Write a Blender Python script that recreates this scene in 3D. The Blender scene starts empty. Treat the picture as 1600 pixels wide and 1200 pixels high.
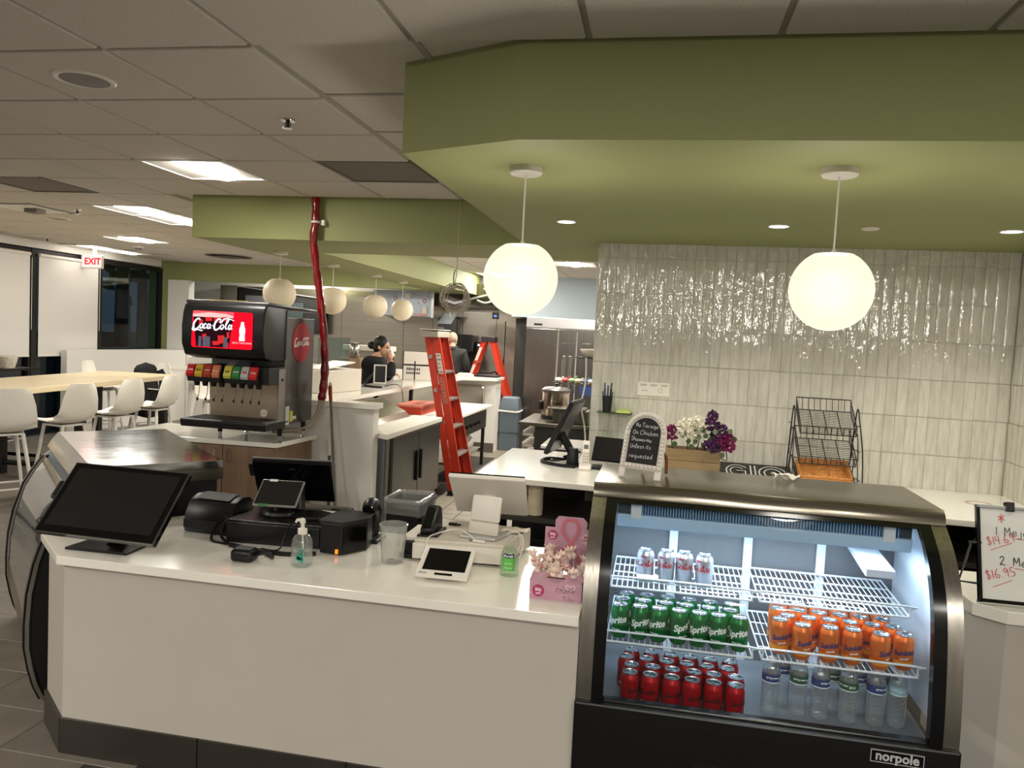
import bpy, bmesh, math, random
from mathutils import Vector, Matrix
random.seed(7)
PI = math.pi
sc = bpy.context.scene
C = sc.collection

# ------------------------------------------------------------------ camera, light, exposure
EYE = 1.745            # camera height; ceiling is one metre above it
CEIL = 2.745
SOF = 2.418            # underside of the green soffits
cam_d = bpy.data.cameras.new('camera')
cam_d.sensor_width = 36.0
cam_d.lens = 36.0 * 1219.58 / 1600.0
cam_d.clip_start = 0.05
cam = bpy.data.objects.new('camera', cam_d)
C.objects.link(cam)
_yaw, _pit, _rol = -0.185021453, 0.061096173, -0.050607134
_f = Vector((math.sin(_yaw) * math.cos(_pit), math.cos(_yaw) * math.cos(_pit), -math.sin(_pit)))
_r = Vector((math.cos(_yaw), -math.sin(_yaw), 0))
_d = _f.cross(_r)
_r2 = _r * math.cos(_rol) + _d * math.sin(_rol)
_d2 = _d * math.cos(_rol) - _r * math.sin(_rol)
cam.matrix_world = Matrix(((_r2.x, -_d2.x, -_f.x, 0), (_r2.y, -_d2.y, -_f.y, 0), (_r2.z, -_d2.z, -_f.z, EYE), (0, 0, 0, 1)))
sc.camera = cam

sc.view_settings.view_transform = 'Standard'
sc.view_settings.look = 'None'
sc.view_settings.gamma = 1.0
sc.view_settings.exposure = 0.6
try:
    sc.view_settings.use_curve_mapping = False
except Exception:
    pass
sc.cycles.max_bounces = 8
sc.cycles.transparent_max_bounces = 24
sc.cycles.use_denoising = True
sc.cycles.sample_clamp_indirect = 4.0

w = bpy.data.worlds.new('dusk')
sc.world = w
w.use_nodes = True
_nt = w.node_tree
_bg = _nt.nodes['Background']
_bg.inputs[0].default_value = (0.085, 0.115, 0.15, 1)
_bg.inputs[1].default_value = 0.42

TROFFER_STRENGTH = 105.0
PENDANT_POWER = 33.0
PENDANT_GLOW = 0.72
DOWNLIGHT_POWER = 33.0
CASE_POWER = 8.0
TROFFER_DIM = 52.0      # dining side rows, strength lowered to balance brightness
TROFFER_NEAR = 60.0      # the one beside the soffit
TROFFER_MID = 90.0
TROFFER_LOW = 9.0      # row by the windows
KITCHEN_STRENGTH = 105.0


def lamp(name, kind, loc, power, color=(1, 1, 1), size=0.1, rot=None, spot=None, size_y=None):
    d = bpy.data.lights.new(name, kind)
    d.energy = power
    d.color = color
    if kind == 'AREA':
        d.size = size
        if size_y:
            d.shape = 'RECTANGLE'
            d.size_y = size_y
    else:
        d.shadow_soft_size = size
    if kind == 'SPOT':
        d.spot_size = spot
        d.spot_blend = 0.6
    o = bpy.data.objects.new(name, d)
    o.location = loc
    if rot:
        o.rotation_euler = rot
    C.objects.link(o)
    return o


# ------------------------------------------------------------------ materials
def lin(c):
    c = c / 255.0
    return c / 12.92 if c <= 0.04045 else ((c + 0.055) / 1.055) ** 2.4


def rgb(r, g, b):
    return (lin(r), lin(g), lin(b), 1)


MATS = {}


def mat(name, col=(200, 200, 200), rough=0.5, metal=0.0, noise=None, bump=None, emit=None, es=0.0, spec=0.5,
        trans=0.0, alpha=1.0, coat=0.0, stretch=(1, 1, 1), ior=1.45):
    """noise=(scale, amount of value change), bump=(scale, strength)"""
    if name in MATS:
        return MATS[name]
    m = bpy.data.materials.new(name)
    m.use_nodes = True
    nt = m.node_tree
    b = nt.nodes['Principled BSDF']
    b.inputs['Base Color'].default_value = rgb(*col)
    b.inputs['Roughness'].default_value = rough
    b.inputs['Metallic'].default_value = metal
    b.inputs['Specular IOR Level'].default_value = spec
    b.inputs['Transmission Weight'].default_value = trans
    b.inputs['IOR'].default_value = ior
    b.inputs['Alpha'].default_value = alpha
    b.inputs['Coat Weight'].default_value = coat
    if emit:
        b.inputs['Emission Color'].default_value = rgb(*emit)
        b.inputs['Emission Strength'].default_value = es
    if noise or bump:
        tc = nt.nodes.new('ShaderNodeTexCoord')
        mp = nt.nodes.new('ShaderNodeMapping')
        mp.inputs['Scale'].default_value = stretch
        nt.links.new(tc.outputs['Object'], mp.inputs['Vector'])
    if noise:
        n = nt.nodes.new('ShaderNodeTexNoise')
        n.inputs['Scale'].default_value = noise[0]
        n.inputs['Detail'].default_value = 5
        nt.links.new(mp.outputs[0], n.inputs['Vector'])
        r = nt.nodes.new('ShaderNodeMapRange')
        r.inputs['From Min'].default_value = 0.3
        r.inputs['From Max'].default_value = 0.7
        r.inputs['To Min'].default_value = 1 - noise[1]
        r.inputs['To Max'].default_value = 1 + noise[1]
        nt.links.new(n.outputs['Fac'], r.inputs['Value'])
        x = nt.nodes.new('ShaderNodeVectorMath')
        x.operation = 'SCALE'
        x.inputs[0].default_value = rgb(*col)[:3]
        nt.links.new(r.outputs[0], x.inputs['Scale'])
        nt.links.new(x.outputs[0], b.inputs['Base Color'])
    if bump:
        n2 = nt.nodes.new('ShaderNodeTexNoise')
        n2.inputs['Scale'].default_value = bump[0]
        n2.inputs['Detail'].default_value = 3
        nt.links.new(mp.outputs[0], n2.inputs['Vector'])
        bp = nt.nodes.new('ShaderNodeBump')
        bp.inputs['Strength'].default_value = bump[1]
        bp.inputs['Distance'].default_value = 0.01
        nt.links.new(n2.outputs['Fac'], bp.inputs['Height'])
        nt.links.new(bp.outputs[0], b.inputs['Normal'])
    MATS[name] = m
    return m


def glass_mat(name, tint=(255, 255, 255), refl=1.0, rough=0.02, min_refl=0.0, dirt=0.0):
    """thin clear sheet: straight transmission plus fresnel reflection"""
    if name in MATS:
        return MATS[name]
    m = bpy.data.materials.new(name)
    m.use_nodes = True
    nt = m.node_tree
    nt.nodes.clear()
    out = nt.nodes.new('ShaderNodeOutputMaterial')
    tr = nt.nodes.new('ShaderNodeBsdfTransparent')
    tr.inputs[0].default_value = rgb(*tint)
    gl = nt.nodes.new('ShaderNodeBsdfGlossy')
    gl.inputs['Roughness'].default_value = rough
    fr = nt.nodes.new('ShaderNodeFresnel')
    ge = nt.nodes.new('ShaderNodeNewGeometry')
    io = nt.nodes.new('ShaderNodeMapRange')          # same reflectance from both sides of a thin wall
    io.inputs['To Min'].default_value = 1.5
    io.inputs['To Max'].default_value = 1 / 1.5
    nt.links.new(ge.outputs['Backfacing'], io.inputs['Value'])
    nt.links.new(io.outputs[0], fr.inputs['IOR'])
    mu = nt.nodes.new('ShaderNodeMath')
    mu.operation = 'MULTIPLY_ADD'
    mu.use_clamp = True
    mu.inputs[1].default_value = refl
    mu.inputs[2].default_value = min_refl
    nt.links.new(fr.outputs[0], mu.inputs[0])
    mx = nt.nodes.new('ShaderNodeMixShader')
    nt.links.new(mu.outputs[0], mx.inputs[0])
    nt.links.new(tr.outputs[0], mx.inputs[1])
    nt.links.new(gl.outputs[0], mx.inputs[2])
    last = mx
    if dirt:
        df = nt.nodes.new('ShaderNodeBsdfDiffuse')
        df.inputs[0].default_value = (0.8, 0.8, 0.78, 1)
        m2 = nt.nodes.new('ShaderNodeMixShader')
        m2.inputs[0].default_value = dirt
        nt.links.new(mx.outputs[0], m2.inputs[1])
        nt.links.new(df.outputs[0], m2.inputs[2])
        last = m2
    nt.links.new(last.outputs[0], out.inputs[0])
    MATS[name] = m
    return m


def steel_mat(name, col=(190, 188, 184), rough=0.28, axis=0, amount=0.12, bump=0.06, scale=6.0):
    """brushed stainless: stretched noise in roughness, colour and relief along one axis"""
    st = [60, 60, 60]
    st[axis] = 0.8
    m = mat(name, col, rough, 1.0, noise=(scale, amount), bump=(scale, bump), stretch=tuple(x / 6 for x in st))
    return m


def emit_mat(name, col, strength):
    if name in MATS:
        return MATS[name]
    m = bpy.data.materials.new(name)
    m.use_nodes = True
    nt = m.node_tree
    nt.nodes.clear()
    out = nt.nodes.new('ShaderNodeOutputMaterial')
    e = nt.nodes.new('ShaderNodeEmission')
    e.inputs[0].default_value = rgb(*col)
    e.inputs[1].default_value = strength
    nt.links.new(e.outputs[0], out.inputs[0])
    MATS[name] = m
    return m


# ------------------------------------------------------------------ mesh builder
class MB:
    def __init__(self):
        self.v = []
        self.f = []
        self.mi = []
        self.m = 0
        self.T = Matrix.Identity(4)

    def add(self, vs, fs):
        k = len(self.v)
        for p in vs:
            self.v.append(tuple(self.T @ Vector(p)))
        for f in fs:
            self.f.append(tuple(i + k for i in f))
            self.mi.append(self.m)
        return self

    def box(self, x0, y0, z0, x1, y1, z1):
        if x1 < x0: x0, x1 = x1, x0
        if y1 < y0: y0, y1 = y1, y0
        if z1 < z0: z0, z1 = z1, z0
        return self.add([(x0, y0, z0), (x1, y0, z0), (x1, y1, z0), (x0, y1, z0), (x0, y0, z1), (x1, y0, z1), (x1, y1, z1), (x0, y1, z1)],
                        [(0, 3, 2, 1), (4, 5, 6, 7), (0, 1, 5, 4), (1, 2, 6, 5), (2, 3, 7, 6), (3, 0, 4, 7)])

    def cbox(self, x, y, z, sx, sy, sz):
        return self.box(x - sx / 2, y - sy / 2, z - sz / 2, x + sx / 2, y + sy / 2, z + sz / 2)

    def prism(self, poly, vec):
        """closed planar polygon (list of 3d points) swept along vec"""
        n = len(poly)
        vec = Vector(vec)
        vs = [Vector(p) for p in poly] + [Vector(p) + vec for p in poly]
        nrm = Vector((0, 0, 0))
        for i in range(n):
            a, b = vs[i], vs[(i + 1) % n]
            nrm += a.cross(b)
        fs = [tuple(range(n)), tuple(range(2 * n - 1, n - 1, -1))]
        fs += [(i, i + n, (i + 1) % n + n, (i + 1) % n) for i in range(n)]
        if nrm.dot(vec) > 0:
            fs = [tuple(reversed(f)) for f in fs]
        return self.add(vs, fs)

    def slab(self, poly, z0, z1):
        return self.prism([(p[0], p[1], z0) for p in poly], (0, 0, z1 - z0))

    def tube(self, pts, r, n=8, closed=False, flat=None, caps=True):
        pts = [Vector(p) for p in pts]
        m = len(pts)
        rr = r if isinstance(r, (list, tuple)) else [r] * m
        prev = None
        rings = []
        for i in range(m):
            if closed:
                t = pts[(i + 1) % m] - pts[i - 1]
            else:
                t = pts[min(i + 1, m - 1)] - pts[max(i - 1, 0)]
            if t.length < 1e-9:
                t = Vector((0, 0, 1))
            t.normalize()
            if prev is None:
                a = Vector((0, 0, 1)) if abs(t.z) < 0.9 else Vector((1, 0, 0))
                if flat is not None:
                    a = Vector(flat)
                u = a - t * a.dot(t)
                u.normalize()
            else:
                a = Vector(flat) if flat is not None else prev
                u = a - t * a.dot(t)
                if u.length < 1e-6:
                    u = t.orthogonal()
                u.normalize()
            prev = u
            v = t.cross(u)
            k = 0.25 if flat is not None else 1.0
            rings.append([pts[i] + (u * math.cos(2 * PI * j / n) * k + v * math.sin(2 * PI * j / n)) * rr[i] for j in range(n)])
        vs = [p for g in rings for p in g]
        fs = []
        for i in range(m if closed else m - 1):
            a, b = i * n, ((i + 1) % m) * n
            for j in range(n):
                fs.append((a + j, a + (j + 1) % n, b + (j + 1) % n, b + j))
        if not closed and caps:
            fs.append(tuple(range(n - 1, -1, -1)))
            fs.append(tuple(range((m - 1) * n, m * n)))
        return self.add(vs, fs)

    def rod(self, a, b, r, n=8, r2=None):
        return self.tube([a, b], [r, r if r2 is None else r2], n)

    def lathe(self, prof, n=24, c=(0, 0, 0), cap0=True, cap1=True, sx=1.0, sy=1.0, a0=0.0):
        vs, fs = [], []
        for r, z in prof:
            for j in range(n):
                a = 2 * PI * j / n + a0
                vs.append((c[0] + r * math.cos(a) * sx, c[1] + r * math.sin(a) * sy, c[2] + z))
        for i in range(len(prof) - 1):
            for j in range(n):
                fs.append((i * n + j, i * n + (j + 1) % n, (i + 1) * n + (j + 1) % n, (i + 1) * n + j))
        if cap0 and prof[0][0] > 1e-6: fs.append(tuple(range(n - 1, -1, -1)))
        if cap1 and prof[-1][0] > 1e-6: fs.append(tuple(range((len(prof) - 1) * n, len(prof) * n)))
        return self.add(vs, fs)

    def ball(self, c, rx, ry=None, rz=None, n=12, m=8):
        ry = rx if ry is None else ry
        rz = rx if rz is None else rz
        prof = [(math.sin(PI * i / m), -math.cos(PI * i / m)) for i in range(m + 1)]
        vs, fs = [], []
        for r, z in prof:
            for j in range(n):
                a = 2 * PI * j / n
                vs.append((c[0] + rx * r * math.cos(a), c[1] + ry * r * math.sin(a), c[2] + rz * z))
        for i in range(m):
            for j in range(n):
                fs.append((i * n + j, i * n + (j + 1) % n, (i + 1) * n + (j + 1) % n, (i + 1) * n + j))
        return self.add(vs, fs)

    def grid(self, fn, nu, nv, flip=False):
        vs = [fn(i / nu, j / nv) for i in range(nu + 1) for j in range(nv + 1)]
        fs = []
        for i in range(nu):
            for j in range(nv):
                q = (i * (nv + 1) + j, (i + 1) * (nv + 1) + j, (i + 1) * (nv + 1) + j + 1, i * (nv + 1) + j + 1)
                fs.append(tuple(reversed(q)) if flip else q)
        return self.add(vs, fs)

    def quad(self, a, b, c, d):
        return self.add([a, b, c, d], [(0, 1, 2, 3)])

    def mesh(self, name, mats, smooth=40, bevel=0, seg=2, solid=0):
        me = bpy.data.meshes.new(name)
        me.from_pydata(self.v, [], self.f)
        me.update()
        if not isinstance(mats, (list, tuple)):
            mats = [mats]
        for m in mats:
            me.materials.append(m)
        for p, i in zip(me.polygons, self.mi):
            p.material_index = min(i, len(mats) - 1)
        bm = bmesh.new()
        bm.from_mesh(me)
        bmesh.ops.remove_doubles(bm, verts=bm.verts, dist=1e-6)
        bmesh.ops.dissolve_degenerate(bm, edges=bm.edges, dist=1e-6)
        if bevel:
            es = [e for e in bm.edges if len(e.link_faces) == 2 and e.calc_face_angle(0) > math.radians(35)]
            if es:
                bmesh.ops.bevel(bm, geom=es, offset=bevel, segments=seg, profile=0.5, affect='EDGES', clamp_overlap=True)
        if solid:
            bmesh.ops.recalc_face_normals(bm, faces=bm.faces)
            bmesh.ops.solidify(bm, geom=bm.faces[:], thickness=solid)
        else:
            bmesh.ops.recalc_face_normals(bm, faces=bm.faces)
        bm.to_mesh(me)
        bm.free()
        if smooth:
            for p in me.polygons:
                p.use_smooth = True
            try:
                me.set_sharp_from_angle(angle=math.radians(smooth))
            except Exception:
                pass
        return me

    def out(self, name, mats, parent=None, local=False, smooth=40, bevel=0, seg=2, solid=0, kind=None, label=None):
        """link as one object; world-space vertices are moved into an (unrotated) parent's frame"""
        if parent is not None and not local:
            o = wloc(parent)
            self.v = [(a - o[0], b - o[1], c - o[2]) for a, b, c in self.v]
        me = self.mesh(name, mats, smooth, bevel, seg, solid)
        ob = bpy.data.objects.new(name, me)
        C.objects.link(ob)
        if parent is not None:
            ob.parent = parent
        if kind: ob['kind'] = kind
        if label: ob['label'] = label
        return ob


def wloc(o):
    v = Vector((0, 0, 0))
    while o is not None:
        v = v + o.location
        o = o.parent
    return v


def thing(name, label, cat, loc=(0, 0, 0), rz=0.0, group=None):
    o = bpy.data.objects.new(name, None)
    o.empty_display_size = 0.05
    o.location = loc
    o.rotation_euler = (0, 0, rz)
    C.objects.link(o)
    return tag(o, label, cat, group)


def tag(o, label, cat, group=None):
    o['label'] = label
    o['category'] = cat
    if group:
        o['group'] = group
    return o


def struct(name, mb, m, parent=None, **k):
    o = mb.out(name, m, parent, **k)
    if parent is None:
        o['kind'] = 'structure'
    return o


def recentre(o):
    """put a single-mesh thing's origin at the middle of its base"""
    me = o.data
    xs = [v.co for v in me.vertices]
    c = Vector((sum(v.x for v in xs) / len(xs), sum(v.y for v in xs) / len(xs), min(v.z for v in xs)))
    me.transform(Matrix.Translation(-c))
    o.location = o.location + c
    return o


def dup(root, loc, rz=None, label=None, group=None):
    r = root.copy()
    C.objects.link(r)
    r.location = loc
    if rz is not None:
        r.rotation_euler = (0, 0, rz)
    if label: r['label'] = label
    if group: r['group'] = group
    for ch in list(root.children):
        c = ch.copy()
        C.objects.link(c)
        c.parent = r
        for g in list(ch.children):
            d = g.copy()
            C.objects.link(d)
            d.parent = c
    return r


def frame(o, x, y):
    """matrix whose local x,y axes lie along x,y at origin o (z out of the face)"""
    x = Vector(x).normalized()
    z = x.cross(Vector(y)).normalized()
    y = z.cross(x)
    return Matrix(((x.x, y.x, z.x, o[0]), (x.y, y.y, z.y, o[1]), (x.z, y.z, z.z, o[2]), (0, 0, 0, 1)))


def text_geo(body, size, align='CENTER', shear=0.0, extrude=0.0006, offset=0.0, res=3, sx=1.0):
    cu = bpy.data.curves.new('t', 'FONT')
    cu.body = body
    cu.size = size
    cu.align_x = align
    cu.align_y = 'CENTER'
    cu.shear = shear
    cu.extrude = extrude
    cu.offset = offset
    cu.resolution_u = res
    ob = bpy.data.objects.new('t', cu)
    C.objects.link(ob)
    dg = bpy.context.evaluated_depsgraph_get()
    me = bpy.data.meshes.new_from_object(ob.evaluated_get(dg))
    vs = [(v.co.x * sx, v.co.y, v.co.z) for v in me.vertices]
    fs = [tuple(p.vertices) for p in me.polygons]
    bpy.data.meshes.remove(me)
    bpy.data.objects.remove(ob)
    bpy.data.curves.remove(cu)
    return vs, fs


def put_text(mb, body, size, M, **k):
    vs, fs = text_geo(body, size, **k)
    mb.add([M @ Vector(p) for p in vs], fs)
    return mb


# single-stroke letters for handwriting and script logos; box is 0..1 high
G = {
    'a': [[(.55, .45), (.3, .5), (.08, .3), (.15, .03), (.4, .05), (.55, .3), (.56, .46), (.55, .12), (.68, .02)]],
    'b': [[(.12, 1), (.1, 0), (.12, .3), (.35, .5), (.55, .3), (.45, .03), (.12, .05)]],
    'c': [[(.5, .42), (.3, .5), (.08, .28), (.18, .02), (.4, .02), (.55, .14)]],
    'd': [[(.5, .4), (.25, .48), (.08, .25), (.2, .02), (.42, .08), (.55, .4), (.58, 1), (.55, .1), (.65, .02)]],
    'e': [[(.1, .25), (.5, .3), (.42, .5), (.2, .48), (.08, .25), (.2, .02), (.4, .02), (.55, .14)]],
    'g': [[(.5, .42), (.25, .5), (.08, .28), (.2, .05), (.45, .12), (.52, .45), (.5, -.2), (.3, -.38), (.1, -.25)]],
    'h': [[(.12, 1), (.1, 0)], [(.1, .25), (.3, .5), (.48, .4), (.5, 0)]],
    'i': [[(.15, .48), (.13, .05), (.22, 0)], [(.17, .68), (.19, .72)]],
    'j': [[(.3, .48), (.28, -.2), (.1, -.35), (0, -.2)], [(.32, .68), (.34, .72)]],
    'k': [[(.12, 1), (.1, 0)], [(.5, .5), (.12, .24), (.52, 0)]],
    'l': [[(.1, .1), (.25, .6), (.3, .95), (.2, 1), (.13, .8), (.12, .15), (.25, .0), (.35, .1)]],
    'm': [[(.08, .48), (.08, 0)], [(.08, .3), (.25, .5), (.35, .4), (.35, 0)], [(.35, .3), (.52, .5), (.63, .4), (.65, 0)]],
    'n': [[(.1, .48), (.1, 0)], [(.1, .3), (.3, .5), (.46, .4), (.48, 0), (.56, 0)]],
    'o': [[(.3, .5), (.1, .3), (.18, .03), (.42, .03), (.54, .28), (.42, .5), (.3, .5)]],
    'p': [[(.14, .48), (.06, -.38)], [(.12, .3), (.35, .52), (.52, .32), (.38, .03), (.1, .08)]],
    'q': [[(.48, .42), (.25, .5), (.1, .28), (.2, .05), (.42, .12), (.5, .46), (.48, -.4), (.6, -.3)]],
    'r': [[(.1, .48), (.1, 0)], [(.1, .28), (.25, .48), (.42, .44)]],
    's': [[(.46, .44), (.25, .5), (.14, .38), (.42, .2), (.38, .02), (.1, .04)]],
    't': [[(.22, .85), (.2, .1), (.32, 0), (.42, .08)], [(.04, .52), (.42, .55)]],
    'u': [[(.1, .48), (.12, .1), (.3, 0), (.46, .2), (.48, .48), (.48, .08), (.58, 0)]],
    'w': [[(.05, .48), (.18, 0), (.33, .4), (.48, 0), (.62, .48)]],
    'y': [[(.08, .48), (.25, .1)], [(.5, .48), (.25, -.1), (.05, -.35)]],
    'C': [[(.7, .78), (.55, .98), (.3, .9), (.1, .55), (.12, .18), (.35, 0), (.65, .12), (.8, .3)]],
    'M': [[(.08, 0), (.12, .9), (.36, .3), (.62, .92), (.68, 0)]],
    'N': [[(.08, 0), (.1, .9), (.5, .05), (.54, .95)]],
    'O': [[(.35, .95), (.1, .6), (.15, .1), (.45, .02), (.66, .4), (.55, .85), (.35, .95)]],
    'R': [[(.12, 0), (.1, .95)], [(.1, .92), (.5, .85), (.45, .5), (.12, .48), (.55, 0)]],
    'S': [[(.6, .8), (.4, .98), (.15, .85), (.2, .58), (.52, .4), (.55, .12), (.3, 0), (.08, .15)]],
    'T': [[(.02, .92), (.66, .95)], [(.34, .93), (.32, 0)]],
    'U': [[(.1, .95), (.1, .25), (.3, 0), (.55, .2), (.58, .95)]],
    'Y': [[(.05, .95), (.3, .5), (.6, .95)], [(.3, .5), (.25, 0)]],
    '1': [[(.15, .9), (.13, 0)]],
    '2': [[(.08, .75), (.3, .95), (.5, .75), (.1, .05), (.3, .12), (.6, .03)]],
    '4': [[(.15, .95), (.1, .45), (.5, .48)], [(.45, .95), (.42, 0)]],
    '5': [[(.5, .95), (.18, .92), (.14, .55), (.45, .5), (.5, .15), (.1, .03)]],
    '6': [[(.4, .95), (.12, .5), (.12, .12), (.38, .02), (.5, .28), (.15, .38)]],
    '9': [[(.48, .75), (.25, .95), (.1, .7), (.3, .5), (.48, .75), (.44, 0)]],
    '$': [[(.5, .75), (.3, .9), (.12, .72), (.45, .4), (.42, .12), (.08, .12)], [(.3, 1.05), (.26, -.08)]],
    '.': [[(.1, .03), (.14, .05)]],
    '-': [[(.08, .32), (.4, .36)]],
    '*': [[(.3, .9), (.3, .1)], [(.05, .7), (.55, .35)], [(.55, .75), (.05, .3)]],
    "'": [[(.12, 1), (.08, .75)]],
    '/': [[(.0, 0), (.4, 1)]],
    ' ': [],
}


def smooth_pts(p, k=3):
    if len(p) < 3 or k < 2:
        return p
    out = []
    for i in range(len(p) - 1):
        a, b, c, d = p[max(i - 1, 0)], p[i], p[i + 1], p[min(i + 2, len(p) - 1)]
        for j in range(k):
            t = j / k
            out.append(tuple(0.5 * (2 * b[q] + (c[q] - a[q]) * t + (2 * a[q] - 5 * b[q] + 4 * c[q] - d[q]) * t * t + (3 * b[q] - a[q] - 3 * c[q] + d[q]) * t ** 3) for q in range(len(b))))
    out.append(p[-1])
    return out


def width_of(ch):
    xs = [q[0] for s in G[ch] for q in s]
    return (max(xs) + 0.14) if xs else 0.35


def scrawl(mb, body, h, M, r, shear=0.0, jit=0.0, sx=1.0, n=5, k=3, gap=0.0, lift=0.0008):
    """write body with its baseline start at M's origin"""
    x = 0.0
    N = (M.to_3x3() @ Vector((0, 0, 1))).normalized()
    for ch in body:
        dy = random.uniform(-jit, jit)
        for s in G[ch]:
            pts = []
            for a, b in smooth_pts(s, k):
                pts.append(M @ Vector(((x + a * sx + b * shear) * h, (b + dy) * h, lift)))
            if len(pts) > 1:
                mb.tube(pts, r, n, flat=N)
        x += width_of(ch) * sx + gap
    return x * h


def swash_logo(mb, M, h, r, fn=None):
    """the flowing two-word soda script, centred at M's origin, h high"""
    S = [
        ([(.72, .82), (.6, .98), (.36, .92), (.14, .62), (.08, .25), (.2, -.08), (.5, -.02), (.72, .25)], 1.5),
        ([(.08, .2), (-.02, -.1), (.25, -.22), (.6, -.1), (1.0, -.22), (1.15, -.14)], 1.0),
        ([(.95, .5), (.78, .32), (.86, .05), (1.05, .1), (1.1, .35), (.98, .5)], 1.2),
        ([(1.48, .42), (1.34, .5), (1.2, .28), (1.28, .03), (1.5, .12)], 1.2),
        ([(1.88, .44), (1.7, .48), (1.58, .22), (1.7, .03), (1.88, .2), (1.9, .48), (1.88, .1), (2.05, .1)], 1.2),
        ([(2.1, .32), (2.25, .34)], 1.0),
        ([(2.98, .88), (2.86, 1.04), (2.62, .95), (2.4, .6), (2.36, .2), (2.5, -.06), (2.8, .02), (3.0, .3)], 1.5),
        ([(3.02, .98), (2.9, .75), (3.05, .68), (3.3, 1.02), (3.8, 1.08), (4.4, .92)], 1.0),
        ([(3.2, .5), (3.03, .32), (3.1, .05), (3.3, .1), (3.36, .35), (3.22, .5)], 1.2),
        ([(3.5, .2), (3.76, .75), (3.82, 1.0), (3.68, .9), (3.58, .4), (3.64, .06), (3.8, .1)], 1.1),
        ([(4.18, .44), (4.0, .48), (3.9, .22), (4.0, .03), (4.18, .2), (4.22, .5), (4.18, .1), (4.34, .12)], 1.2),
    ]
    N = (M.to_3x3() @ Vector((0, 0, 1))).normalized()
    for pts, wgt in S:
        q = []
        for a, b in smooth_pts(pts, 4):
            q.append(M @ Vector(((a - 2.15 + 0.12 * b) * h, (b - .38) * h, 0.0012)))
        m = len(q)
        rr = [r * wgt * (0.45 + 0.65 * math.sin(PI * min(max(i / max(m - 1, 1), .06), .94)) ** .7) for i in range(m)]
        if fn:
            fn(mb, q, rr, N)
        else:
            mb.tube(q, rr, 6, flat=N)


ORD = ['first', 'second', 'third', 'fourth', 'fifth', 'sixth', 'seventh', 'eighth', 'ninth', 'tenth']
# ------------------------------------------------------------------ shared materials
m_green = mat('green_paint', (150, 154, 102), 0.6, noise=(2.0, 0.02), bump=(120, 0.04))
m_ceil = mat('ceiling_tile_face', (214, 207, 197), 0.95, noise=(160, 0.10), bump=(220, 0.35))
m_grid = mat('ceiling_grid_metal', (172, 166, 156), 0.6)
m_white = mat('white_paint', (226, 222, 213), 0.55, bump=(90, 0.03))
m_greywall = mat('pale_grey_paint', (232, 229, 222), 0.6)
m_panel = mat('counter_panel_laminate', (190, 184, 174), 0.42, noise=(5, 0.015))
m_quartz = mat('white_quartz', (243, 239, 228), 0.13, noise=(7, 0.025), spec=0.6)
m_slate = mat('dark_slate_tile', (118, 111, 102), 0.45, noise=(5, 0.16), bump=(30, 0.08))
m_base = mat('dark_base_tile', (52, 48, 44), 0.3, noise=(4, 0.1))
m_grout = mat('grout', (62, 58, 54), 0.9)
m_quarry = mat('kitchen_quarry_tile', (142, 136, 122), 0.5, noise=(3, 0.1), bump=(40, 0.06))
m_kgrout = mat('kitchen_grout', (70, 66, 60), 0.9)
m_frame = mat('black_window_frame', (24, 22, 21), 0.4)
m_black = mat('black_plastic', (16, 16, 17), 0.38)
m_blackm = mat('black_matte_plastic', (22, 21, 21), 0.6)
m_blackg = mat('black_gloss', (7, 7, 8), 0.12)
m_screen = mat('dark_screen_glass', (30, 29, 29), 0.2, spec=0.5)
m_whitep = mat('white_plastic', (228, 222, 212), 0.35)
m_offwhite = mat('offwhite_plastic', (214, 206, 192), 0.4)
m_steel = steel_mat('brushed_steel', (150, 144, 130), 0.24, 0)
m_steelv = steel_mat('brushed_steel_vertical', (165, 160, 152), 0.3, 2)
m_steelb = steel_mat('kitchen_sheet_steel', (188, 182, 174), 0.22, 0, amount=0.08, bump=0.02, scale=2.0)
m_chrome = mat('chrome', (210, 210, 210), 0.08, 1.0)
m_gold = mat('red_cable', (150, 20, 20), 0.4)
m_glass = glass_mat('clear_glass', (250, 255, 252), 1.0)
m_winglass = glass_mat('window_glass', (200, 215, 220), 1.0)
m_dark = mat('dark_interior', (14, 13, 13), 0.7)

# ------------------------------------------------------------------ floor
fl = struct('floor', MB().box(-11.5, -9.0, -0.1, 5.0, 14.2, -0.006), m_grout)
tile_me = MB().box(-0.2985, -0.1485, -0.006, 0.2985, 0.1485, 0.0).mesh('floor_tile', m_slate, smooth=0, bevel=0.002, seg=1)
n = 0
for j in range(0, 26):
    y = 1.55 + 0.3 * j
    off = (j % 3) * 0.2
    for i in range(0, 16):
        x = -9.0 + 0.6 * i + off
        # dining side of the room, left of the counters
        if x > -2.0 or (y > 3.5 and x > -2.5) or x < -2.6 - 1.15 * y:
            continue
        if y > 8.2:
            continue
        o = bpy.data.objects.new('floor_tile', tile_me)
        o.location = (x, y, 0)
        o.parent = fl
        C.objects.link(o)
        n += 1
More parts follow.
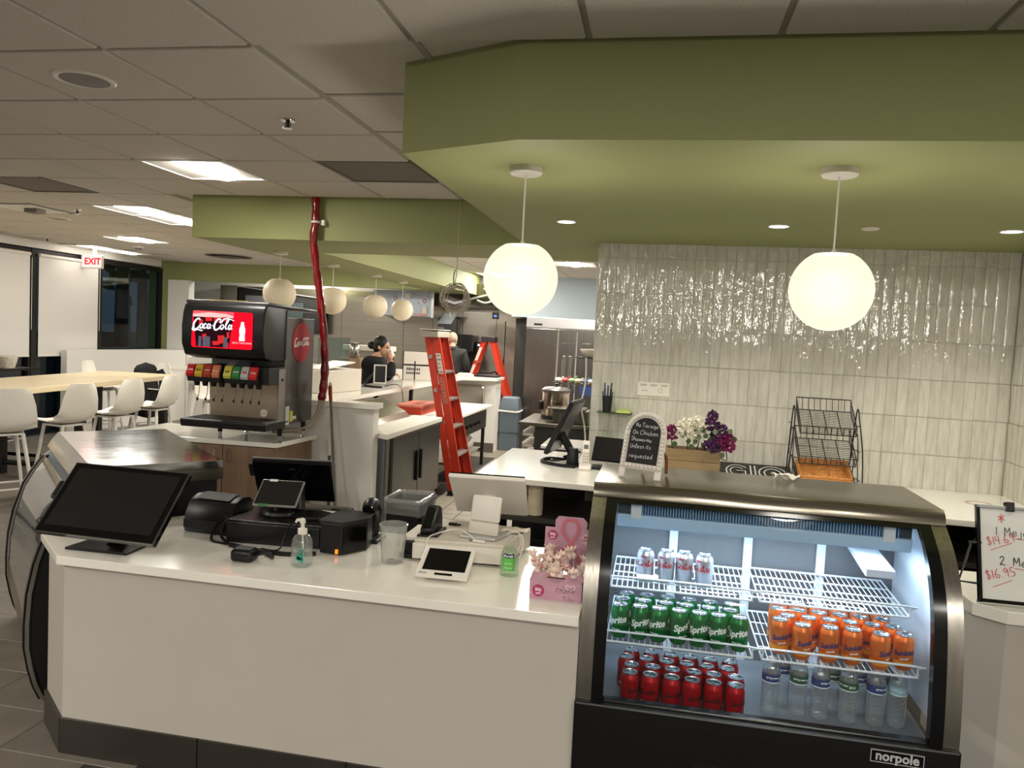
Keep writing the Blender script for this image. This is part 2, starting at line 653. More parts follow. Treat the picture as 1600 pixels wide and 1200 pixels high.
# the rest of the dining floor: same tiles seen too flat to tell apart
mb = MB()
for j in range(0, 20):
    for i in range(0, 10):
        mb.box(-8.6 + 0.6 * i + 0.002, 8.1 + .3 * j + .0015, -0.006, -8.0 + .6 * i - .002, 8.1 + .3 * j + .2985, 0)
mb.out('far_floor_tiles', m_slate, fl, smooth=0, kind='stuff')
kt_me = MB().box(-0.0965, -0.0965, -0.006, 0.0965, 0.0965, 0.0).mesh('kitchen_tile', m_quarry, smooth=0, bevel=0.003, seg=1)
for j in range(36):
    for i in range(6):
        x, y = -2.12 + 0.2 * i, 3.75 + 0.2 * j
        if x > -1.0 and y > 4.6:
            continue
        o = bpy.data.objects.new('kitchen_tile', kt_me)
        o.location = (x, y, 0)
        o.parent = fl
        C.objects.link(o)
mb = MB()
for j in range(14):
    for i in range(9):
        x, y = -3.1 + 0.2 * i, 10.95 + 0.2 * j
        mb.box(x - .0965, y - .0965, -.006, x + .0965, y + .0965, 0)
mb.out('far_kitchen_tiles', m_quarry, fl, smooth=0, kind='stuff')

# ------------------------------------------------------------------ ceiling
ce = struct('ceiling', MB().box(-8.9, -9.0, CEIL + 0.012, 5.0, 14.0, CEIL + 0.1), m_ceil)
P = 0.6096
GX0, GY0 = -1.513, 2.652           # a grid crossing
ct_me = MB().box(-0.2935, -0.2935, -0.006, 0.2935, 0.2935, 0.012).mesh('ceiling_tile', m_ceil, smooth=0, bevel=0.004, seg=1)
TROFF = [(-3.037, 4.78), (-4.865, 6.607), (-4.865, 7.216), (-6.694, 9.045), (-8.3, 10.26), (-8.3, 10.87)]
VENTS = [(-1.817, 4.78), (-4.865, 5.389)]
HATCH = (-6.085, 6.607)
BEHIND = [(-3.037, -0.708), (-3.037, -1.317), (0.011, -0.708), (2.45, -0.708), (-5.475, 0.511), (-5.475, 1.12), (-1.2, -3.756), (1.23, 1.73)]
BEHIND = BEHIND[:7] + [(0.621, -2.53), (1.23, -2.53), (1.84, -2.53), (1.23, -5.585), (1.84, -5.585)]
KITL = [(-1.208, 7.83), (-1.208, 8.44), (-1.95, 11.2), (-4.9, 11.0), (-6.4, 12.9), (-2.7, 12.6), (-1.2, 10.4)]  # last entry is an added lamp that keeps the pass bright


def taken(x, y):
    for a, b in TROFF + VENTS + [HATCH] + BEHIND + KITL:
        if abs(a - x) < 0.45 and abs(b - y) < 0.45:
            return True
    return False


def under_soffit(x, y):
    if x > -1.3 and 2.95 < y: return y < 5.75 or x > -0.7
    if x > -0.85 and y > 2.5: return True
    if -3.6 < x and 5.9 < y < 6.65: return True
    if -3.7 < x < -3.15 and y > 6: return True
    return False


far = MB()
behind = MB()
for i in range(-13, 12):
    for j in range(-19, 19):
        x, y = GX0 + P * (i + .5), GY0 + P * (j + .5)
        if x < -8.5 or x > 4.9 or y > 13.2 or taken(x, y) or under_soffit(x, y):
            continue
        vis = y > 1.6 and x > -1.0 * y - 0.2 and x < 0.55 * y
        if vis and y < 10.3:
            o = bpy.data.objects.new('ceiling_tile', ct_me)
            o.location = (x, y, CEIL)
            o.parent = ce
            C.objects.link(o)
        else:
            (far if vis else behind).box(x - .296, y - .296, CEIL - .006, x + .296, y + .296, CEIL + .012)
far.out('far_ceiling_tiles', m_ceil, ce, smooth=0, kind='stuff')
behind.out('outer_ceiling_tiles', m_ceil, ce, smooth=0, kind='stuff')
mb = MB()
for i in range(-12, 12):
    x = GX0 + P * i
    mb.box(x - .0125, -9, CEIL + .007, x + .012, 13.2, CEIL + .013)
for j in range(-18, 18):
    y = GY0 + P * j
    mb.box(-8.8, y - .0125, CEIL + .0075, 4.9, y + .0125, CEIL + .0128)
mb.out('ceiling_grid', m_grid, ce, smooth=0, kind='stuff')

# ------------------------------------------------------------------ soffits
s1 = [(-0.525, 2.671), (5.0, 2.671), (5.0, 5.9), (-0.42, 5.9), (-0.42, 5.78), (-1.012, 5.78), (-1.012, 2.887)]
struct('trim_1', MB().slab(s1, SOF, CEIL + .011), m_green, smooth=0)['label'] = 'green dropped soffit over the service counter'
s2 = [(-3.78, 5.781), (-0.421, 5.781), (-0.421, 6.76), (-3.09, 6.76), (-3.13, 13.3), (-3.78, 13.3)]
struct('trim_2', MB().slab(s2, SOF, CEIL + .011), m_green, smooth=0)['label'] = 'green dropped soffit over the kitchen pass'

# ------------------------------------------------------------------ walls
struct('wall_rear', MB().box(-9.0, -9.1, 0, 5.0, -9.0, 2.85), m_white, smooth=0)
struct('wall_right', MB().box(4.9, -9.0, 0, 5.0, 5.3, 2.85), m_white, smooth=0)
wl = MB()
wl.box(-8.9, -9.0, 0, -8.66, 7.6, 2.85)
wl.box(-8.9, 7.6, 2.64, -8.66, 12.5, 2.85)
struct('wall_left', wl, m_greywall, smooth=0)
# green wall over the kitchen opening, its white jamb and the low wall below
wb = MB()
wb.box(-8.9, 12.37, 2.43, -3.78, 12.5, 2.85)
wb.box(-8.9, 12.37, 0, -8.5, 12.5, 2.43)
struct('wall_back', wb, m_green, smooth=0)
wj = MB()
wj.box(-8.5, 12.34, 0, -8.1, 12.5, 2.428)
wj.box(-8.1, 12.38, 0, -3.9, 12.5, 1.1)
struct('trim_3', wj, m_greywall, smooth=0)['label'] = 'pale grey jamb and low wall of the kitchen opening'
# low partition in front of the last window
struct('trim_4', MB().slab([(-8.56, 9.95), (-8.46, 9.95), (-8.12, 12.33), (-8.56, 12.33)], 0, 1.214), m_greywall, smooth=0)['label'] = 'low white partition in front of the corner window'
# kitchen back wall in stainless sheets
kb = struct('wall_kitchen', MB().box(-9.0, 13.62, 0, 5.0, 13.75, 2.85), m_greywall, smooth=0)
x = -8.1
for k in range(9):
    wd = [1.15, 1.15, 1.2, 0.55, 0.55, .62, .62, 0.0, 0.0][k]
    if not wd: continue
    MB().box(x + .003, 13.6, 0.12, x + wd - .003, 13.62, 2.43 if x < -4 else 2.2).out('steel_panel', m_steelb, kb, smooth=0, bevel=.002, seg=1)
    x += wd
# recess beside the reach-in fridge and the grey-blue bulkhead over it
struct('trim_5', MB().box(-2.45, 12.75, 2.07, 0.6, 13.6, 2.75), mat('blue_grey_paint', (168, 180, 188), .5), smooth=0)['label'] = 'blue grey bulkhead above the reach-in fridge'
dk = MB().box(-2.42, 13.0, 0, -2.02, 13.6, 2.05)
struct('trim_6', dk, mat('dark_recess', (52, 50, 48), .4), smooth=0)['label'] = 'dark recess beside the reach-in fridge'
struct('wall_kitchen_right', MB().box(0.6, 5.5, 0, 0.7, 13.7, 2.8), m_greywall, smooth=0)

# ------------------------------------------------------------------ tiled wall
m_tile = None
def tile_mat():
    m = bpy.data.materials.new('glazed_tile')
    m.use_nodes = True
    nt = m.node_tree
    b = nt.nodes['Principled BSDF']
    b.inputs['Roughness'].default_value = 0.06
    b.inputs['Specular IOR Level'].default_value = 0.9
    oi = nt.nodes.new('ShaderNodeObjectInfo')
    tc = nt.nodes.new('ShaderNodeTexCoord')
    ad = nt.nodes.new('ShaderNodeVectorMath'); ad.operation = 'ADD'
    nt.links.new(tc.outputs['Object'], ad.inputs[0])
    nt.links.new(oi.outputs['Location'], ad.inputs[1])
    mp = nt.nodes.new('ShaderNodeMapping'); mp.inputs['Scale'].default_value = (1, 1, 0.16)
    nt.links.new(ad.outputs[0], mp.inputs['Vector'])
    n = nt.nodes.new('ShaderNodeTexNoise'); n.inputs['Scale'].default_value = 45; n.inputs['Detail'].default_value = 4
    nt.links.new(mp.outputs[0], n.inputs['Vector'])
    mixv = nt.nodes.new('ShaderNodeMath'); mixv.operation = 'MULTIPLY_ADD'
    nt.links.new(oi.outputs['Random'], mixv.inputs[0]); mixv.inputs[1].default_value = 0.18
    nt.links.new(n.outputs['Fac'], mixv.inputs[2])
    cr = nt.nodes.new('ShaderNodeValToRGB')
    cr.color_ramp.elements[0].position = 0.3; cr.color_ramp.elements[0].color = rgb(186, 183, 169)
    cr.color_ramp.elements[1].position = 0.8; cr.color_ramp.elements[1].color = rgb(212, 209, 197)
    nt.links.new(mixv.outputs[0], cr.inputs[0])
    nt.links.new(cr.outputs[0], b.inputs['Base Color'])
    mp2 = nt.nodes.new('ShaderNodeMapping'); mp2.inputs['Scale'].default_value = (1, 1, 0.45)
    nt.links.new(ad.outputs[0], mp2.inputs['Vector'])
    n2 = nt.nodes.new('ShaderNodeTexNoise'); n2.inputs['Scale'].default_value = 22; n2.inputs['Detail'].default_value = 2.5
    nt.links.new(mp2.outputs[0], n2.inputs['Vector'])
    bp = nt.nodes.new('ShaderNodeBump'); bp.inputs['Strength'].default_value = 0.5; bp.inputs['Distance'].default_value = 0.012
    nt.links.new(n2.outputs['Fac'], bp.inputs['Height'])
    nt.links.new(bp.outputs[0], b.inputs['Normal'])
    return m
m_tile = tile_mat()
m_tgrout = mat('tile_grout', (186, 182, 170), 0.85)
WX0, WX1 = -0.455, 2.17
wt = struct('wall_tiled', MB().slab([(WX0, 5.46), (WX1, 5.37), (WX1 + .1, 5.37), (WX1 + .1, 5.62), (WX0, 5.62)], 0.0, SOF), m_tgrout, smooth=0)
TW, TH, TOP = 0.0655, 0.24, 0.098
dirx = Vector((WX1 - WX0, -0.09, 0)).normalized()
tb = MB()
hx, hz = TW / 2 - .0004, TH / 2 - .0016
xs = [-hx, -hx * .96, -hx * .6, -hx * .2, hx * .2, hx * .6, hx * .96, hx]
ys = [-.0056 if abs(abs(x) - hx) < 1e-6 else -.008 + .0014 * (x / hx) ** 2 for x in xs]
tb.prism([(x, y, -hz) for x, y in zip(xs, ys)] + [(hx, .006, -hz), (-hx, .006, -hz)], (0, 0, 2 * hz))   # softly pillowed face
tl_me = tb.mesh('tile', m_tile, smooth=40)
cols = int((WX1 - WX0) / TW)
for r in range(7):
    zc = SOF - TOP / 2 if r == 0 else SOF - TOP - TH * (r - .5)
    for c in range(cols):
        p = Vector((WX0, 5.46, 0)) + dirx * (TW * (c + .5))
        o = bpy.data.objects.new('tile', tl_me)
        o.parent = wt
        o.location = (p.x, p.y + random.uniform(-.0012, .0008), zc)
        o.rotation_euler = (random.gauss(0, .008), 0, math.atan2(dirx.y, dirx.x) + random.gauss(0, .012))
        if r == 0: o.scale = (1, 1, TOP / TH)
        C.objects.link(o)
wr = struct('wall_tiled_return', MB().box(WX1, 4.3, 0, WX1 + .1, 5.37, SOF), m_tgrout, smooth=0)
for r in range(7):
    zc = SOF - TOP / 2 if r == 0 else SOF - TOP - TH * (r - .5)
    for c in range(12):
        o = bpy.data.objects.new('tile', tl_me)
        o.parent = wr
        o.location = (WX1, 5.355 - TW * (c + .5), zc)
        o.rotation_euler = (random.gauss(0, .01), 0, -PI / 2 + random.gauss(0, .012))
        if r == 0: o.scale = (1, 1, TOP / TH)
        C.objects.link(o)

# ------------------------------------------------------------------ windows and what is outside
def window(n, y0, y1, sill):
    f = MB()
    f.box(-8.72, y0, sill, -8.62, y0 + .1, 2.62)
    f.box(-8.72, y0 + .1, 2.55, -8.63, y1, 2.62)
    f.box(-8.72, y0 + .1, sill, -8.63, y1, sill + .06)
    f.box(-8.72, y1 - .04, sill + .06, -8.63, y1, 2.55)
    o = struct('window_%d' % n, f, m_frame, smooth=0)
    MB().box(-8.69, y0 + .1, sill + .06, -8.682, y1 - .04, 2.55).out('pane', m_winglass, o, smooth=0)
    return o
window(1, 7.6, 9.46, 0.1)
window(2, 9.46, 10.76, 0.1)
window(3, 10.76, 12.37, 0.1)
m_blind = mat('roller_blind_fabric', (224, 220, 214), 0.85, noise=(200, 0.03), emit=(150, 165, 190), es=0.0)
for k, (y0, y1, lab) in enumerate([(7.62, 9.415, 'pale roller blind on the window at the left edge'), (9.575, 10.75, 'pale roller blind beside the bare corner window')]):
    t = thing('roller_blind', lab, 'blind', (-8.6, (y0 + y1) / 2, 1.12), group='roller blinds on the dining windows')
    MB().box(-8.612, y0, 1.14, -8.608, y1, 2.53).out('blind_fabric', m_blind, t, smooth=0)
    MB().tube([(-8.61, y0, 2.545), (-8.61, y1, 2.545)], .025, 10).out('roller_tube', m_whitep, t)
    MB().box(-8.618, y0, 1.12, -8.602, y1, 1.142).out('hem_bar', m_whitep, t, smooth=0, bevel=.003)
    MB().tube([(-8.595, y1 + .02, 2.5), (-8.595, y1 + .02, 1.5)], .004, 6).out('pull_chain', m_whitep, t)
gr = MB().box(-30, -5, -.2, -8.9, 30, -.11)
struct('ground_outside', gr, mat('dark_lawn', (52, 66, 50), .9, noise=(3, .3)), smooth=0)
m_bark = mat('bark', (52, 46, 42), .9, noise=(8, .3), bump=(12, .5))
m_leaf = mat('dark_leaves', (44, 62, 44), .8, noise=(3, .4))
for k, (x, y, h, r) in enumerate([(-11.6, 15.2, 4.4, 1.3), (-14.6, 20.0, 5.0, 1.8), (-12.6, 11.6, 4.6, 1.4)]):
    t = thing('tree', ['dark tree with a stout trunk nearest outside the corner window', 'dark tree farther back outside the corner window', 'dark tree outside behind the blind of the second window'][k], 'tree', (x, y, -.11))
    MB().tube([(x, y, -.11), (x + .05, y, 1.2), (x - .05, y + .1, 2.4), (x, y, h - 1)], [.22, .17, .14, .06], 10).out('trunk', m_bark, t)
    lv = MB()
    for q in range(260):
        a, b = random.uniform(0, 2 * PI), random.gauss(0, .5)
        rr = r * random.uniform(.4, 1.05)
        p = Vector((x + rr * math.cos(a) * math.cos(b), y + rr * math.sin(a) * math.cos(b), h - 1 + rr * math.sin(b)))
        d = Vector((random.uniform(-1, 1), random.uniform(-1, 1), random.uniform(-1, 1))).normalized() * .22
        e = d.orthogonal().normalized() * .1
        lv.add([p - d, p + e, p + d, p - e], [(0, 1, 2, 3)])
    lv.out('foliage', m_leaf, t, smooth=0, kind='stuff')
struct('fence_outside', MB().box(-17.2, -2, -.11, -17.0, 30, 1.25), mat('fence_paint', (70, 84, 86), .8, noise=(2, .15)), smooth=0)
struct('trim_7', MB().box(-8.62, 8.1, .97, -8.2, 9.15, 1.0), m_frame, smooth=0)['label'] = 'black ledge under the left blind'
t = thing('handrail', 'black metal handrail low outside the dining windows', 'railing', (-8.95, 9.3, 0))
MB().tube([(-8.95, 7.4, .92), (-8.95, 10.9, 1.12)], .028, 8).out('top_rail', m_frame, t)
for yy in (8.1, 9.2, 10.3):
    MB().tube([(-8.95, yy, 0), (-8.95, yy, .96 + (yy - 8.1) * .055)], .022, 8).out('post', m_frame, t)

# ------------------------------------------------------------------ ceiling fittings
m_trofbody = mat('troffer_white', (232, 229, 222), .5)
m_lens = emit_mat('troffer_lens', (255, 249, 238), TROFFER_STRENGTH)
m_klens = emit_mat('kitchen_lens', (255, 249, 238), KITCHEN_STRENGTH)
def troffer(x, y, label, lens=m_lens, group='recessed ceiling light panels'):
    t = thing('ceiling_light', label, 'light', (x, y, CEIL), group=group)
    f = MB()
    h = .298
    for a, b, c, d in ((-h, -h, h, -h + .022), (-h, h - .022, h, h), (-h, -h + .022, -h + .022, h - .022), (h - .022, -h + .022, h, h - .022)):
        f.box(x + a, y + b, CEIL - .01, x + c, y + d, CEIL + .012)
    f.out('frame', m_trofbody, t, smooth=0)
    # two sloping reflector wings rising to the lens
    g = MB()
    for s in (-1, 1):
        g.add([(x + s * .276, y - .276, CEIL - .004), (x + s * .276, y + .276, CEIL - .004), (x + s * .085, y + .276, CEIL + .01), (x + s * .085, y - .276, CEIL + .01)], [(0, 1, 2, 3)])
    g.out('reflector', m_trofbody, t, smooth=0)
    l = MB()
    pr = [(-.085, .008), (-.06, -.012), (0, -.02), (.06, -.012), (.085, .008)]
    l.grid(lambda u, v: (x + pr[round(u * 4)][0], y - .27 + .54 * v, CEIL + pr[round(u * 4)][1]), 4, 1)
    l.out('lens', lens, t)
    return t
tl = ['recessed square ceiling light nearest the counter, left of the green soffit', 'recessed ceiling light over the high table, near half of a pair',
      'recessed ceiling light over the high table, far half of a pair beside the soffit', 'recessed single ceiling light toward the exit sign',
      'recessed ceiling light above the blinds, near half of a pair', 'recessed ceiling light above the blinds, far half of a pair']
m_lens2 = emit_mat('troffer_lens_dim', (255, 249, 238), TROFFER_DIM)
m_lens3 = emit_mat('troffer_lens_low', (255, 249, 238), TROFFER_LOW)
for (x, y), lb, ml in zip(TROFF, tl, (emit_mat('troffer_lens_near', (255, 249, 238), TROFFER_NEAR), m_lens2, m_lens2, emit_mat('troffer_lens_mid', (255, 249, 238), TROFFER_MID), m_lens3, m_lens3)):
    troffer(x, y, lb, ml)
for k, (x, y) in enumerate(BEHIND):
    tq = troffer(x, y, 'recessed ceiling light outside the view behind the camera, %s of its set' % (ORD + ['eleventh', 'twelfth', 'thirteenth', 'fourteenth', 'fifteenth', 'sixteenth'])[k], group='ceiling lights behind the viewpoint')
    if -3 < y < -2:
        tq.rotation_euler = (0, 0, PI / 2)      # this row is turned crosswise
for k, (x, y) in enumerate(KITL):
    troffer(x, y, 'recessed ceiling light in the kitchen ceiling, %s from the pass' % ORD[k], m_klens, 'kitchen ceiling lights')

m_ventg = mat('return_grille', (120, 113, 104), .7, noise=(200, .2))
for (x, y), lb in zip(VENTS, ['grey perforated return air panel beside the green soffit', 'grey perforated return air panel at the left ceiling edge']):
    t = thing('ceiling_vent', lb, 'vent', (x, y, CEIL))
    MB().box(x - .295, y - .295, CEIL - .002, x + .295, y + .295, CEIL + .01).out('perforated_panel', m_ventg, t, smooth=0)
    f = MB()
    for a, b, c, d in ((-.3, -.3, .3, -.28), (-.3, .28, .3, .3), (-.3, -.28, -.28, .28), (.28, -.28, .3, .28)):
        f.box(x + a, y + b, CEIL - .008, x + c, y + d, CEIL + .011)
    f.out('frame', m_ventg, t, smooth=0)
def speaker(x, y, lb):
    t = thing('ceiling_speaker', lb, 'speaker', (x, y, CEIL))
    MB().lathe([(.098, -.012), (.115, -.016), (.122, -.008), (.122, .004)], 32, (x, y, CEIL), cap0=False, cap1=False).out('rim', m_whitep, t)
    MB().lathe([(0.0001, -.017), (.06, -.016), (.099, -.011)], 32, (x, y, CEIL), cap0=False, cap1=False).out('grille', mat('speaker_grille', (150, 146, 142), .8, noise=(300, .15)), t)
speaker(-2.46, 2.97, 'round grey ceiling speaker at upper left')
speaker(-6.3, 7.25, 'round ceiling speaker under the left ceiling hatch')
def sprinkler(x, y, lb):
    t = thing('sprinkler', lb, 'sprinkler', (x, y, CEIL))
    MB().lathe([(.035, -.008), (.038, -.002), (.038, .0)], 20, (x, y, CEIL - .006)).out('escutcheon', m_chrome, t)
    b = MB().rod((x, y, CEIL - .012), (x, y, CEIL - .04), .008, 8)
    for s in (-1, 1):
        b.tube([(x + s * .006, y, CEIL - .014), (x + s * .018, y, CEIL - .03), (x, y, CEIL - .046)], .003, 6)
    b.out('head', mat('dark_bronze', (60, 54, 50), .4, .6), t)
    MB().lathe([(.0001, -.05), (.022, -.05), (.024, -.046)], 12, (x, y, CEIL)).out('deflector', m_chrome, t)
sprinkler(-1.843, 3.583, 'chrome fire sprinkler head nearest, left of the green soffit')
sprinkler(-5.54, 6.62, 'chrome fire sprinkler head beside the paired ceiling lights')
sprinkler(-8.15, 9.2, 'dark fire sprinkler head above the window blinds')
x, y = HATCH
t = thing('ceiling_hatch', 'white framed ceiling unit with grey bracket at left edge', 'panel', (x, y, CEIL))
f = MB()
for a, b, c, d in ((-.3, -.3, .3, -.25), (-.3, .25, .3, .3), (-.3, -.25, -.25, .25), (.25, -.25, .3, .25)):
    f.box(x + a, y + b, CEIL - .006, x + c, y + d, CEIL + .011)
f.out('frame', mat('hatch_frame', (110, 104, 98), .6), t, smooth=0, bevel=.004)
MB().box(x - .25, y - .25, CEIL - .012, x + .25, y + .25, CEIL + .008).out('panel', m_trofbody, t, smooth=0)
MB().box(x + .02, y - .06, CEIL - .05, x + .16, y + .06, CEIL - .012).out('bracket', m_ventg, t, smooth=0, bevel=.005)
for (x, y, lb) in [(-6.5, 10.9, 'grey slatted supply air grille left of the kitchen soffit'), (-7.3, 9.9, 'small round smoke detector past the single ceiling light')]:
    if 'grille' in lb:
        t = thing('air_grille', lb, 'vent', (x, y, CEIL))
        MB().lathe([(.0001, -.006), (.3, -.006), (.33, -.02), (.35, -.004)], 28, (x, y, CEIL)).out('plate', m_ventg, t)
        MB().lathe([(.12, -.03), (.2, -.034), (.22, -.026)], 28, (x, y, CEIL), cap0=False, cap1=False).out('ring', m_ventg, t)
    else:
        t = thing('smoke_detector', lb, 'detector', (x, y, CEIL))
        MB().lathe([(.0001, -.045), (.04, -.045), (.05, -.03)], 20, (x, y, CEIL)).out('sensor', m_ventg, t)
        MB().lathe([(.05, -.03), (.068, -.026), (.072, -.006)], 20, (x, y, CEIL)).out('body', m_whitep, t)

# exit sign
t = thing('exit_sign', 'white illuminated exit sign with red letters over the windows', 'sign', (-8.42, 10.4, 2.44))
MB().box(-8.60, 10.37, 2.44, -8.26, 10.43, 2.64).out('housing', m_whitep, t, smooth=0, bevel=.008)
MB().box(-8.44, 10.41, 2.64, -8.40, 10.45, CEIL - .006).out('mount', m_whitep, t, smooth=0)
MB().box(-8.585, 10.362, 2.455, -8.275, 10.371, 2.625).out('face', emit_mat('sign_face', (255, 222, 214), .85), t, smooth=0)
mb = MB()
put_text(mb, 'EXIT', .135, frame((-8.40, 10.36, 2.54), (1, 0, 0), (0, 0, 1)), offset=.004)
mb.out('lettering', emit_mat('exit_red', (255, 30, 48), 1.1), t, smooth=0)

# ------------------------------------------------------------------ pendants
def opal(name, glow, through):
    m = bpy.data.materials.new(name)
    m.use_nodes = True
    nt = m.node_tree
    b = nt.nodes['Principled BSDF']
    b.inputs['Base Color'].default_value = rgb(236, 222, 196)
    b.inputs['Roughness'].default_value = 0.4
    b.inputs['Specular IOR Level'].default_value = 0.2
    b.inputs['Emission Color'].default_value = rgb(255, 248, 226)
    b.inputs['Emission Strength'].default_value = glow
    if glow:
        b.inputs['Base Color'].default_value = (0, 0, 0, 1)
        b.inputs['Emission Color'].default_value = rgb(255, 246, 216)
    if through:
        tr = nt.nodes.new('ShaderNodeBsdfTransparent')
        mx = nt.nodes.new('ShaderNodeMixShader')
        mx.inputs[0].default_value = through
        nt.links.new(b.outputs[0], mx.inputs[1])
        nt.links.new(tr.outputs[0], mx.inputs[2])
        nt.links.new(mx.outputs[0], nt.nodes['Material Output'].inputs[0])
    return m
m_globe_on = opal('lit_opal_glass', PENDANT_GLOW, 0.15)
m_globe_off = opal('unlit_opal_glass', 0.0, 0.0)
R = .15
gp = []
for i in range(4, 29):
    a = PI * i / 28
    gp.append((R * math.sin(PI - a) + (0), R * math.cos(PI - a)))
gp = [(R * math.sin(PI * i / 26), -R * math.cos(PI * i / 26)) for i in range(0, 23)]
def pendant(x, y, zc, lb, mg, group):
    t = thing('globe_pendant', lb, 'pendant lamp', (x, y, zc), group=group)
    MB().lathe(gp, 36, (x, y, zc), cap0=False, cap1=True).out('globe', mg, t)
    MB().lathe([(.045, .1325), (.05, .134), (.012, .138), (.006, .15)], 20, (x, y, zc), cap0=True).out('cap', m_whitep, t)
    MB().rod((x, y, zc + .145), (x, y, SOF - .02), .0035, 6).out('cord', m_whitep, t)
    MB().lathe([(.012, -.03), (.06, -.028), (.066, -.022), (.066, 0)], 28, (x, y, SOF)).out('canopy', m_whitep, t)
    return t
pendant(-.569, 3.11, 1.978, 'lit round white globe pendant over the registers', m_globe_on, 'lit globe pendants')
pendant(.608, 3.08, 1.974, 'lit round white globe pendant above the drinks case', m_globe_on, 'lit globe pendants')
pendant(1.785, 3.05, 1.972, 'lit round white globe pendant past the right edge over the side counter', m_globe_on, 'lit globe pendants')
for x, y in ((-.569, 3.11), (.608, 3.08), (1.785, 3.05)):
    lamp('pendant_bulb', 'POINT', (x, y, 1.975), PENDANT_POWER, (1, .94, .82), .09)
for k, y in enumerate((6.75, 7.94, 9.23, 10.25)):
    pendant(-3.5, y, 2.03, 'unlit cream globe pendant over the pass, %s from the soda machine' % ORD[k], m_globe_off, 'unlit globe pendants over the pass')

# recessed downlights in the soffit over the counter
for k, (x, y) in enumerate([(-.573, 4.51), (.594, 4.5), (1.754, 4.5)]):
    t = thing('downlight', 'small lit recessed downlight in green soffit, %s from the left' % ORD[k], 'light', (x, y, SOF), group='recessed downlights in the green soffit')
    MB().lathe([(.048, .004), (.05, -.004), (.058, -.005), (.06, .0)], 24, (x, y, SOF), cap0=False, cap1=False).out('trim_ring', m_whitep, t)
    MB().lathe([(.0001, -.002), (.049, -.002)], 24, (x, y, SOF), cap0=False, cap1=False).out('lens', emit_mat('downlight_lens', (255, 250, 238), 8), t)
    lamp('downlight_lamp', 'SPOT', (x, y, SOF - .012), DOWNLIGHT_POWER, (1, .95, .86), .045, (0, 0, 0), math.radians(120))
t = thing('round_cover', 'small white blank cover plate in green soffit right of centre', 'cover', (1.066, 4.51, SOF))
MB().lathe([(.0001, -.008), (.04, -.008), (.046, -.003), (.047, 0)], 24, (1.066, 4.51, SOF)).out('plate', m_whitep, t)
# ------------------------------------------------------------------ service counter
CT = 0.805
t = thing('service_counter', 'long white service counter with pale grey front panel and dark base tiles', 'counter', (-1.2, 3.0, 0))
top = [(-.216, 2.604), (-2.256, 2.614), (-2.557, 2.872), (-2.17, 3.40), (-.216, 3.44)]
MB().slab(top, CT - .036, CT).out('countertop', m_quartz, t, smooth=0, bevel=.003)
MB().box(-2.246, 2.646, .145, -.216, 2.665, CT - .036).out('front_panel', m_panel, t, smooth=0)
MB().slab([(-2.246, 2.646), (-2.478, 2.832), (-2.466, 2.848), (-2.24, 2.666)], .145, CT - .036).out('end_panel', m_panel, t, smooth=0)
MB().slab([(-2.24, 2.667), (-2.46, 2.85), (-2.2, 3.2), (-.216, 3.3), (-.216, 2.667)], .05, .6).out('body', m_greywall, t, smooth=0)
for k in range(4):
    a = -2.252 + .605 * k
    b = min(a + .6, -.216)
    if b > a:
        MB().box(a, 2.638, 0, b, 2.66, .145).out('base_tile', m_base, t, smooth=0, bevel=.002, seg=1)
MB().slab([(-2.254, 2.638), (-2.488, 2.826), (-2.474, 2.842), (-2.248, 2.66)], 0, .145).out('base_tile', m_base, t, smooth=0, bevel=.002, seg=1)

# right hand counter behind the whiteboard
t = thing('side_counter', 'white counter at right edge carrying the marker board', 'counter', (2.0, 3.4, 0))
MB().slab([(1.235, 3.49), (1.252, 3.27), (1.345, 3.19), (3.2, 3.12), (3.2, 3.75), (1.235, 3.75)], CT - .05, CT).out('countertop', m_quartz, t, smooth=0, bevel=.003)
MB().slab([(1.245, 3.31), (1.355, 3.215), (3.2, 3.145), (3.2, 3.7), (1.245, 3.7)], .0, CT - .05).out('panel', m_panel, t, smooth=0)

# back counter along the tiled wall
BC = 0.9
t = thing('back_counter', 'white quartz back counter running along the tiled wall with dark shelves below', 'counter', (.6, 4.9, 0))
MB().slab([(-1.062, 4.56), (2.165, 4.42), (2.165, 5.36), (-.462, 5.45), (-.47, 5.78), (-1.057, 5.79)], BC - .035, BC).out('countertop', m_quartz, t, smooth=0, bevel=.004)
MB().slab([(-1.0, 4.7), (-.3, 4.67), (-.3, 5.3), (-1.0, 5.7)], 0, .1).out('plinth', m_dark, t, smooth=0)
MB().slab([(-1.0, 5.62), (-.47, 5.6), (-.47, 5.7), (-1.0, 5.72)], .1, BC - .036).out('back_panel', m_dark, t, smooth=0)
MB().slab([(-.3, 5.28), (2.1, 5.2), (2.1, 5.25), (-.3, 5.33)], 0, BC - .036).out('back_panel', m_dark, t, smooth=0)
for xx in (-.99, .3, 1.4):
    MB().box(xx, 4.62, 0, xx + .03, 5.2, BC - .036).out('upright', m_dark, t, smooth=0)
for zz in (.32, .62):
    MB().slab([(-.95, 4.66), (2.12, 4.53), (2.12, 5.18), (-.95, 5.3)], zz, zz + .03).out('shelf', m_base, t, smooth=0)
MB().slab([(1.5, 4.47), (2.16, 4.44), (2.16, 4.5), (1.5, 4.53)], .1, .14).out('rail', m_base, t, smooth=0)
# small sink-hole ring left on the counter
t = thing('ring_stain', 'round faint ring mark on the white back counter at right', 'mark', (1.9, 5.0, BC))
MB().lathe([(.05, .0), (.065, .002), (.075, .0005)], 28, (1.9, 5.0, BC), cap0=False, cap1=False).out('ring', mat('ring_mark', (188, 160, 150), .6), t)
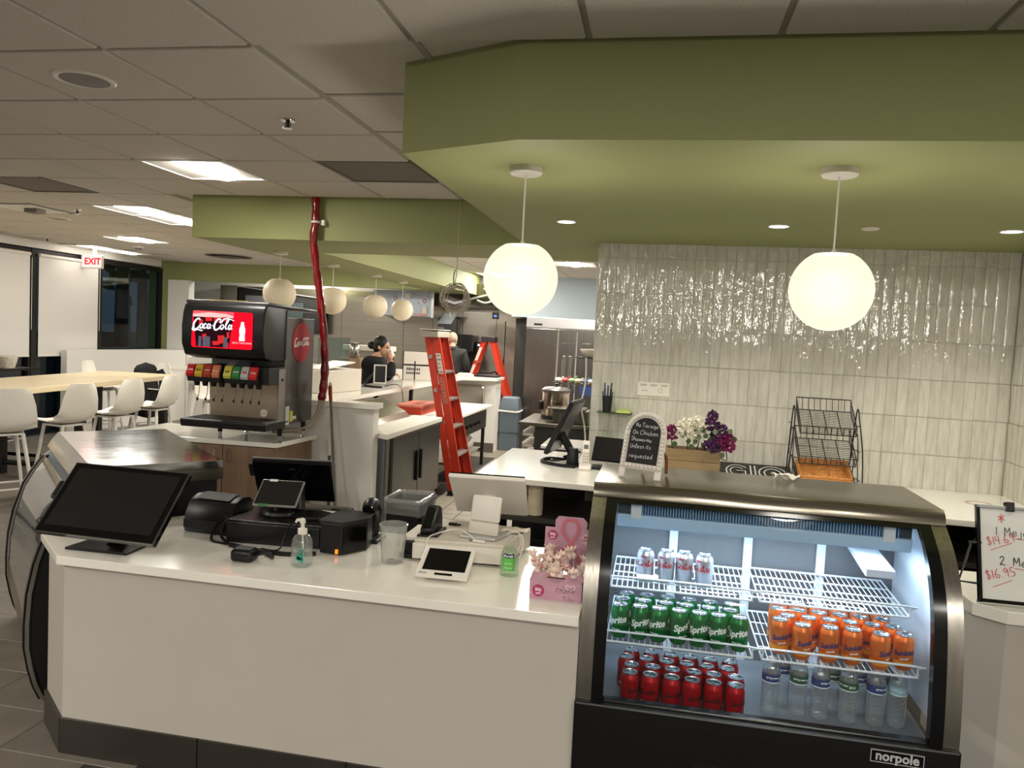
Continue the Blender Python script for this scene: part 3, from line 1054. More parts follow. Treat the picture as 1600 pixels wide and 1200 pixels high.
# bag on the shelf under the back counter
t = thing('bag', 'grey plastic bag bunched on the dark shelf under the back counter', 'bag', (1.95, 4.72, .65))
mb = MB()
def bagf(u, v):
    a, b = 2 * PI * u, PI * (v - .5)
    r = 1 + .12 * math.sin(5 * a + 3 * b) * math.cos(b) + .07 * math.sin(9 * a - 4 * b)
    return (1.95 + .13 * r * math.cos(a) * math.cos(b), 4.74 + .1 * r * math.sin(a) * math.cos(b), .735 + .085 * r * math.sin(b))
mb.grid(bagf, 26, 12)
mb.out('bag_body', mat('grey_film', (120, 112, 108), .35, noise=(14, .2)), t)
MB().tube([(1.93, 4.72, .79), (1.95, 4.71, .82), (1.98, 4.73, .805)], .012, 8).out('knot', mat('grey_film'), t)

# ------------------------------------------------------------------ refrigerated curved glass cases
m_rim = mat('black_case_rim', (10, 10, 11), .18)
m_case_in = mat('case_liner_white', (214, 220, 226), .35)
m_case_back = mat('case_liner_steel', (112, 114, 116), .35, .4)
m_led = emit_mat('case_led', (190, 222, 255), 9)
m_blue = mat('blue_coil_guard', (110, 160, 215), .4)
m_caseglass = glass_mat('case_glass', (246, 250, 250), 1.0, .015, .015)

FX0, FX1 = -.213, 1.008
# outline of the front, (Y, Z) from the top edge down
FP = [(2.908, 1.166), (2.885, 1.152), (2.845, 1.124), (2.80, 1.09), (2.745, 1.03), (2.70, .955), (2.672, .87), (2.655, .78), (2.642, .67), (2.635, .58), (2.634, .508)]
FP = smooth_pts(FP, 3)


def curved(prof, x0, x1, off0, off1, rng=None):
    """solid strip between x0..x1 following the profile, from depth off0 to off1 behind it"""
    p = prof if rng is None else prof[rng[0]:rng[1]]
    a = [(y + off0, z) for y, z in p]
    b = [(y + off1, z) for y, z in p]
    poly = a + b[::-1]
    return [(x0, y, z) for y, z in poly], (x1 - x0, 0, 0)


fr = thing('drinks_display_case', 'stainless curved glass refrigerated case full of soda cans and water', 'display case', (.4, 2.95, 0))
# top slab with front fascia
MB().prism([(FX0, 3.40, 1.16), (FX0, 3.40, 1.215), (FX0, 2.93, 1.215), (FX0, 2.912, 1.195), (FX0, 2.903, 1.164), (FX0, 2.93, 1.162), (FX0, 2.95, 1.165)], (FX1 - FX0, 0, 0)).out('top_panel', m_steel, fr, smooth=25, bevel=.003)
for s in (0, 1):
    xa, xb = (FX0, FX0 + .052) if s == 0 else (FX1 - .052, FX1)
    mb = MB()
    pl, v = curved(FP, xa, xb, 0.002, .045)
    mb.prism(pl, v)
    mb.out('side_trim', m_steelv, fr, smooth=50)
    xa, xb = (FX0 + .052, FX0 + .092) if s == 0 else (FX1 - .092, FX1 - .052)
    mb = MB()
    pl, v = curved(FP, xa, xb, -.008, .03)
    mb.prism(pl, v)
    mb.out('glass_border', m_rim, fr, smooth=50)
    xa, xb = (FX0, FX0 + .03) if s == 0 else (FX1 - .03, FX1)
    mb = MB()
    mb.prism([(xa, y + .046, z) for y, z in FP] + [(xa, 3.38, .50), (xa, 3.38, 1.159), (xa, 2.965, 1.159)], (xb - xa, 0, 0))
    mb.out('side_wall', m_case_in, fr, smooth=0)
GL, GR_ = FX0 + .092, FX1 - .092
mb = MB()
mb.grid(lambda u, v: (GL + (GR_ - GL) * u, FP[round(v * (len(FP) - 1))][0], FP[round(v * (len(FP) - 1))][1]), 1, len(FP) - 1)
mb.out('curved_glass', m_caseglass, fr, smooth=80)
pl, v = curved(FP, GL, GR_, -.008, .03, (0, 4))
MB().prism(pl, v).out('glass_border', m_rim, fr, smooth=40)
MB().box(GL, 2.634, .50, GR_, 2.67, .519).out('glass_border', m_rim, fr, smooth=0, bevel=.006)
# black lower body
mb = MB()
mb.prism([(FX0 - .004, 2.618, .506), (FX0 - .004, 2.618, .46), (FX0 - .004, 2.63, .08), (FX0 - .004, 3.38, .08), (FX0 - .004, 3.38, .42), (FX0 - .004, 2.66, .42), (FX0 - .004, 2.65, .506)], (FX1 - FX0 + .008, 0, 0))
for k in range(5):
    pass
mb.out('base_cabinet', m_black, fr, smooth=0, bevel=.008)
for xx in (FX0 + .05, FX1 - .1):
    for yy in (2.72, 3.28):
        MB().lathe([(.03, 0), (.03, .08)], 12, (xx, yy, 0)).out('foot', m_black, fr)
for k in range(6):
    MB().box(.19, 2.612, .18 + .03 * k, .32, 2.622, .192 + .03 * k).out('vent_slot', m_frame, fr, smooth=0)
# interior
DZ = .441
MB().box(FX0 + .03, 2.67, DZ - .012, FX1 - .03, 3.37, DZ).out('deck', mat('case_deck', (122, 126, 130), .35), fr, smooth=0)
MB().box(FX0 + .03, 3.345, DZ, FX1 - .03, 3.37, 1.158).out('rear_door', m_case_back, fr, smooth=0)
for xx in (FX0 + .3, .39, FX1 - .33):
    MB().box(xx, 3.325, DZ, xx + .035, 3.345, 1.15).out('rear_post', m_case_in, fr, smooth=0, bevel=.003)
# header: lamp housing and coil guard
MB().prism([(GL, 2.935, 1.10), (GL, 2.945, 1.05), (GL, 3.0, 1.055), (GL, 3.11, 1.07), (GL, 3.11, 1.095)], (GR_ - GL, 0, 0)).out('lamp_housing', mat('lamp_housing', (176, 206, 236), .4), fr, smooth=0, bevel=.004)
MB().box(GL + .02, 3.06, 1.045, GR_ - .02, 3.075, 1.058).out('led_tube', m_led, fr, smooth=0)
MB().box(GL, 2.955, 1.10, GR_, 2.965, 1.155).out('coil_backing', mat('coil_backing', (30, 48, 70), .5), fr, smooth=0)
mb = MB()
for k in range(92):
    xx = GL + .05 + k * (GR_ - GL - .1) / 91
    mb.box(xx, 2.944, 1.10, xx + .0045, 2.955, 1.152)
mb.out('coil_fins', m_blue, fr, smooth=0, kind='stuff')
for xx in (GL + .05, GR_ - .1):
    MB().box(xx, 2.93, 1.085, xx + .04, 2.943, 1.14).out('bracket', m_case_in, fr, smooth=0, bevel=.002)
lamp('case_lamp', 'AREA', (.4, 3.05, 1.038), CASE_POWER, (.66, .83, 1.0), .95, (math.radians(-8), 0, 0), size_y=.06)
for xx, hh in ((GR_ - .13, .06),):
    MB().prism([(xx, 3.0, .965), (xx, 3.3, .99), (xx, 3.3, .965), (xx, 3.0, .935)], (.1, 0, 0)).out('shelf_arm', m_case_in, fr, smooth=0, bevel=.003)

m_wire = mat('white_coated_wire', (228, 234, 240), .35)


def wire_shelf(x0, x1, y0, y1, z, slope, lab):
    """white wire shelf: perimeter, cross bars, raised front fence"""
    mb = MB()
    def Z(y): return z + slope * (y - y0)
    mb.tube([(x0, y0, Z(y0)), (x1, y0, Z(y0)), (x1, y1, Z(y1)), (x0, y1, Z(y1))], .0042, 6, closed=True)
    for k in range(1, 4):
        yy = y0 + (y1 - y0) * k / 4
        mb.rod((x0, yy, Z(yy) - .003), (x1, yy, Z(yy) - .003), .0032, 5)
    s = MB()
    nb = int((x1 - x0) / .0195)
    for k in range(1, nb):
        xx = x0 + (x1 - x0) * k / nb
        s.rod((xx, y0, Z(y0) + .002), (xx, y1, Z(y1) + .002), .0021, 5)
    f = MB()
    f.tube(smooth_pts([(x0, y0, Z(y0)), (x0 + .002, y0 - .004, z + .03), (x0 + .014, y0 - .004, z + .04), (x1 - .014, y0 - .004, z + .04), (x1 - .002, y0 - .004, z + .03), (x1, y0, Z(y0))], 2), .0038, 6)
    mb.out('shelf_frame', m_wire, fr)
    s.out('shelf_wires', m_wire, fr, kind='stuff')
    f.out('shelf_fence', m_wire, fr)


wire_shelf(-.128, .388, 2.945, 3.31, .818, .04, '')
wire_shelf(-.128, .383, 2.80, 3.31, .660, .0, '')
wire_shelf(.414, .925, 2.935, 3.31, .822, .05, '')
wire_shelf(.416, .922, 2.80, 3.31, .660, .0, '')
# maker's plate
mb = MB()
M = frame((.822, 2.6165, .462), (1, 0, -.02), (0, .03, 1))
mb.T = M
mb.box(-.078, -.018, 0, .078, .018, .002)
mb.T = Matrix.Identity(4)
mb.out('name_plate', m_rim, fr, smooth=0)
mb = MB()
mb.T = M
for a, b, c, d in ((-.08, -.02, .08, -.018), (-.08, .018, .08, .02), (-.08, -.018, -.078, .018), (.078, -.018, .08, .018)):
    mb.box(a, b, 0, c, d, .0035)
mb.T = Matrix.Identity(4)
put_text(mb, 'norpole', .042, M @ Matrix.Translation((0, .001, .003)), offset=.0012, sx=.98)
mb.out('name_lettering', mat('silver_print', (205, 205, 208), .3, .3), fr, smooth=0)

# ------------------------------------------------------------------ cans and bottles
m_lid = mat('can_lid', (196, 200, 205), .22, 1.0)
CR, CH = .0331, .122
can_prof = [(.024, 0), (.0265, .003), (.031, .011), (CR, .016), (CR, .098), (.0322, .103), (.0275, .1145), (.0268, .117)]


def wrap(mb, vs, fs, r, a0, z0):
    """bend flat lettering round a can"""
    out = []
    for x, y, z in vs:
        a = a0 + x / r
        out.append((math.sin(a) * (r + .0003 + max(z, 0)), -math.cos(a) * (r + .0003 + max(z, 0)), z0 + y))
    mb.add(out, fs)


def make_can(name, label, cat, m_body, texts, loc, group, bands=()):
    t = thing(name, label, cat, loc, group=group)
    MB().lathe(can_prof, 24, cap1=False).out('can_body', m_body, t, local=True, smooth=50)
    MB().lathe([(.0268, .117), (.0276, .1195), (.027, .1212), (.0252, .121), (.0235, .1165), (.022, .1155), (.0001, .1158)], 24, cap0=False, cap1=False).out('can_lid', m_lid, t, local=True, smooth=40)
    mb = MB()
    mb.lathe([(.004, .1163), (.004, .1178)], 8, (0, -.002, 0))
    mb.tube([(-.006, -.004, .1175), (-.006, -.014, .1172), (0, -.018, .1172), (.006, -.014, .1172), (.006, -.004, .1175)], .0012, 5)
    mb.out('pull_tab', m_lid, t, local=True)
    for body, size, shear, col, z0, rot, a0, off in texts:
        mb = MB()
        if callable(body):
            body(mb)
        else:
            vs, fs = text_geo(body, size, shear=shear, offset=off, extrude=.0001)
            if rot:
                vs = [(-y, x, z) if rot == 90 else (x * math.cos(rot) - y * math.sin(rot), x * math.sin(rot) + y * math.cos(rot), z) for x, y, z in vs]
            wrap(mb, vs, fs, CR, a0, z0)
        mb.out('can_lettering', col, t, local=True, smooth=0)
    for z0, z1, col in bands:
        MB().lathe([(CR + .0002, z0), (CR + .0002, z1)], 24, cap0=False, cap1=False).out('can_band', col, t, local=True)
    return t


m_red = mat('cola_red', (172, 12, 24), .28, .45)
m_blackprint = mat('black_print', (18, 10, 12), .4)
m_whiteprint = mat('white_print', (236, 240, 238), .4)
m_green_can = mat('lemon_lime_green', (8, 112, 50), .26, .45)
m_silver_can = mat('silver_can', (196, 198, 204), .3, .75)
m_redprint = mat('red_print', (176, 18, 36), .4)
m_orange_can = mat('orange_soda', (216, 108, 40), .3, .4)
m_orange_fade = mat('orange_pale', (240, 158, 60), .3, .3)
m_navy = mat('navy_print', (26, 34, 92), .4)


def swash_can(mb):
    tmp = MB()
    swash_logo(tmp, Matrix(((0, -1, 0, 0), (1, 0, 0, 0), (0, 0, 1, 0), (0, 0, 0, 1))), .021, .0016)
    wrap(mb, tmp.v, tmp.f, CR, 0.35, .058)


def swash_can_h(mb):
    tmp = MB()
    swash_logo(tmp, Matrix.Identity(4), .0135, .0011)
    wrap(mb, tmp.v, tmp.f, CR, 0.0, .064)


def place_rows(proto, lab, grid, group, rnd=1.5):
    first = True
    for (x, y, z, rowname, k, side) in grid:
        lb = lab % (rowname, side)
        rz = random.uniform(-rnd, rnd)
        if first:
            proto.location = (x, y, z); proto.rotation_euler = (0, 0, rz); proto['label'] = lb
            first = False
        else:
            dup(proto, (x, y, z), rz, lb, group)


ROWN = ['front row', 'second row', 'third row', 'back row', 'rearmost row']
cola = make_can('soda_can', 'x', 'can', m_red, [(swash_can_h, 0, 0, m_blackprint, 0, 0, 0, 0), ('ZERO', .010, 0, m_blackprint, .034, 0, 1.5, .0004), ('12', .010, 0, m_whiteprint, .028, 0, -.6, .0004)], (0, 0, 0), 'red cola cans on the case floor')
grid = []
for r in range(4):
    for k in range(6):
        grid.append((-.036 + .0735 * k + [0, .006, -.016, 0][r] + random.uniform(-.002, .002), 2.79 + .0685 * r, DZ, ROWN[r], k, ORD[k] + ' from left'))
place_rows(cola, 'red cola can on the case floor, %s, %s', grid, 'red cola cans on the case floor', .9)

sprite = make_can('soda_can', 'x', 'can', m_green_can, [('Sprite', .033, .25, m_whiteprint, .066, .18, .1, .0012), ('lemon-lime', .0075, 0, m_whiteprint, .034, 0, .1, .0002)], (0, 0, 0), 'green soda cans on the lower left shelf')
grid = []
for r in range(3):
    for k in range([7, 6, 6][r]):
        xx = (-.086 + .0705 * k) if r == 0 else (-.088 + .078 * k + .01 * r)
        grid.append((xx + random.uniform(-.002, .002), 2.852 + .0685 * r, .6645, ROWN[r], k, ORD[k] + ' from left'))
place_rows(sprite, 'green lemon lime soda can on lower left shelf, %s, %s', grid, 'green soda cans on the lower left shelf', .8)

diet = make_can('soda_can', 'x', 'can', m_silver_can, [('Coke', .034, .3, m_redprint, .07, 0, -.3, .0014), ('diet', .014, .3, m_redprint, .098, 0, -.5, .0004)], (0, 0, 0), 'silver cola cans on the upper left shelf')
grid = [(x, 3.05 + dy, .8265, 'upper left shelf', k, ORD[k] + ' from left') for k, (x, dy) in enumerate([(-.006, -.008), (.073, .0), (.142, .004), (.217, -.006)])]
place_rows(diet, 'silver diet cola can on the %s, %s', grid, 'silver cola cans on the upper left shelf', .5)

sun = make_can('soda_can', 'x', 'can', m_orange_can, [('Sunkist', .0245, .2, m_navy, .062, .15, .1, .0011), ('ORANGE', .007, 0, m_whiteprint, .042, .15, .15, .0003)], (0, 0, 0), 'orange soda cans on the lower right shelf', bands=((.018, .034, m_orange_fade),))
grid = []
for k, (x, dy) in enumerate([(.482, .03), (.552, -.005), (.645, .0), (.722, .005), (.81, -.01), (.892, .012)]):
    grid.append((x, 2.852 + dy, .6645, 'front row', k, ORD[k] + ' from left'))
for k in range(6):
    grid.append((.515 + .072 * k + random.uniform(-.003, .003), 2.932 + random.uniform(-.002, .002), .6645, 'second row', k, ORD[k] + ' from left'))
for k in range(6):
    grid.append((.49 + .0725 * k, 3.002, .6645, 'third row', k, ORD[k] + ' from left'))
for k in range(6):
    grid.append((.502 + .0725 * k, 3.072, .6645, 'back row', k, ORD[k] + ' from left'))
place_rows(sun, 'orange soda can on lower right shelf, %s, %s', grid, 'orange soda cans on the lower right shelf', .8)

# water bottles
m_pet = glass_mat('water_bottle_plastic', (246, 250, 252), 2.2, .04, .08, .10)
m_wlab = mat('water_label_blue', (52, 66, 118), .4)
m_wlab2 = mat('water_label_green', (44, 84, 62), .4)
m_wlab3 = mat('water_label_light', (150, 190, 206), .4)


def make_bottle():
    t = thing('water_bottle', 'x', 'bottle', (0, 0, 0), group='clear water bottles on the case floor')
    pr = [(.0001, .004), (.02, .0), (.027, .003), (.0305, .012)]
    z = .02
    while z < .112:
        pr += [(.0305, z), (.0292, z + .006), (.0305, z + .012)]
        z += .0145
    pr += [(.0315, .118), (.0315, .152), (.031, .158), (.027, .172), (.018, .186), (.0135, .192), (.0135, .196)]
    MB().lathe(pr, 20, cap0=False, cap1=False).out('bottle_body', m_pet, t, local=True, smooth=60)
    MB().lathe([(.0319, .119), (.0319, .151)], 24, cap0=False, cap1=False).out('label_band', m_wlab, t, local=True)
    mb = MB()
    wv, wf = text_geo('spring water', .0085, extrude=.0001, offset=.0003)
    wrap(mb, wv, wf, .032, 0.0, .14)
    wv, wf = text_geo('||||| |||', .009, extrude=.0001, offset=.0003)
    wrap(mb, wv, wf, .032, 1.1, .137)
    mb.lathe([(.0321, .1205), (.0321, .124)], 24, cap0=False, cap1=False)
    mb.out('label_print', m_whiteprint, t, local=True, smooth=0)
    MB().lathe([(.0145, .19), (.015, .192), (.015, .203), (.013, .205)], 18).out('bottle_cap', m_whitep, t, local=True)
    return t


bt = make_bottle()
wb_ = [(.462, 2.87), (.56, 2.885), (.633, 2.88), (.728, 2.88), (.82, 2.885), (.894, 2.895)]
labs = [m_wlab, m_wlab2, m_wlab, m_wlab2, m_wlab, m_wlab3]
grid = [(x, y, DZ, 'front row', k, ORD[k] + ' from left') for k, (x, y) in enumerate(wb_)]
grid += [(x, y, DZ, 'second row', k, ORD[k] + ' from left') for k, (x, y) in enumerate([(.51, 2.955), (.685, 2.955), (.775, 2.96), (.85, 2.965)])]
for q, (x, y, z, rw, k, sd) in enumerate(grid):
    lb = 'clear water bottle on the case floor under orange cans, %s, %s' % (rw, sd)
    if q == 0:
        b = bt; b.location = (x, y, z); b['label'] = lb
    else:
        b = dup(bt, (x, y, z), random.uniform(-1.2, 1.2), lb)
    if q in (1, 3, 5, 7):
        for ch in b.children:
            if ch.name.startswith('label_band'):
                ch.data = ch.data.copy()
                ch.data.materials[0] = labs[q % 6]

# ------------------------------------------------------------------ deli case at the left, same build
L_ = Vector((-.729, .685, 0)); N_ = Vector((-.685, -.729, 0))
L_.normalize()
A_ = Vector((-2.505, 3.10, 0))
LEN = 1.225
dc = thing('deli_display_case', 'empty curved glass deli case with polished steel top at far left', 'display case', tuple(A_ + L_ * .6 - N_ * .2))
# (forward offset, height)
DP = [(0.0, 1.035), (.03, .985), (.07, .932), (.125, .85), (.165, .78), (.21, .636), (.235, .503), (.243, .37), (.242, .26), (.226, .163), (.207, .086), (.18, .02)]


def dpt(l, n, z):
    p = A_ + L_ * l + N_ * n
    return (p.x, p.y, z)


MB().prism([dpt(-.01, -.585, 1.058), dpt(-.01, .0, 1.058), dpt(-.01, .03, 1.02), dpt(-.01, .055, .975), dpt(-.01, .04, .968), dpt(-.01, -.01, 1.02), dpt(-.01, -.585, 1.02)], L_ * (LEN + .02)).out('top_panel', mat('polished_steel', (205, 205, 206), .12, 1.0, bump=(2.2, .32), stretch=(1, 1, 1)), dc, smooth=0, bevel=.002)
MB().prism([dpt(-.012, -.585, 1.02), dpt(-.012, .0, 1.02), dpt(-.012, .02, .97), dpt(-.012, -.585, .965)], L_ * .02).out('fascia', m_steel, dc, smooth=0)
MB().prism([dpt(0, a, b) for a, b in DP[2:]] + [dpt(0, -.56, .02), dpt(0, -.56, .966), dpt(0, .03, .966)], L_ * .03).out('end_panel', m_black, dc, smooth=0)
MB().prism([dpt(LEN - .03, a, b) for a, b in DP[2:]] + [dpt(LEN - .03, -.56, .02), dpt(LEN - .03, -.56, .966), dpt(LEN - .03, .03, .966)], L_ * .03).out('end_panel', m_case_in, dc, smooth=0)
for l0 in (0.0, LEN - .035):
    mb = MB()
    p = [dpt(l0 - .004, a + .012, b) for a, b in DP[2:]] + [dpt(l0 - .004, a - .022, b) for a, b in DP[:1:-1]]
    mb.prism(p, L_ * .035)
    mb.out('glass_border', m_rim, dc, smooth=50)
    mb = MB()
    p = [dpt(l0 - .01, a + .004, b) for a, b in DP[2:]] + [dpt(l0 - .01, a - .012, b) for a, b in DP[:1:-1]]
    mb.prism(p, L_ * .012)
    mb.out('edge_trim', m_steelv, dc, smooth=50)
mb = MB()
DG = DP[2:8]
mb.grid(lambda u, v: dpt(.035 + (LEN - .07) * u, DG[round(v * 5)][0], DG[round(v * 5)][1]), 1, 5)
mb.out('curved_glass', glass_mat('deli_glass', (226, 228, 222), 1.6, .03, .1, .06), dc, smooth=80)
mb = MB()
p = [dpt(.03, a, b) for a, b in DP[7:]] + [dpt(.03, a - .03, b) for a, b in DP[:6:-1]]
mb.prism(p, L_ * (LEN - .06))
mb.out('lower_front', m_steel, dc, smooth=50)
MB().prism([dpt(.03, .22, .36), dpt(.03, -.55, .36), dpt(.03, -.55, .33), dpt(.03, .22, .33)], L_ * (LEN - .06)).out('deck', m_case_in, dc, smooth=0)
MB().prism([dpt(.03, -.56, .36), dpt(.03, -.56, 1.0), dpt(.03, -.54, 1.0), dpt(.03, -.54, .36)], L_ * (LEN - .06)).out('rear_panel', m_steelb, dc, smooth=0)
MB().prism([dpt(.03, -.05, .70), dpt(.03, -.5, .70), dpt(.03, -.5, .685), dpt(.03, -.05, .685)], L_ * (LEN - .06)).out('shelf', m_steel, dc, smooth=0)
MB().prism([dpt(.03, .13, .52), dpt(.03, -.5, .52), dpt(.03, -.5, .505), dpt(.03, .13, .505)], L_ * (LEN - .06)).out('shelf', m_steel, dc, smooth=0)
MB().prism([dpt(.02, .17, .0), dpt(.02, .17, .06), dpt(.02, -.55, .06), dpt(.02, -.55, 0)], L_ * (LEN - .04)).out('plinth', m_black, dc, smooth=0)
MB().tube([dpt(.1, .155, .80), dpt(.1, .185, .79), dpt(.17, .185, .79), dpt(.17, .155, .8)], .012, 8).out('handle', m_black, dc)
# ------------------------------------------------------------------ devices on the service counter
def tilt_frame(c, yaw, tilt):
    a, t = math.radians(yaw), math.radians(tilt)
    ex = Vector((math.cos(a), math.sin(a), 0))
    ey = Vector((-math.sin(a) * math.cos(t), math.cos(a) * math.cos(t), math.sin(t)))
    return frame(c, ex, ey)


def lbox(mb, M, x0, y0, z0, x1, y1, z1):
    mb.T = M
    mb.box(x0, y0, z0, x1, y1, z1)
    mb.T = Matrix.Identity(4)
    return mb


# big touch screen, still in its protective film
t = thing('touch_monitor', 'large black touch screen monitor reclined on a flat stand at left counter end', 'monitor', (-2.15, 2.79, CT))
M = tilt_frame((-2.079, 2.70, 1.016), -1.4, 46.9)
lbox(MB(), M, -.262, -.16, -.03, .262, .16, -.001).out('housing', m_blackg, t, smooth=0, bevel=.006)
lbox(MB(), M, -.235, -.127, -.001, .235, .138, .0008).out('screen', m_screen, t, smooth=0)
mb = MB()
for a, b, c, d in ((-.2625, -.1605, .2625, -.157), (-.2625, .157, .2625, .1605), (-.2625, -.16, -.259, .16), (.259, -.16, .2625, .16)):
    lbox(mb, M, a, b, -.006, c, d, .0012)
mb.out('edge_film', mat('clear_film_edge', (70, 70, 70), .12, coat=1), t, smooth=0)
lbox(MB(), M, -.285, -.01, -.02, -.262, .07, .004).out('card_reader', m_black, t, smooth=0, bevel=.006)
mb = MB()
mb.tube([M @ Vector((0, -.02, -.03)), M @ Vector((0, -.05, -.07)), (-2.13, 2.83, .87), (-2.14, 2.81, .815)], [.035, .035, .032, .04], 10)
mb.out('neck', m_black, t)
MB().slab([(-2.288, 2.694), (-2.016, 2.701), (-2.024, 2.89), (-2.278, 2.872)], CT, CT + .011).out('base_plate', m_black, t, smooth=0, bevel=.003)

# receipt printer
t = thing('receipt_printer', 'squat black receipt printer with rounded lid beside the cash drawer', 'printer', (-1.92, 3.2, CT))
lid = [(-2.045, 3.10, .808), (-2.035, 3.10, .885), (-2.03, 3.14, .945), (-2.02, 3.2, .962), (-2.005, 3.26, .955), (-1.995, 3.30, .93), (-1.995, 3.30, .808)]
MB().prism([(-2.03, y, z) for _, y, z in lid], (.235, -.015, 0)).out('body', m_black, t, smooth=35, bevel=.006)
MB().prism([(-2.0, 3.14, .952), (-2.0, 3.2, .968), (-2.0, 3.24, .965), (-2.0, 3.2, .955)], (.17, -.012, 0)).out('paper_lid', m_blackm, t, smooth=0, bevel=.002)
MB().box(-2.02, 3.078, .83, -1.82, 3.092, .87).out('front_ledge', m_blackm, t, smooth=0, bevel=.003)

# cash drawer with the point of sale terminal on it
t = thing('cash_drawer', 'flat black metal cash drawer under the black register screens', 'cash drawer', (-1.57, 3.23, CT))
DT = .905
MB().slab([(-1.775, 3.018), (-1.357, 3.05), (-1.366, 3.43), (-1.778, 3.425)], CT, DT).out('case', mat('black_steel', (30, 28, 28), .3, .2), t, smooth=0, bevel=.004)
MB().slab([(-1.77, 3.008), (-1.36, 3.039), (-1.36, 3.049), (-1.77, 3.019)], CT + .012, DT - .01).out('drawer_front', m_black, t, smooth=0, bevel=.002)
t = thing('pos_terminal', 'black register screen seen from behind standing on the black cash drawer', 'register', (-1.6, 3.25, DT))
M = tilt_frame((-1.625, 3.33, 1.022), 11, 120)
lbox(MB(), M, -.18, -.115, -.022, .18, .115, 0).out('screen_housing', m_blackg, t, smooth=0, bevel=.006)
lbox(MB(), M, -.183, -.118, -.028, .183, .118, -.022).out('front_bezel', mat('silver_edge', (150, 150, 148), .35, .5), t, smooth=0, bevel=.003)
lbox(MB(), M, -.2, .02, -.02, -.18, .09, -.004).out('card_slot', m_black, t, smooth=0, bevel=.003)
mb = MB()
put_text(mb, 'POS', .016, M @ Matrix.Translation((0, .075, .0005)))
mb.out('maker_mark', mat('dim_print', (60, 60, 60), .4), t, smooth=0)
MB().tube([M @ Vector((0, -.02, .0)), (-1.56, 3.25, 1.0), (-1.55, 3.22, .92)], [.04, .03, .035], 10).out('neck', m_black, t)
MB().lathe([(.085, 0), (.09, .006), (.085, .014), (.03, .02)], 28, (-1.47, 3.19, DT), sx=1.15, sy=.85).out('round_base', m_black, t)
MB().box(-1.44, 3.34, DT, -1.38, 3.37, DT + .006).out('rubber_pad', m_blackm, t, smooth=0)
t = thing('price_tag_card', 'small white printed card lying on the black cash drawer', 'card', (-1.44, 3.35, DT))
M = frame((-1.425, 3.30, DT + .001), (1, .05, 0), (-.05, 1, 0))
lbox(MB(), M, -.045, -.015, 0, .045, .015, .002).out('card', m_whitep, t, smooth=0)
lbox(MB(), M, .02, -.008, .0021, .036, .008, .0026).out('barcode', m_blackm, t, smooth=0)

# customer tablet
t = thing('customer_tablet', 'small tablet in silver frame on a black swivel foot facing the customers', 'tablet', (-1.63, 3.13, DT))
M = tilt_frame((-1.585, 3.11, 1.017), 7.9, 36)
lbox(MB(), M, -.095, -.076, -.012, .095, .076, 0).out('frame', mat('silver_edge'), t, smooth=0, bevel=.005)
lbox(MB(), M, -.088, -.069, 0, .088, .069, .0012).out('screen', m_screen, t, smooth=0)
lbox(MB(), M, -.06, .062, .0005, -.025, .075, .002).out('sticker', m_whitep, t, smooth=0)
lbox(MB(), M, -.07, -.078, .0005, -.03, -.068, .002).out('green_clip', mat('green_tape', (40, 120, 60), .5), t, smooth=0)
MB().tube([M @ Vector((0, 0, -.012)), (-1.60, 3.16, .95), (-1.61, 3.16, .915)], [.03, .026, .03], 10).out('neck', m_black, t)
MB().lathe([(.062, 0), (.066, .008), (.06, .02), (.03, .026)], 28, (-1.61, 3.16, DT), sx=1.2, sy=.9).out('foot', m_black, t)

# second printer box at the drawer's right
t = thing('label_printer', 'boxy black printer with an orange status light right of the cash drawer', 'printer', (-1.25, 3.07, CT))
MB().slab([(-1.338, 2.995), (-1.238, 2.985), (-1.17, 3.10), (-1.185, 3.2), (-1.33, 3.2)], CT + .004, .938).out('body', m_black, t, smooth=0, bevel=.005)
MB().slab([(-1.345, 2.992), (-1.236, 2.98), (-1.165, 3.10), (-1.18, 3.21), (-1.335, 3.21)], .938, .948).out('lid', m_blackm, t, smooth=0, bevel=.003)
MB().box(-1.262, 2.979, .815, -1.252, 2.988, .832).out('status_light', emit_mat('orange_led', (255, 120, 30), 1.5), t, smooth=0)
MB().slab([(-1.23, 2.985), (-1.172, 3.09), (-1.174, 3.094), (-1.236, 2.99)], .83, .92).out('side_panel', m_blackg, t, smooth=0)

# scanner on a stand
t = thing('barcode_scanner', 'black curved hand scanner in its cradle behind the clear plastic cup', 'scanner', (-1.2, 3.28, CT))
MB().slab([(-1.262, 3.2), (-1.165, 3.21), (-1.165, 3.33), (-1.262, 3.32)], CT, CT + .018).out('base', m_black, t, smooth=0, bevel=.005)
mb = MB()
mb.tube(smooth_pts([(-1.22, 3.3, CT + .015), (-1.22, 3.31, .88), (-1.215, 3.29, .94), (-1.21, 3.24, .97), (-1.205, 3.2, .955)], 3), [.025, .026, .028, .03, .032, .034, .036, .036, .036, .034, .034, .032, .03][:13], 12)
mb.out('head', m_black, t)
MB().tube([(-1.20, 3.195, .955), (-1.20, 3.185, .952)], .026, 12).out('lens', m_blackg, t)

# small cube and cables
t = thing('scanner_cube', 'small rounded black cube device on a cable near the counter edge', 'scanner', (-1.565, 2.79, CT))
MB().slab([(-1.612, 2.765), (-1.52, 2.765), (-1.52, 2.84), (-1.612, 2.84)], CT, CT + .05).out('body', m_black, t, smooth=30, bevel=.016, seg=3)
MB().slab([(-1.602, 2.775), (-1.53, 2.775), (-1.53, 2.83), (-1.602, 2.83)], CT + .05, CT + .0515).out('scan_window', m_blackm, t, smooth=0)


def cable(pts, r, lb, m=None, name='cable'):
    mb = MB().tube(smooth_pts(pts, 5), r, 6)
    o = mb.out(name, m or m_black)
    recentre(o)
    tag(o, lb, 'cable')
    return o


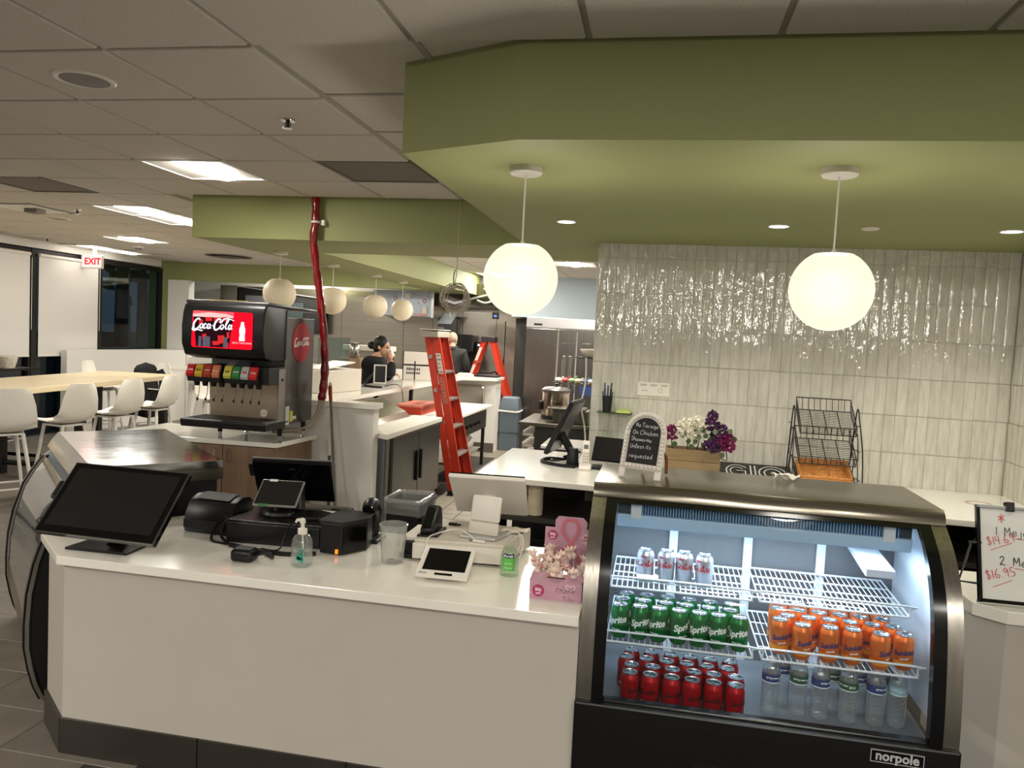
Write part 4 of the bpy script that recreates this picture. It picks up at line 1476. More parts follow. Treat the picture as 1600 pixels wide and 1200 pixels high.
cable([(-1.52, 2.81, .83), (-1.475, 2.82, .84), (-1.47, 2.85, .812), (-1.56, 2.92, .81), (-1.70, 2.97, .81), (-1.83, 3.0, .811), (-1.84, 3.05, .86), (-1.80, 3.06, .90), (-1.79, 3.0, .84), (-1.74, 2.98, .811)], .006, 'black cable looping from the small cube to the receipt printer')
cable([(-1.72, 2.96, .812), (-1.6, 2.93, .811), (-1.46, 2.915, .811), (-1.38, 2.94, .811), (-1.34, 2.965, .811)], .011, 'thick black cable lying along the front of the cash drawer')
cable([(-1.46, 3.05, .912), (-1.48, 3.0, .905), (-1.485, 2.97, .86), (-1.50, 2.95, .815), (-1.58, 2.96, .811)], .0035, 'thin black cord hanging down the face of the cash drawer')

# pump sanitizer
t = thing('pump_bottle', 'clear pump bottle of hand sanitizer with teal print on the counter', 'bottle', (-1.33, 2.815, CT))
c = (-1.33, 2.815, CT)
m_clearp = glass_mat('clear_pump_plastic', (250, 252, 251), 1.3, .05, .06, .06)
MB().lathe([(.0001, .003), (.036, .002), (.041, .008), (.041, .09), (.038, .108), (.028, .122), (.016, .128), (.016, .134)], 24, c, cap1=False).out('bottle', m_clearp, t)
MB().lathe([(.0001, .008), (.037, .008), (.037, .075), (.0001, .075)], 20, c).out('gel', glass_mat('clear_gel', (240, 247, 246), .6, .05, .02, .10), t)
mb = MB()
mb.lathe([(.0185, .128), (.0185, .148), (.014, .15), (.007, .152), (.007, .168), (.011, .17), (.011, .178)], 18, c)
mb.tube([(c[0] + .004, c[1], c[2] + .178), (c[0], c[1], c[2] + .183), (c[0] - .022, c[1] - .006, c[2] + .181), (c[0] - .026, c[1] - .006, c[2] + .172)], [.009, .009, .006, .005], 8)
mb.out('pump', m_whitep, t)
MB().rod((c[0], c[1], c[2] + .128), (c[0] + .01, c[1], c[2] + .012), .003, 6).out('dip_tube', m_whitep, t)
mb = MB()
for k, (ax, az, r) in enumerate([(.010, .048, .012), (.018, .036, .009), (.003, .04, .008)]):
    mb.tube([(c[0] + ax, c[1] - .0405, c[2] + az), (c[0] + ax, c[1] - .0415, c[2] + az)], r, 12)
for k in range(5):
    mb.cbox(c[0] + .018, c[1] - .039, c[2] + .075 - .006 * k, .024 - .003 * (k % 3), .003, .0022)
mb.out('label_print', mat('teal_print', (30, 140, 120), .4), t, smooth=0)

# deli cup
t = thing('plastic_cup', 'clear plastic tub holding a few coins between the registers', 'cup', (-1.02, 2.99, CT))
c = (-1.018, 2.99, CT)
MB().lathe([(.0001, .002), (.045, .0), (.0455, .004), (.055, .148), (.0585, .15), (.0585, .157), (.056, .158), (.054, .15), (.0445, .006), (.0001, .005)], 28, c, cap0=False, cap1=False).out('tub', glass_mat('cloudy_plastic', (246, 247, 246), 1.0, .12, .05, .13), t)
mb = MB()
for k in range(9):
    a = k * 2.4
    mb.lathe([(.0001, 0), (.0095, 0), (.0095, .0016), (.0001, .0016)], 12, (c[0] + .026 * math.cos(a) * (k % 3) / 2, c[1] + .026 * math.sin(a) * (k % 3) / 2, c[2] + .006 + .0018 * (k % 4)))
for k in range(9):
    pass
mb.out('coins', mat('coin_copper', (120, 96, 76), .4, .7), t, kind='stuff')

# white cash drawer and what stands on it
t = thing('cash_drawer', 'cream white cash drawer under the white register screens', 'cash drawer', (-.75, 3.24, CT))
WT = .895
MB().slab([(-.945, 3.04), (-.577, 3.07), (-.515, 3.39), (-.93, 3.43)], CT + .008, WT).out('case', m_offwhite, t, smooth=0, bevel=.005)
MB().slab([(-.948, 3.028), (-.575, 3.058), (-.575, 3.068), (-.948, 3.038)], CT + .012, WT - .014).out('drawer_front', m_whitep, t, smooth=0, bevel=.003)
MB().slab([(-.93, 3.06), (-.60, 3.085), (-.54, 3.36), (-.92, 3.4)], CT, CT + .009).out('rubber_base', m_black, t, smooth=0)
t = thing('register_screen', 'white register screen seen from behind leaning over the white drawer', 'register', (-.72, 3.34, WT))
M = tilt_frame((-.712, 3.395, 1.018), 4.9, 142)
lbox(MB(), M, -.168, -.17, -.02, .168, .175, 0).out('screen_back', m_whitep, t, smooth=0, bevel=.006)
lbox(MB(), M, -.164, -.166, -.026, .164, .171, -.02).out('screen_front', m_blackg, t, smooth=0)
MB().tube([M @ Vector((0, -.02, -.0)), (-.71, 3.30, .94), (-.70, 3.28, .902)], [.045, .035, .05], 12).out('neck', m_whitep, t)
t = thing('customer_display', 'white upright customer display box on a pale foot on the white drawer', 'display', (-.68, 3.18, WT))
M = tilt_frame((-.68, 3.165, .993), -9, 77)
lbox(MB(), M, -.066, -.03, -.02, .066, .078, .0).out('upper_shell', m_whitep, t, smooth=30, bevel=.012, seg=3)
lbox(MB(), M, -.066, -.085, -.02, .066, -.031, .0).out('lower_shell', m_offwhite, t, smooth=30, bevel=.006, seg=2)
MB().slab([(-.775, 3.12), (-.62, 3.105), (-.575, 3.25), (-.74, 3.27)], WT, WT + .014).out('foot_plate', mat('pale_silver', (180, 180, 178), .3, .4), t, smooth=0, bevel=.005)
t = thing('card_reader', 'black wedge card reader standing at the left edge of the white drawer', 'card reader', (-.9, 3.15, WT))
MB().prism([(-.935, 3.09, WT), (-.935, 3.08, WT + .03), (-.935, 3.18, WT + .115), (-.935, 3.22, WT + .10), (-.935, 3.24, WT + .04), (-.935, 3.24, WT)], (.052, .01, 0)).out('body', m_black, t, smooth=35, bevel=.008, seg=2)
MB().prism([(-.925, 3.086, WT + .04), (-.925, 3.16, WT + .103), (-.925, 3.158, WT + .106), (-.925, 3.083, WT + .043)], (.033, .008, 0)).out('keypad', m_blackg, t, smooth=0)
MB().slab([(-.945, 3.075), (-.86, 3.09), (-.865, 3.25), (-.94, 3.245)], WT, WT + .008).out('foot', m_blackm, t, smooth=0)
t = thing('usb_dongle', 'tiny black dongle lying on the white drawer behind the card reader', 'dongle', (-.84, 3.32, WT))
MB().slab([(-.875, 3.31), (-.835, 3.305), (-.832, 3.325), (-.872, 3.33)], WT, WT + .012).out('body', m_black, t, smooth=0, bevel=.004)
MB().slab([(-.832, 3.308), (-.82, 3.307), (-.818, 3.322), (-.83, 3.323)], WT + .003, WT + .009).out('plug', m_blackm, t, smooth=0, bevel=.001)
t = thing('mini_printer', 'small printer with white top and black front tight left of the white drawer', 'printer', (-.98, 3.12, CT))
MB().slab([(-1.005, 3.07), (-.952, 3.07), (-.952, 3.22), (-1.005, 3.22)], CT, CT + .066).out('body', m_black, t, smooth=0, bevel=.004)
MB().slab([(-1.01, 3.09), (-.95, 3.09), (-.95, 3.30), (-1.01, 3.30)], CT + .066, CT + .085).out('cover', m_whitep, t, smooth=0, bevel=.005)
MB().slab([(-1.012, 3.055), (-.955, 3.055), (-.955, 3.07), (-1.012, 3.07)], CT, CT + .02).out('lip', m_black, t, smooth=0, bevel=.003)

# tablet in white stand
t = thing('tablet_terminal', 'white framed tablet terminal with black screen lying tilted near counter edge', 'tablet', (-.77, 2.89, CT))
M = tilt_frame((-.764, 2.885, .862), 2.2, 24)
lbox(MB(), M, -.102, -.09, -.014, .102, .09, 0).out('frame', m_whitep, t, smooth=0, bevel=.005)
lbox(MB(), M, -.082, -.055, 0, .085, .07, .0012).out('screen', m_blackg, t, smooth=0)
lbox(MB(), M, -.028, -.08, 0, .04, -.07, .002).out('card_slot', m_blackg, t, smooth=0)
mb = MB()
put_text(mb, 'clover', .013, M @ Matrix.Translation((-.075, -.073, .0005)))
mb.out('maker_mark', mat('grey_print', (96, 96, 96), .4), t, smooth=0)
MB().prism([(-.835, 2.85, CT), (-.835, 2.838, CT + .02), (-.835, 2.90, CT + .05), (-.835, 2.95, CT + .05), (-.835, 2.94, CT)], (.115, .005, 0)).out('stand', mat('stand_grey', (150, 146, 140), .4), t, smooth=0, bevel=.006)

# white cords
cable([(-.88, 3.0, .86), (-.885, 3.04, .903), (-.87, 3.12, .905), (-.80, 3.17, .918), (-.735, 3.12, .914), (-.70, 3.09, .902)], .003, 'white cord arching over the white drawer front', m_whitep)
cable([(-.60, 3.2, .90), (-.56, 3.22, .92), (-.52, 3.2, .9), (-.515, 3.16, .85), (-.53, 3.1, .812), (-.545, 3.15, .82), (-.53, 3.22, .87), (-.545, 3.24, .905)], .0028, 'pale cord coiled at the right side of the white drawer', m_whitep)
t = thing('usb_adapter', 'small white adapter plug on the white drawer in front of the display', 'adapter', (-.69, 3.09, WT))
MB().slab([(-.71, 3.075), (-.655, 3.065), (-.652, 3.08), (-.707, 3.092)], WT, WT + .012).out('body', m_whitep, t, smooth=30, bevel=.005)
MB().slab([(-.722, 3.079), (-.711, 3.077), (-.709, 3.088), (-.72, 3.09)], WT + .002, WT + .01).out('plug', m_chrome, t, smooth=0)
t = thing('receipt_paper', 'crumpled receipt paper on the right end of the white drawer', 'paper', (-.57, 3.3, WT))
MB().grid(lambda u, v: (-.63 + .1 * u + .02 * v, 3.26 + .08 * v, WT + .004 + .012 * abs(math.sin(5 * u + 3 * v))), 10, 6).out('sheet', mat('paper_white', (226, 214, 198), .7), t, solid=.001)

# sanitizer with green label
t = thing('sanitizer_bottle', 'flat clear sanitizer bottle with green label before the white drawer', 'bottle', (-.53, 2.975, CT))
c = (-.531, 2.975, CT)
MB().lathe([(.0001, .002), (.034, .0), (.038, .006), (.037, .07), (.033, .095), (.02, .112), (.013, .118), (.013, .124)], 24, c, cap1=False, sy=.7).out('bottle', glass_mat('green_gel', (232, 246, 230), 1.1, .05, .05, .07), t)
MB().lathe([(.0145, .12), (.0145, .138), (.008, .142), (.008, .15), (.012, .152), (.012, .158)], 16, c).out('cap', glass_mat('cap_clear', (236, 236, 230), 1.2, .1, .1, .3), t)
mb = MB(); mb.grid(lambda u, v: (c[0] - .026 + .052 * u, c[1] - .0272 + .02 * (2 * u - 1) ** 2 * .5, c[2] + .025 + .05 * v), 8, 1)
mb.out('label_lower', mat('green_label', (104, 196, 84), .4), t)
mb = MB(); mb.grid(lambda u, v: (c[0] - .022 + .044 * u, c[1] - .0268 + .02 * (2 * u - 1) ** 2 * .5, c[2] + .075 + .018 * v), 8, 1)
mb.out('label_upper', m_navy, t)
mb = MB()
Mx = frame((c[0], c[1] - .0285, c[2] + .084), (1, 0, 0), (0, 0, 1))
put_text(mb, 'Purell', .015, Mx, offset=.0003)
put_text(mb, 'advanced', .008, frame((c[0], c[1] - .0285, c[2] + .055), (1, 0, 0), (0, 0, 1)))
put_text(mb, 'Naturals', .009, frame((c[0], c[1] - .0285, c[2] + .038), (1, 0, 0), (0, 0, 1)))
mb.out('label_lettering', m_whiteprint, t, smooth=0)

# pink lollipop box
m_pink = mat('pink_card', (192, 146, 164), .55, noise=(14, .08), stretch=(1, 1, 3))
m_pinkd = mat('pink_dark_print', (168, 60, 104), .5)
m_pinkr = mat('pink_ribbon_print', (198, 112, 124), .5)
t = thing('lollipop_box', 'pink charity candy box with a ribbon printed on its tall back card', 'box', (-.32, 2.85, CT))
bx0, bx1 = -.412, -.222
MB().box(bx0, 2.742, CT, bx1, 2.745, .867).out('front_panel', m_pink, t, smooth=0)
mb = MB()
mb.box(bx0, 2.746, CT, bx0 + .003, 2.975, .875)
mb.box(bx1 - .003, 2.746, CT, bx1, 2.975, .875)
mb.box(bx0 + .003, 2.746, CT, bx1 - .003, 2.975, CT + .004)
mb.out('tray', mat('pink_inner', (120, 70, 92), .6), t, smooth=0)
MB().prism([(bx0, 2.742, .867), (bx1, 2.742, .867), (bx1, 2.80, .882), (bx0, 2.80, .882)], (0, .001, .003)).out('top_flap', m_pink, t, smooth=0)
MB().prism([(bx0 + .06, 2.77, .8775), (bx0 + .125, 2.77, .8775), (bx0 + .125, 2.776, .8785), (bx0 + .06, 2.776, .8785)], (0, 0, .0012)).out('coin_slot', m_dark, t, smooth=0)
bc = [(-.395, .86), (-.205, .86), (-.205, 1.015), (-.235, 1.015), (-.235, 1.045), (-.25, 1.06), (-.345, 1.06), (-.357, 1.045), (-.357, 1.015), (-.395, 1.015)]
MB().prism([(x, 2.972, z) for x, z in bc], (0, .003, 0)).out('back_card', m_pink, t, smooth=0)
Mb = frame((-.30, 2.9705, .95), (1, 0, 0), (0, 0, 1))
mb = MB()
N = Vector((0, -1, 0))
mb.tube([Mb @ Vector(p) for p in smooth_pts([(.045, -.07, .001), (.01, .0, .001), (-.025, .05, .001), (-.02, .09, .001), (.005, .1, .001), (.03, .09, .001), (.032, .05, .001), (0, .0, .0015), (-.035, -.03, .0015), (-.07, -.07, .0015)], 4)], .0075, 6, flat=N)
mb.out('ribbon_print', m_pinkr, t)
mb = MB()
mb.tube([Mb @ Vector((-.065, .035, 0)), Mb @ Vector((-.065, .035, .001))], .019, 20)
mb.out('price_spot', m_pinkd, t)
mb = MB()
mb.tube([Mb @ Vector((.067, .03, 0)), Mb @ Vector((.067, .03, .001))], .021, 20)
mb.out('pale_spot', mat('pale_spot', (220, 180, 176), .5), t)
Mf = frame((-.317, 2.7415, .836), (1, 0, 0), (0, 0, 1))
mb = MB()
mb.tube([Mf @ Vector((-.062, 0, -.0005)), Mf @ Vector((-.062, 0, .001))], .022, 22)
mb.out('price_spot', m_pinkd, t)
mb = MB()
for Mq, dx, dy in ((Mb, -.065, .035), (Mf, -.062, 0)):
    put_text(mb, '50¢', .016, Mq @ Matrix.Translation((dx, dy + .004, .0015)), offset=.0004)
    put_text(mb, 'each', .010, Mq @ Matrix.Translation((dx, dy - .009, .0015)), offset=.0003)
mb.out('price_lettering', mat('pale_pink_print', (250, 226, 234), .5), t, smooth=0)
mb = MB()
put_text(mb, 'FREE', .011, Mb @ Matrix.Translation((.067, .036, .0015)), offset=.0003)
put_text(mb, 'CHOICE', .009, Mb @ Matrix.Translation((.067, .024, .0015)), offset=.0003)
mb.out('spot_lettering', m_pinkd, t, smooth=0)
mb = MB()
put_text(mb, 'Thank', .030, Mf @ Matrix.Translation((.032, .008, .001)) @ Matrix.Rotation(.06, 4, 'Z'), shear=.2, offset=.0009)
put_text(mb, 'You', .026, Mf @ Matrix.Translation((.045, -.018, .001)), shear=.2, offset=.0009)
mb.tube([Mf @ Vector(p) for p in smooth_pts([(.055, .008, .001), (.038, .022, .001), (.042, .03, .001), (.052, .024, .001), (.064, .03, .001), (.07, .022, .001), (.055, .008, .001)], 3)], .0013, 5, flat=N)
mb.out('thanks_halo', mat('pale_pink_print'), t, smooth=0)
mb = MB()
put_text(mb, 'Thank', .030, Mf @ Matrix.Translation((.032, .008, .002)) @ Matrix.Rotation(.06, 4, 'Z'), shear=.2)
put_text(mb, 'You', .026, Mf @ Matrix.Translation((.045, -.018, .002)), shear=.2)
mb.out('thanks_lettering', mat('plum_print', (110, 34, 74), .5), t, smooth=0)

# lollipops: wrapped ball, paper twist, stick
m_wrap = mat('candy_wrap', (236, 212, 200), .3, noise=(60, .16))
m_wrapr = mat('candy_wrap_red', (206, 92, 84), .35)


def make_pop():
    t = thing('lollipop', 'x', 'candy', (0, 0, 0), group='wrapped lollipops in the pink box')
    MB().rod((0, 0, 0), (0, 0, .07), .0018, 6).out('stick', m_whitep, t, local=True)
    MB().ball((0, 0, .078), .0145, .0145, .0155, 14, 9).out('wrapped_ball', m_wrap, t, local=True)
    mb = MB()
    vs, fs = [], []
    for j in range(12):
        a = 2 * PI * j / 12
        r = .021 if j % 2 else .013
        vs.append((.004 * math.cos(a), .004 * math.sin(a), .0925))
        vs.append((r * math.cos(a), r * math.sin(a), .107 + (.008 if j % 2 else 0)))
    for j in range(12):
        k = (j + 1) % 12
        fs.append((2 * j, 2 * k, 2 * k + 1, 2 * j + 1))
    mb.add(vs, fs)
    mb.out('wrapper_twist', m_wrap, t, local=True, smooth=0, solid=.0006)
    mb = MB()
    for s in (-1, 1):
        mb.tube([(.0147 * math.sin(a) * .9, -.0147 * math.cos(a), .078 + .005 * s) for a in [x * .25 - .9 for x in range(8)]], .0018, 5)
    mb.out('wrapper_print', m_wrapr, t, local=True)
    return t


pop = make_pop()
spots = []
for r in range(3):
    for k in range(8):
        spots.append((r, k, bx0 + .012 + (bx1 - bx0 - .03) * (k + (.0 if r != 1 else .3)) / 7.2, 2.822 + .044 * r))
for q, (r, k, x, y) in enumerate(spots):
    lb = 'wrapped lollipop in the pink box, %s row, %s from left' % (['front', 'middle', 'back'][r], ORD[k])
    z = .803 + .018 * r + random.uniform(-.006, .014)
    o = pop if q == 0 else dup(pop, (x, y, z), 0, lb)
    o['label'] = lb
    o.location = (x, y, z)
    o.rotation_euler = (random.uniform(-.5, .5), random.uniform(-.35, .35), random.uniform(0, 6))

# things on top of the drinks case
FT = 1.2151
t = thing('chalkboard_easel', 'small arched chalkboard easel with white beaded frame on the drinks case', 'sign', (-.04, 3.1, FT))
# front panel leans back; built in its own plane
M = tilt_frame((-.041, 3.085, FT + .128), -22, 76)
W2, Hh = .088, .135
arch = [(-W2, -.095), (-W2, Hh - W2)] + [(-W2 * math.cos(a), Hh - W2 + W2 * math.sin(a)) for a in [PI * k / 14 for k in range(1, 14)]] + [(W2, Hh - W2), (W2, -.095)]
MB_ = MB(); MB_.T = M
MB_.prism([(x, y, -.006) for x, y in arch], (0, 0, .006))
MB_.T = Matrix.Identity(4)
MB_.out('frame', m_whitep, t, smooth=30, bevel=.002)
inn = .064
arch2 = [(-inn, -.072), (-inn, Hh - W2)] + [(-inn * math.cos(a), Hh - W2 + inn * math.sin(a)) for a in [PI * k / 14 for k in range(1, 14)]] + [(inn, Hh - W2), (inn, -.072)]
mb = MB(); mb.T = M
mb.prism([(x, y, .0), (0, 0, 0)][0] if False else (x, y, .0005) for x, y in arch2) if False else mb.prism([(x, y, .0004) for x, y in arch2], (0, 0, .0014))
mb.T = Matrix.Identity(4)
mb.out('slate', mat('chalk_slate', (34, 33, 35), .8, noise=(30, .12)), t, smooth=0)
mid = (W2 + inn) / 2
beads = []
yy = -.083
while yy < Hh - W2:
    beads += [(-mid, yy), (mid, yy)]; yy += .0152
for k in range(1, 16):
    a = PI * k / 16
    beads.append((-mid * math.cos(a), Hh - W2 + mid * math.sin(a)))
for k in range(1, 9):
    beads.append((-mid + 2 * mid * k / 9, -.083))
bme = MB().ball((0, 0, 0), .0085, .0085, .006, 10, 6).mesh('bead', mat('bead_white', (226, 220, 212), .35))
for x, y in beads:
    o = bpy.data.objects.new('bead', bme)
    C.objects.link(o); o.parent = t
    p = M @ Vector((x, y, .002))
    o.matrix_local = Matrix.Translation(p - wloc(t)) @ M.to_3x3().to_4x4()
for s in (-1, 1):
    lbox(MB(), M, s * W2 - (.0 if s < 0 else .026), -.127, -.006, s * W2 + (.026 if s < 0 else 0), -.095, .001).out('front_leg', m_whitep, t, smooth=0, bevel=.001)
m_easel = mat('brown_wood_leg', (128, 82, 48), .5, noise=(12, .15), stretch=(1, 1, .2))
for s in (-.045, .06):
    a = M @ Vector((s, .02, -.008)); b = M @ Vector((s, -.01, -.04))
    e = Vector((a.x + .035, a.y + .13, FT + .006))
    MB().tube(smooth_pts([tuple(a), tuple(b + Vector((0, .015, 0))), tuple((b + e) / 2 + Vector((.008, .03, .02))), tuple(e)], 3), .007, 6).out('rear_leg', m_easel, t)
mb = MB()
for body, x, y, h in (('No Tarago', -.043, .072, .017), ('On Chicken', -.052, .043, .018), ('Shawarma', -.055, .016, .016), ('Unless its', -.055, -.012, .017), ('requested', -.054, -.05, .018)):
    scrawl(mb, body, h, M @ Matrix.Translation((x, y, .002)), .0009, jit=.08, sx=.95, gap=-.02)
mb.out('chalk_writing', mat('chalk', (214, 214, 212), .9), t, smooth=0, kind='stuff')

t = thing('napkin', 'crumpled white paper napkin on top of the drinks case', 'napkin', (.53, 3.33, FT))
def nap(u, v):
    return (.485 + .10 * u + .008 * math.sin(7 * v), 3.31 + .045 * v + .012 * math.sin(6 * u), FT + .002 + .016 * abs(math.sin(4 * u + 2.5 * v)) + .008 * abs(math.sin(9 * u - 4 * v)))
MB().grid(nap, 18, 10).out('tissue', mat('tissue', (238, 234, 222), .9), t, solid=.0012)

# marker board on the side counter
t = thing('marker_board', 'white marker board menu in black frame at the right edge', 'sign', (1.4, 3.3, CT))
M = tilt_frame((1.49, 3.315, .995), 1.0, 74)
lbox(MB(), M, -.215, -.178, -.012, .215, .178, 0).out('board', mat('marker_white', (226, 226, 222), .16), t, smooth=0)
mb = MB()
for a, b, c, d in ((-.222, -.19, .222, -.176), (-.222, -.19, -.209, .184), (.209, -.19, .222, .184)):
    lbox(mb, M, a, b, -.015, c, d, .007)
mb.out('frame', m_blackg, t, smooth=0, bevel=.002)
lbox(MB(), M, -.222, .172, -.015, .222, .186, .007).out('top_rail', mat('silver_edge'), t, smooth=0, bevel=.002)
lbox(MB(), M, -.115, .165, -.018, -.085, .203, .014).out('clip', m_black, t, smooth=0, bevel=.003)
lbox(MB(), M, -.25, .032, -.012, -.205, .04, .004).out('side_clip', m_black, t, smooth=0, bevel=.002)
MB().tube([M @ Vector((-.24, .03, -.01)), M @ Vector((-.262, -.04, -.012)), M @ Vector((-.288, -.118, -.012)), M @ Vector((-.2, -.122, -.014))], .005, 6).out('wire_stand', m_frame, t)
MB().tube([M @ Vector((.1, .1, -.015)), (1.6, 3.48, CT + .01)], .006, 6).out('rear_prop', m_frame, t)
m_mred = mat('red_marker', (206, 62, 74), .5)
m_mblk = mat('black_marker', (34, 32, 36), .5)
mb = MB()
scrawl(mb, '*', .045, M @ Matrix.Translation((-.145, .115, .001)), .0016)
scrawl(mb, '$14.69', .034, M @ Matrix.Translation((-.185, .028, .001)) @ Matrix.Rotation(.22, 4, 'Z'), .0013, jit=.05)
scrawl(mb, '$16.95', .036, M @ Matrix.Translation((-.192, -.105, .001)) @ Matrix.Rotation(.24, 4, 'Z'), .0015, jit=.05)
scrawl(mb, 'S', .04, M @ Matrix.Translation((-.03, .115, .001)), .0014)
for a, b in (((-.175, .01), (-.095, .045)), ((-.17, -.13), (-.10, -.098)), ((-.085, .062), (.03, .058)), ((-.09, -.052), (.02, -.06)), ((-.05, .108), (.04, .105))):
    mb.tube([M @ Vector((a[0], a[1], .001)), M @ Vector((b[0], b[1], .001))], .0012, 5, flat=M.to_3x3() @ Vector((0, 0, 1)))
mb.out('red_writing', m_mred, t, smooth=0, kind='stuff')
mb = MB()
scrawl(mb, '1. Meja', .034, M @ Matrix.Translation((-.155, .072, .001)), .0013, jit=.04)
scrawl(mb, '2. Mej', .036, M @ Matrix.Translation((-.145, -.043, .001)), .0017, jit=.04)
mb.out('black_writing', m_mblk, t, smooth=0, kind='stuff')
# ------------------------------------------------------------------ things on the back counter
t = thing('flower_box', 'brown wooden planter box of white and purple artificial flowers on the back counter', 'flower box', (.24, 4.85, BC))
m_wood = mat('planter_wood', (140, 118, 84), .6, noise=(5, .2), stretch=(1, 1, 8))
for k in range(3):
    z0 = BC + .008 + .071 * k
    MB().box(.07, 4.775, z0, .392, 4.788, z0 + .069).out('board', m_wood, t, smooth=0, bevel=.003)
    MB().box(.07, 4.925, z0, .392, 4.938, z0 + .069).out('board', m_wood, t, smooth=0, bevel=.003)
for xx in (.07, .38):
    MB().box(xx, 4.788, BC + .002, xx + .012, 4.925, BC + .22).out('end_board', m_wood, t, smooth=0, bevel=.003)
MB().box(.082, 4.788, BC, .38, 4.925, BC + .19).out('filler', mat('dark_moss', (44, 40, 34), .9), t, smooth=0)
m_petw = mat('white_petal', (238, 234, 218), .7)
m_petp = mat('purple_petal', (92, 48, 96), .65, noise=(30, .35))
m_petm = mat('magenta_petal', (140, 42, 98), .65, noise=(30, .3))
m_lf = mat('leaf_green', (74, 92, 58), .55, noise=(20, .25))
m_stem = mat('stem_green', (86, 84, 60), .7)


def petal(mb, p, d, s):
    d = Vector(d).normalized()
    e = d.orthogonal().normalized()
    e.rotate(Matrix.Rotation(random.uniform(0, 6.28), 3, d))
    f = d.cross(e)
    q = Vector(p)
    mb.add([q, q + e * s * .6 + d * s * .35, q + d * s * .9 + e * s * .1, q + f * s * .6 + d * s * .3, q - e * s * .55 + d * s * .4, q - f * s * .55 + d * s * .25],
           [(0, 1, 2), (0, 2, 3), (0, 3, 4), (0, 4, 5), (0, 5, 1)])


def blossom(c, rx, rz, n, s, mm, nm):
    mb = MB()
    for _ in range(n):
        a, b = random.uniform(0, 6.28), math.asin(random.uniform(-.8, 1))
        k = random.uniform(.75, 1)
        d = Vector((math.cos(a) * math.cos(b), math.sin(a) * math.cos(b), math.sin(b)))
        petal(mb, (c[0] + d.x * rx * k, c[1] + d.y * rx * k, c[2] + d.z * rz * k), d, s)
    o = mb.out(nm, mm, t, smooth=0)
    MB().tube(smooth_pts([(c[0], c[1], c[2] - rz * .6), (c[0] + .01, c[1] + .01, c[2] - rz - .05), (c[0] * .7 + .07, 4.86, BC + .19)], 3), .0035, 6).out('stem', m_stem, t)


blossom((.19, 4.82, 1.235), .062, .055, 130, .03, m_petw, 'white_blossom')
blossom((.255, 4.83, 1.262), .05, .045, 110, .028, m_petw, 'white_blossom')
blossom((.335, 4.82, 1.29), .034, .065, 120, .02, m_petp, 'purple_blossom')
blossom((.385, 4.83, 1.215), .05, .055, 130, .024, m_petp, 'purple_blossom')
blossom((.42, 4.80, 1.17), .05, .055, 130, .024, m_petm, 'magenta_blossom')
blossom((.34, 4.79, 1.15), .045, .04, 100, .022, m_petp, 'purple_blossom')
blossom((.10, 4.83, 1.205), .035, .04, 80, .024, m_petm, 'magenta_blossom')
for k in range(16):
    a = random.uniform(0, 6.28)
    p = [(.26, 1.2), (.30, 1.21), (.24, 1.17), (.29, 1.15), (.32, 1.12), (.44, 1.245), (.465, 1.2), (.22, 1.14), (.28, 1.24), (.38, 1.13), (.2, 1.17), (.35, 1.24), (.12, 1.15), (.30, 1.07), (.4, 1.1), (.33, 1.19)][k]
    d = Vector((math.cos(a), -.5, .3 + math.sin(a))).normalized() * .042
    e = d.cross(Vector((0, 1, 0))).normalized() * .016
    q = Vector((p[0], 4.775 + random.uniform(-.015, .02), p[1]))
    MB().add([q - d * .5, q + e - d * .1, q + e * .8 + d * .25, q + d * .6, q - e * .8 + d * .25, q - e - d * .1], [(0, 1, 2, 3), (0, 3, 4, 5)]).out('leaf', m_lf, t, smooth=0)

# wire rack with a wicker tray
t = thing('wire_rack', 'black three tier wire rack leaning back by the tiled wall', 'rack', (1.03, 5.08, BC))
m_bw = mat('black_wire', (24, 22, 21), .45)
sides = []
for s, xx in ((0, .84), (1, 1.215)):
    mb = MB()
    fr_, bk_ = 4.93, 5.24
    mb.tube(smooth_pts([(xx - (.05 if s == 0 else -.02), fr_, BC), (xx - (.02 if s == 0 else -.015), fr_ + .04, BC + .25), (xx, fr_ + .1, BC + .43), (xx, fr_ + .15, BC + .5), (xx, fr_ + .19, BC + .47), (xx, bk_ - .06, BC + .25), (xx, bk_, BC)], 4), .0042, 6)
    for z0, y0 in ((.10, 4.99), (.27, 5.03)):
        mb.tube(smooth_pts([(xx, y0 - .02, BC + z0 - .08), (xx, y0 + .01, BC + z0 + .05), (xx, y0 + .07, BC + z0 + .1), (xx, y0 + .12, BC + z0 + .05), (xx, y0 + .14, BC + z0 - .08)], 4), .0032, 6)
    for z0 in (.08, .25, .4):
        mb.rod((xx - .03 if s == 0 else xx + .01, fr_ + z0 * .3, BC + z0), (xx, bk_ - z0 * .3, BC + z0), .003, 6)
    mb.out('side_frame', m_bw, t)


